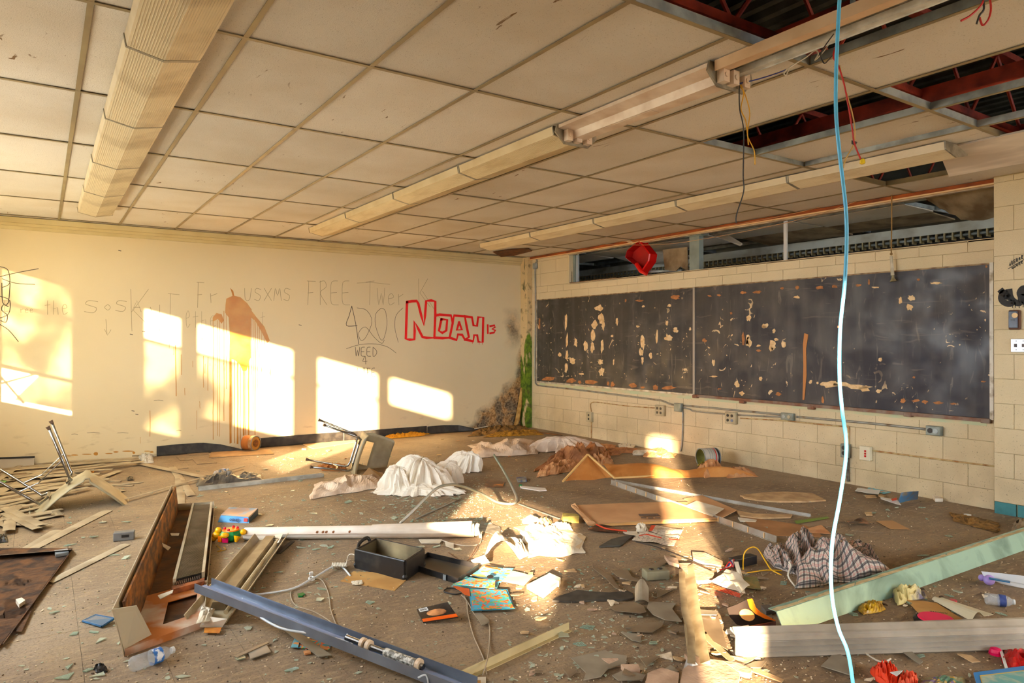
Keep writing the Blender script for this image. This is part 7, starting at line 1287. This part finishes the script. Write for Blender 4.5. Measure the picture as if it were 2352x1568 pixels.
mk('rolled_paper', G().grid(lambda a, b: (P(2140, 1378, .004).lerp(P(2232, 1434, .004), a)).lerp(P(2164, 1376, .004).lerp(P(2282, 1424, .004), a), b)+V((0, 0, (.02+.04*a)*math.sin(min(1, b*1.6+.12)*2.6))), 10, 12, .002), mat('rolled_paper', (214, 206, 176), rough=.7), label='large curled cream paper lying on the tan envelope', cat='paper')
patch('crumpled_wrapper', [(2050, 1362), (2110, 1352), (2130, 1372), (2060, 1388)], .08, mat('wrapper_cream', (206, 192, 130), (90, 84, 110), sc=9, rough=.5, lo=.5, hi=.65), 'crumpled cream and blue wrapper before the green beam', 'wrapper', fr=8, seed=4, nu=20, nv=12, lat=.03)
patch('yellow_wrapper', [(1966, 1392), (2030, 1380), (2034, 1400), (1980, 1412)], .04, mat('wrapper_yellow', (214, 170, 30), (150, 110, 30), sc=20, rough=.4), 'yellow printed wrapper in front of the green beam', 'wrapper', fr=9, seed=6, nu=18, nv=10, lat=.02)
t = T('pink_disc_toy', 'black rimmed toy disc with a bright pink face behind the ridged beam', 'toy', P(2172, 1446)); Mx = Matrix.Translation(P(2172, 1448)+fw*.08); mk('rim', G().lathe([(.10, 0), (.105, .02), (.09, .03)], Mx, 24), M_blk, parent=t); mk('face', G().lathe([(.085, .03), (.08, .036)], Mx, 24), mat('face_pink', (236, 40, 90), rough=.35), parent=t)
bar('dark_rod', P(2010, 1450, .03), P(2110, 1446, .03), RP(.012, .012), M_blk, 'dark rod behind the ridged beam left of the pink disc toy', 'rod'); slab('purple_wrapper', [(2010, 1446), (2030, 1444), (2034, 1452), (2014, 1452)], mat('wrapper_purple', (110, 50, 90), (180, 170, 190), sc=30, rough=.4), 'small purple wrapper at the left end of the dark rod', 'wrapper', z=.03)
t = T('pink_button', 'bright pink round cap in front of the ridged beam', 'cap', P(2287, 1500)); mk('cap_body', G().lathe([(.026, 0), (.027, .012), (.022, .026), (.012, .03)], Matrix.Translation(P(2287, 1502)), 16), mat('cap_pink', (232, 16, 92), rough=.35), parent=t); mk('cap_rim', G().lathe([(.029, .0), (.029, .008)], Matrix.Translation(P(2287, 1502)), 16), _m['cap_pink'], parent=t)
patch('red_bag', [(2300, 1492), (2390, 1500), (2400, 1540), (2312, 1544)], .05, mat('bag_red', (196, 24, 26), (150, 16, 20), sc=6, rough=.25), 'shiny red plastic packet at the lower right edge', 'packet', fr=6, seed=3, nu=20, nv=16, lat=.02)
mk('packet_edge', G().sweep(P(2299, 1494, .02), P(2312, 1536, .02), RP(.012, .003)), M_cw2, label='white sealed edge strip of the red packet', cat='strip')
t = T('blue_storybook', 'storybook with a bright blue border and a pale sea picture at the bottom right corner', 'book', P(2300, 1560)); M_bb = mat('border_bright_blue', (50, 130, 200), rough=.35)
bk_ = [P(2236, 1548, .02), P(2420, 1524, .02), P(2420, 1640, .02), P(2262, 1640, .02)]; mk('cover', G().prism(bk_, V((0, 0, .008))), M_bb, parent=t)
mk('gold_line', G().prism([P(2250, 1551, .0285), P(2420, 1531, .0285), P(2420, 1640, .0285), P(2274, 1640, .0285)], V((0, 0, .001))), mat('line_gold', (206, 180, 90), rough=.4), parent=t); mk('sea_picture', G().prism([P(2253, 1553, .030), P(2420, 1533, .030), P(2420, 1640, .030), P(2277, 1640, .030)], V((0, 0, .0008))), mat('sea_print', (96, 166, 168), (200, 200, 170), sc=9, rough=.4, lo=.45, hi=.7, dist=1.2), parent=t)
patch('orange_rag', [(2002, 1538), (2060, 1536), (2070, 1580), (2030, 1580)], .08, mat('rag_orange', (236, 66, 14), (200, 46, 10), sc=14, rough=.6), 'crumpled bright orange cloth strip at the bottom right', 'cloth', fr=12, seed=3, nu=26, nv=20, lat=.03)
patch('orange_rag', [(2064, 1552), (2100, 1548), (2116, 1590), (2070, 1590)], .06, mat('rag_orange_pale', (228, 92, 56), (200, 70, 40), sc=20, rough=.6), 'paler orange crumpled cloth right of the bright strip', 'cloth', fr=12, seed=5, nu=20, nv=16, lat=.02)
slab('white_tag', [(2044, 1544), (2074, 1540), (2060, 1553)], M_cw2, 'white pointed paper tag lying on the orange cloth', 'paper', z=.09, th=.002); wire('thin_white_strip', [P(1986, 1498, .01), P(2010, 1514, .01), P(2030, 1520, .01), P(2046, 1512, .02)], .004, M_wwht, 'thin curled white strip above the orange cloth', 'strip')
patch('printed_litter', [(2120, 1556), (2210, 1552), (2230, 1590), (2110, 1590)], .02, wbmat('litter_print', ((150, 146, 110), (80, 130, 110), (110, 90, 140), (190, 150, 60)), 16), 'colourful torn printed pages at the bottom edge', 'paper', fr=9, seed=6, nu=16, nv=10, lat=.02)
mk('red_ring_cap', G().lathe([(.018, 0), (.018, .012), (.012, .012)], Matrix.Translation(P(2190, 1382)), 14), mat('cap_red_pale', (200, 80, 84), rough=.4), label='small red ring cap right of the curled cream paper', cat='bottle cap')
slab('calculator_piece', [(1748, 1398), (1766, 1396), (1786, 1408), (1760, 1412)], mat('abs_dark', (96, 90, 86), rough=.4), 'grey plastic gadget piece left of the green beam', 'plastic piece', th=.02)
t = T('paper_stack', 'scattered white and blue papers at the foot of the wall right of the cable', 'papers', P(2000, 1130))
sheet('paper', [(1970, 1120), (2022, 1126), (2018, 1136), (1964, 1128)], M_cw2, None, None, z=.02, wob=.02, parent=t); sheet('blue_paper', [(1996, 1119), (2046, 1130), (2030, 1134), (1990, 1124)], M_w1, None, None, z=.01, wob=.01, parent=t)
t = T('open_magazine', 'open magazine with a red spot propped at the wall foot at the right', 'magazine', P(2050, 1155)); sheet('page', [(2022, 1142), (2062, 1148), (2070, 1160), (2024, 1148)], M_cw2, None, None, z=.03, wob=.02, parent=t); sheet('page', [(2070, 1132, .10), (2110, 1128, .12), (2108, 1146, .01), (2060, 1156, .01)], mat('mag_print', (120, 110, 90), (70, 120, 160), sc=18, rough=.4), None, None, wob=.01, parent=t); mk('red_spot', G().prism([P(2046, 1146, .045), P(2060, 1142, .05), (P(2060, 1148, .05)), P(2050, 1150, .045)], V((0, 0, .001))), M_hd, parent=t)
slab('board_bit', [(1986, 1138), (2010, 1138), (2014, 1144), (1990, 1144)], M_pls, 'tan board bit below the papers at the wall foot', 'broken board', th=.008); slab('board_bit', [(2016, 1134), (2036, 1140), (2030, 1142), (2018, 1140)], M_pls, 'pointed tan bit right of the papers at the wall foot', 'broken board', th=.008)
slab('wood_chip', [(1986, 1178), (2002, 1178), (2004, 1184), (1990, 1184)], M_pls, 'small pale wood chip on the empty floor right of the cable', 'wood scrap', th=.01); mk('pale_disc', G().lathe([(.028, 0), (.028, .004)], Matrix.Translation(P(2222, 1182)), 16), M_cw2, label='round pale disc on the floor left of the pier', cat='disc')
patch('wall_foot_rubble', [(2180, 1176), (2298, 1200), (2290, 1222), (2190, 1196)], .03, M_rub, 'dusty rubble line at the foot of the wall before the pier', 'rubble', fr=12, seed=8, nu=26, nv=10, lat=.03)
patch('grey_rag', [(2330, 1200), (2400, 1200), (2400, 1220), (2322, 1226)], .10, M_ls2, 'grey dusty rag behind the green beam at the right edge', 'cloth', fr=8, seed=8, nu=16, nv=10, lat=.03)
slab('white_lump', [(2140, 1142), (2158, 1144), (2166, 1152), (2148, 1152)], M_paper, 'white plaster lump at the foot of the block wall', 'plaster', th=.03)
bar('long_thin_stick', P(1868, 1350, .006), P(1990, 1316, .006), RP(.01, .006), M_con, 'thin stick on the floor behind the green beam', 'stick') if False else None
# ---- glass shards and crumbs
def gmat(nm, c, al): return mat(nm, c, rough=.08, alpha=al, ior=1.5)
M_g1 = gmat('shard_glass_green', (158, 186, 164), .5); M_g2 = gmat('shard_glass_pale', (206, 214, 190), .6); M_ch = mat('plaster_crumb', (232, 216, 188), (204, 184, 150), sc=30, rough=.9); M_cd = mat('dark_crumb', (80, 64, 48), rough=.95)
def shard(g, p, r, rs, th, m=0, tl=.25):
    n = rs.randint(3, 5); a0 = rs.random()*6.28; ax = V((math.cos(a0), math.sin(a0), rs.uniform(-tl, tl))).normalized(); ay = ax.cross(V((0, 0, 1))).normalized()*-1; st = rs.uniform(.35, .9)
    pts = []
    for k in range(n): a = 2*math.pi*(k+rs.uniform(-.3, .3))/n; pts.append(ax*math.cos(a)*r+ay*math.sin(a)*r*st)
    dz = -min(q.z for q in pts)+.001; g.prism([p+q+V((0, 0, dz)) for q in pts], V((0, 0, th)), m)
rs = random.Random(77); me_ = []
ZN = [(560, 1250, 1040, 1240, .25, 900), (900, 1110, 1110, 1230, .5, 900), (0, 2352, 1060, 1568, 0, 900), (1200, 1760, 1280, 1568, .3, 600), (440, 900, 1120, 1400, .2, 300)]
def rpt(z):
    u0, u1, v0, v1 = z[:4]; return rs.uniform(u0, u1), rs.uniform(v0, v1)
gg = [G(), G(), G()]; gc = [G(), G(), G()]
for z in ZN:
    for k in range(z[5]):
        u, v = rpt(z); p = P(u, v)
        if p.x > X0-.05 or p.y > D-.05: continue
        s_ = .003+.012*rs.random()**2.8; b = 0 if v < 1180 else (1 if v < 1360 else 2)
        shard(gg[b], p, s_*1.3, rs, .002)
for k in range(6500):
    u, v = rs.uniform(-10, 2360), 1000+568*rs.random()**.8; p = P(u, v)
    if p.x > X0-.03 or p.y > D-.03 or p.x < -.9: continue
    if noise.noise(p*1.6) < rs.uniform(-.5, .35): continue
    b = 0 if v < 1180 else (1 if v < 1360 else 2); shard(gc[b], p, .0018+.0052*rs.random()**2.2, rs, .002+.002*rs.random(), 0 if rs.random() < .72 else 1, .1)
nm = ('far', 'middle', 'near')
for b in range(3):
    mk('glass_crumbs', gg[b], M_g1 if b != 2 else M_g2, label='tiny broken window glass strewn over the %s floor' % ('far third of the', 'middle third of the', 'nearest third of the')[b], cat='broken glass', kind='stuff')
    mk('plaster_crumbs', gc[b], [M_ch, M_cd], label='pale and dark crumbs strewn over the %s floor' % ('far third of the', 'middle third of the', 'nearest third of the')[b], cat='crumbs', kind='stuff')
LG = [(860, 1196), (1045, 1146), (800, 1154), (834, 1150), (700, 1150), (672, 1128), (620, 1208), (600, 1216), (690, 1258), (745, 1254), (760, 1258), (726, 1262), (540, 1180), (720, 1180), (1118, 1204), (1346, 1202), (1360, 1210), (950, 1165), (935, 1150), (900, 1160), (880, 1168), (905, 1190), (925, 1182), (1000, 1200), (830, 1180), (860, 1222), (1004, 1256), (965, 1258), (1050, 1262), (640, 1316), (570, 1444), (552, 1514), (670, 1540), (735, 1378), (850, 1384), (740, 1355), (1240, 1420), (1350, 1442), (1332, 1480), (1290, 1460), (1500, 1480), (160, 1202), (236, 1200), (290, 1200), (215, 1234), (190, 1235), (160, 1252), (262, 1276), (290, 1282), (125, 1408), (216, 1452), (232, 1472), (170, 1456), (150, 1555), (420, 1555), (24, 1365), (158, 1534), (228, 1552), (205, 1540), (590, 1088), (610, 1078), (520, 1130), (690, 1104), (1130, 1330), (2004, 1178), (2180, 1232), (2060, 1166), (2040, 1172), (2118, 1166), (1990, 1140), (2120, 1276), (1950, 1230), (1860, 1154), (1760, 1212), (1440, 1310), (2000, 1350), (1800, 1340), (1880, 1480), (2200, 1360), (2120, 1372), (2300, 1412), (300, 1112), (420, 1128), (390, 1140), (350, 1132), (460, 1140)]
for k, (u, v) in enumerate(LG):
    g = G(); shard(g, P(u, v), rs.uniform(.022, .045), rs, .004, tl=.18); mk('glass_shard', g, M_g1 if k % 3 else M_g2, label='piece of broken window glass lying on the littered floor', cat='glass shard', group='larger glass shards on the floor')
# small crumpled scraps and paint flakes
FLK = [(150, 1150, 1500), ]
for k in range(60):
    u, v = rs.uniform(1180, 1760), rs.uniform(1250, 1560); g = G(); p = P(u, v); shard(g, p, rs.uniform(.02, .05), rs, .008, tl=.3); mk('debris_flake', g, (M_cbk, M_ls2, M_pls, M_ch)[k % 4], label='broken flake of ceiling debris on the lower right floor', cat='debris', group='ceiling debris flakes')
for k in range(40):
    u, v = rs.uniform(1860, 2350), rs.uniform(1340, 1568); g = G(); p = P(u, v); shard(g, p, rs.uniform(.012, .03), rs, .005, tl=.3); mk('litter_flake', g, (M_ch, M_ls2, M_g1, M_cd)[k % 4], label='small litter flake on the floor round the two fallen beams', cat='debris', group='litter flakes by the beams')
for k in range(40):
    u, v = rs.uniform(540, 1300), rs.uniform(1000, 1060); g = G(); p = P(u, v); shard(g, p, rs.uniform(.02, .05), rs, .006, tl=.2); mk('paint_flake', g, (M_ch, M_pls, M_krl)[k % 3], label='peeled paint flake on the far floor near the back wall', cat='debris', group='paint flakes near the back wall')
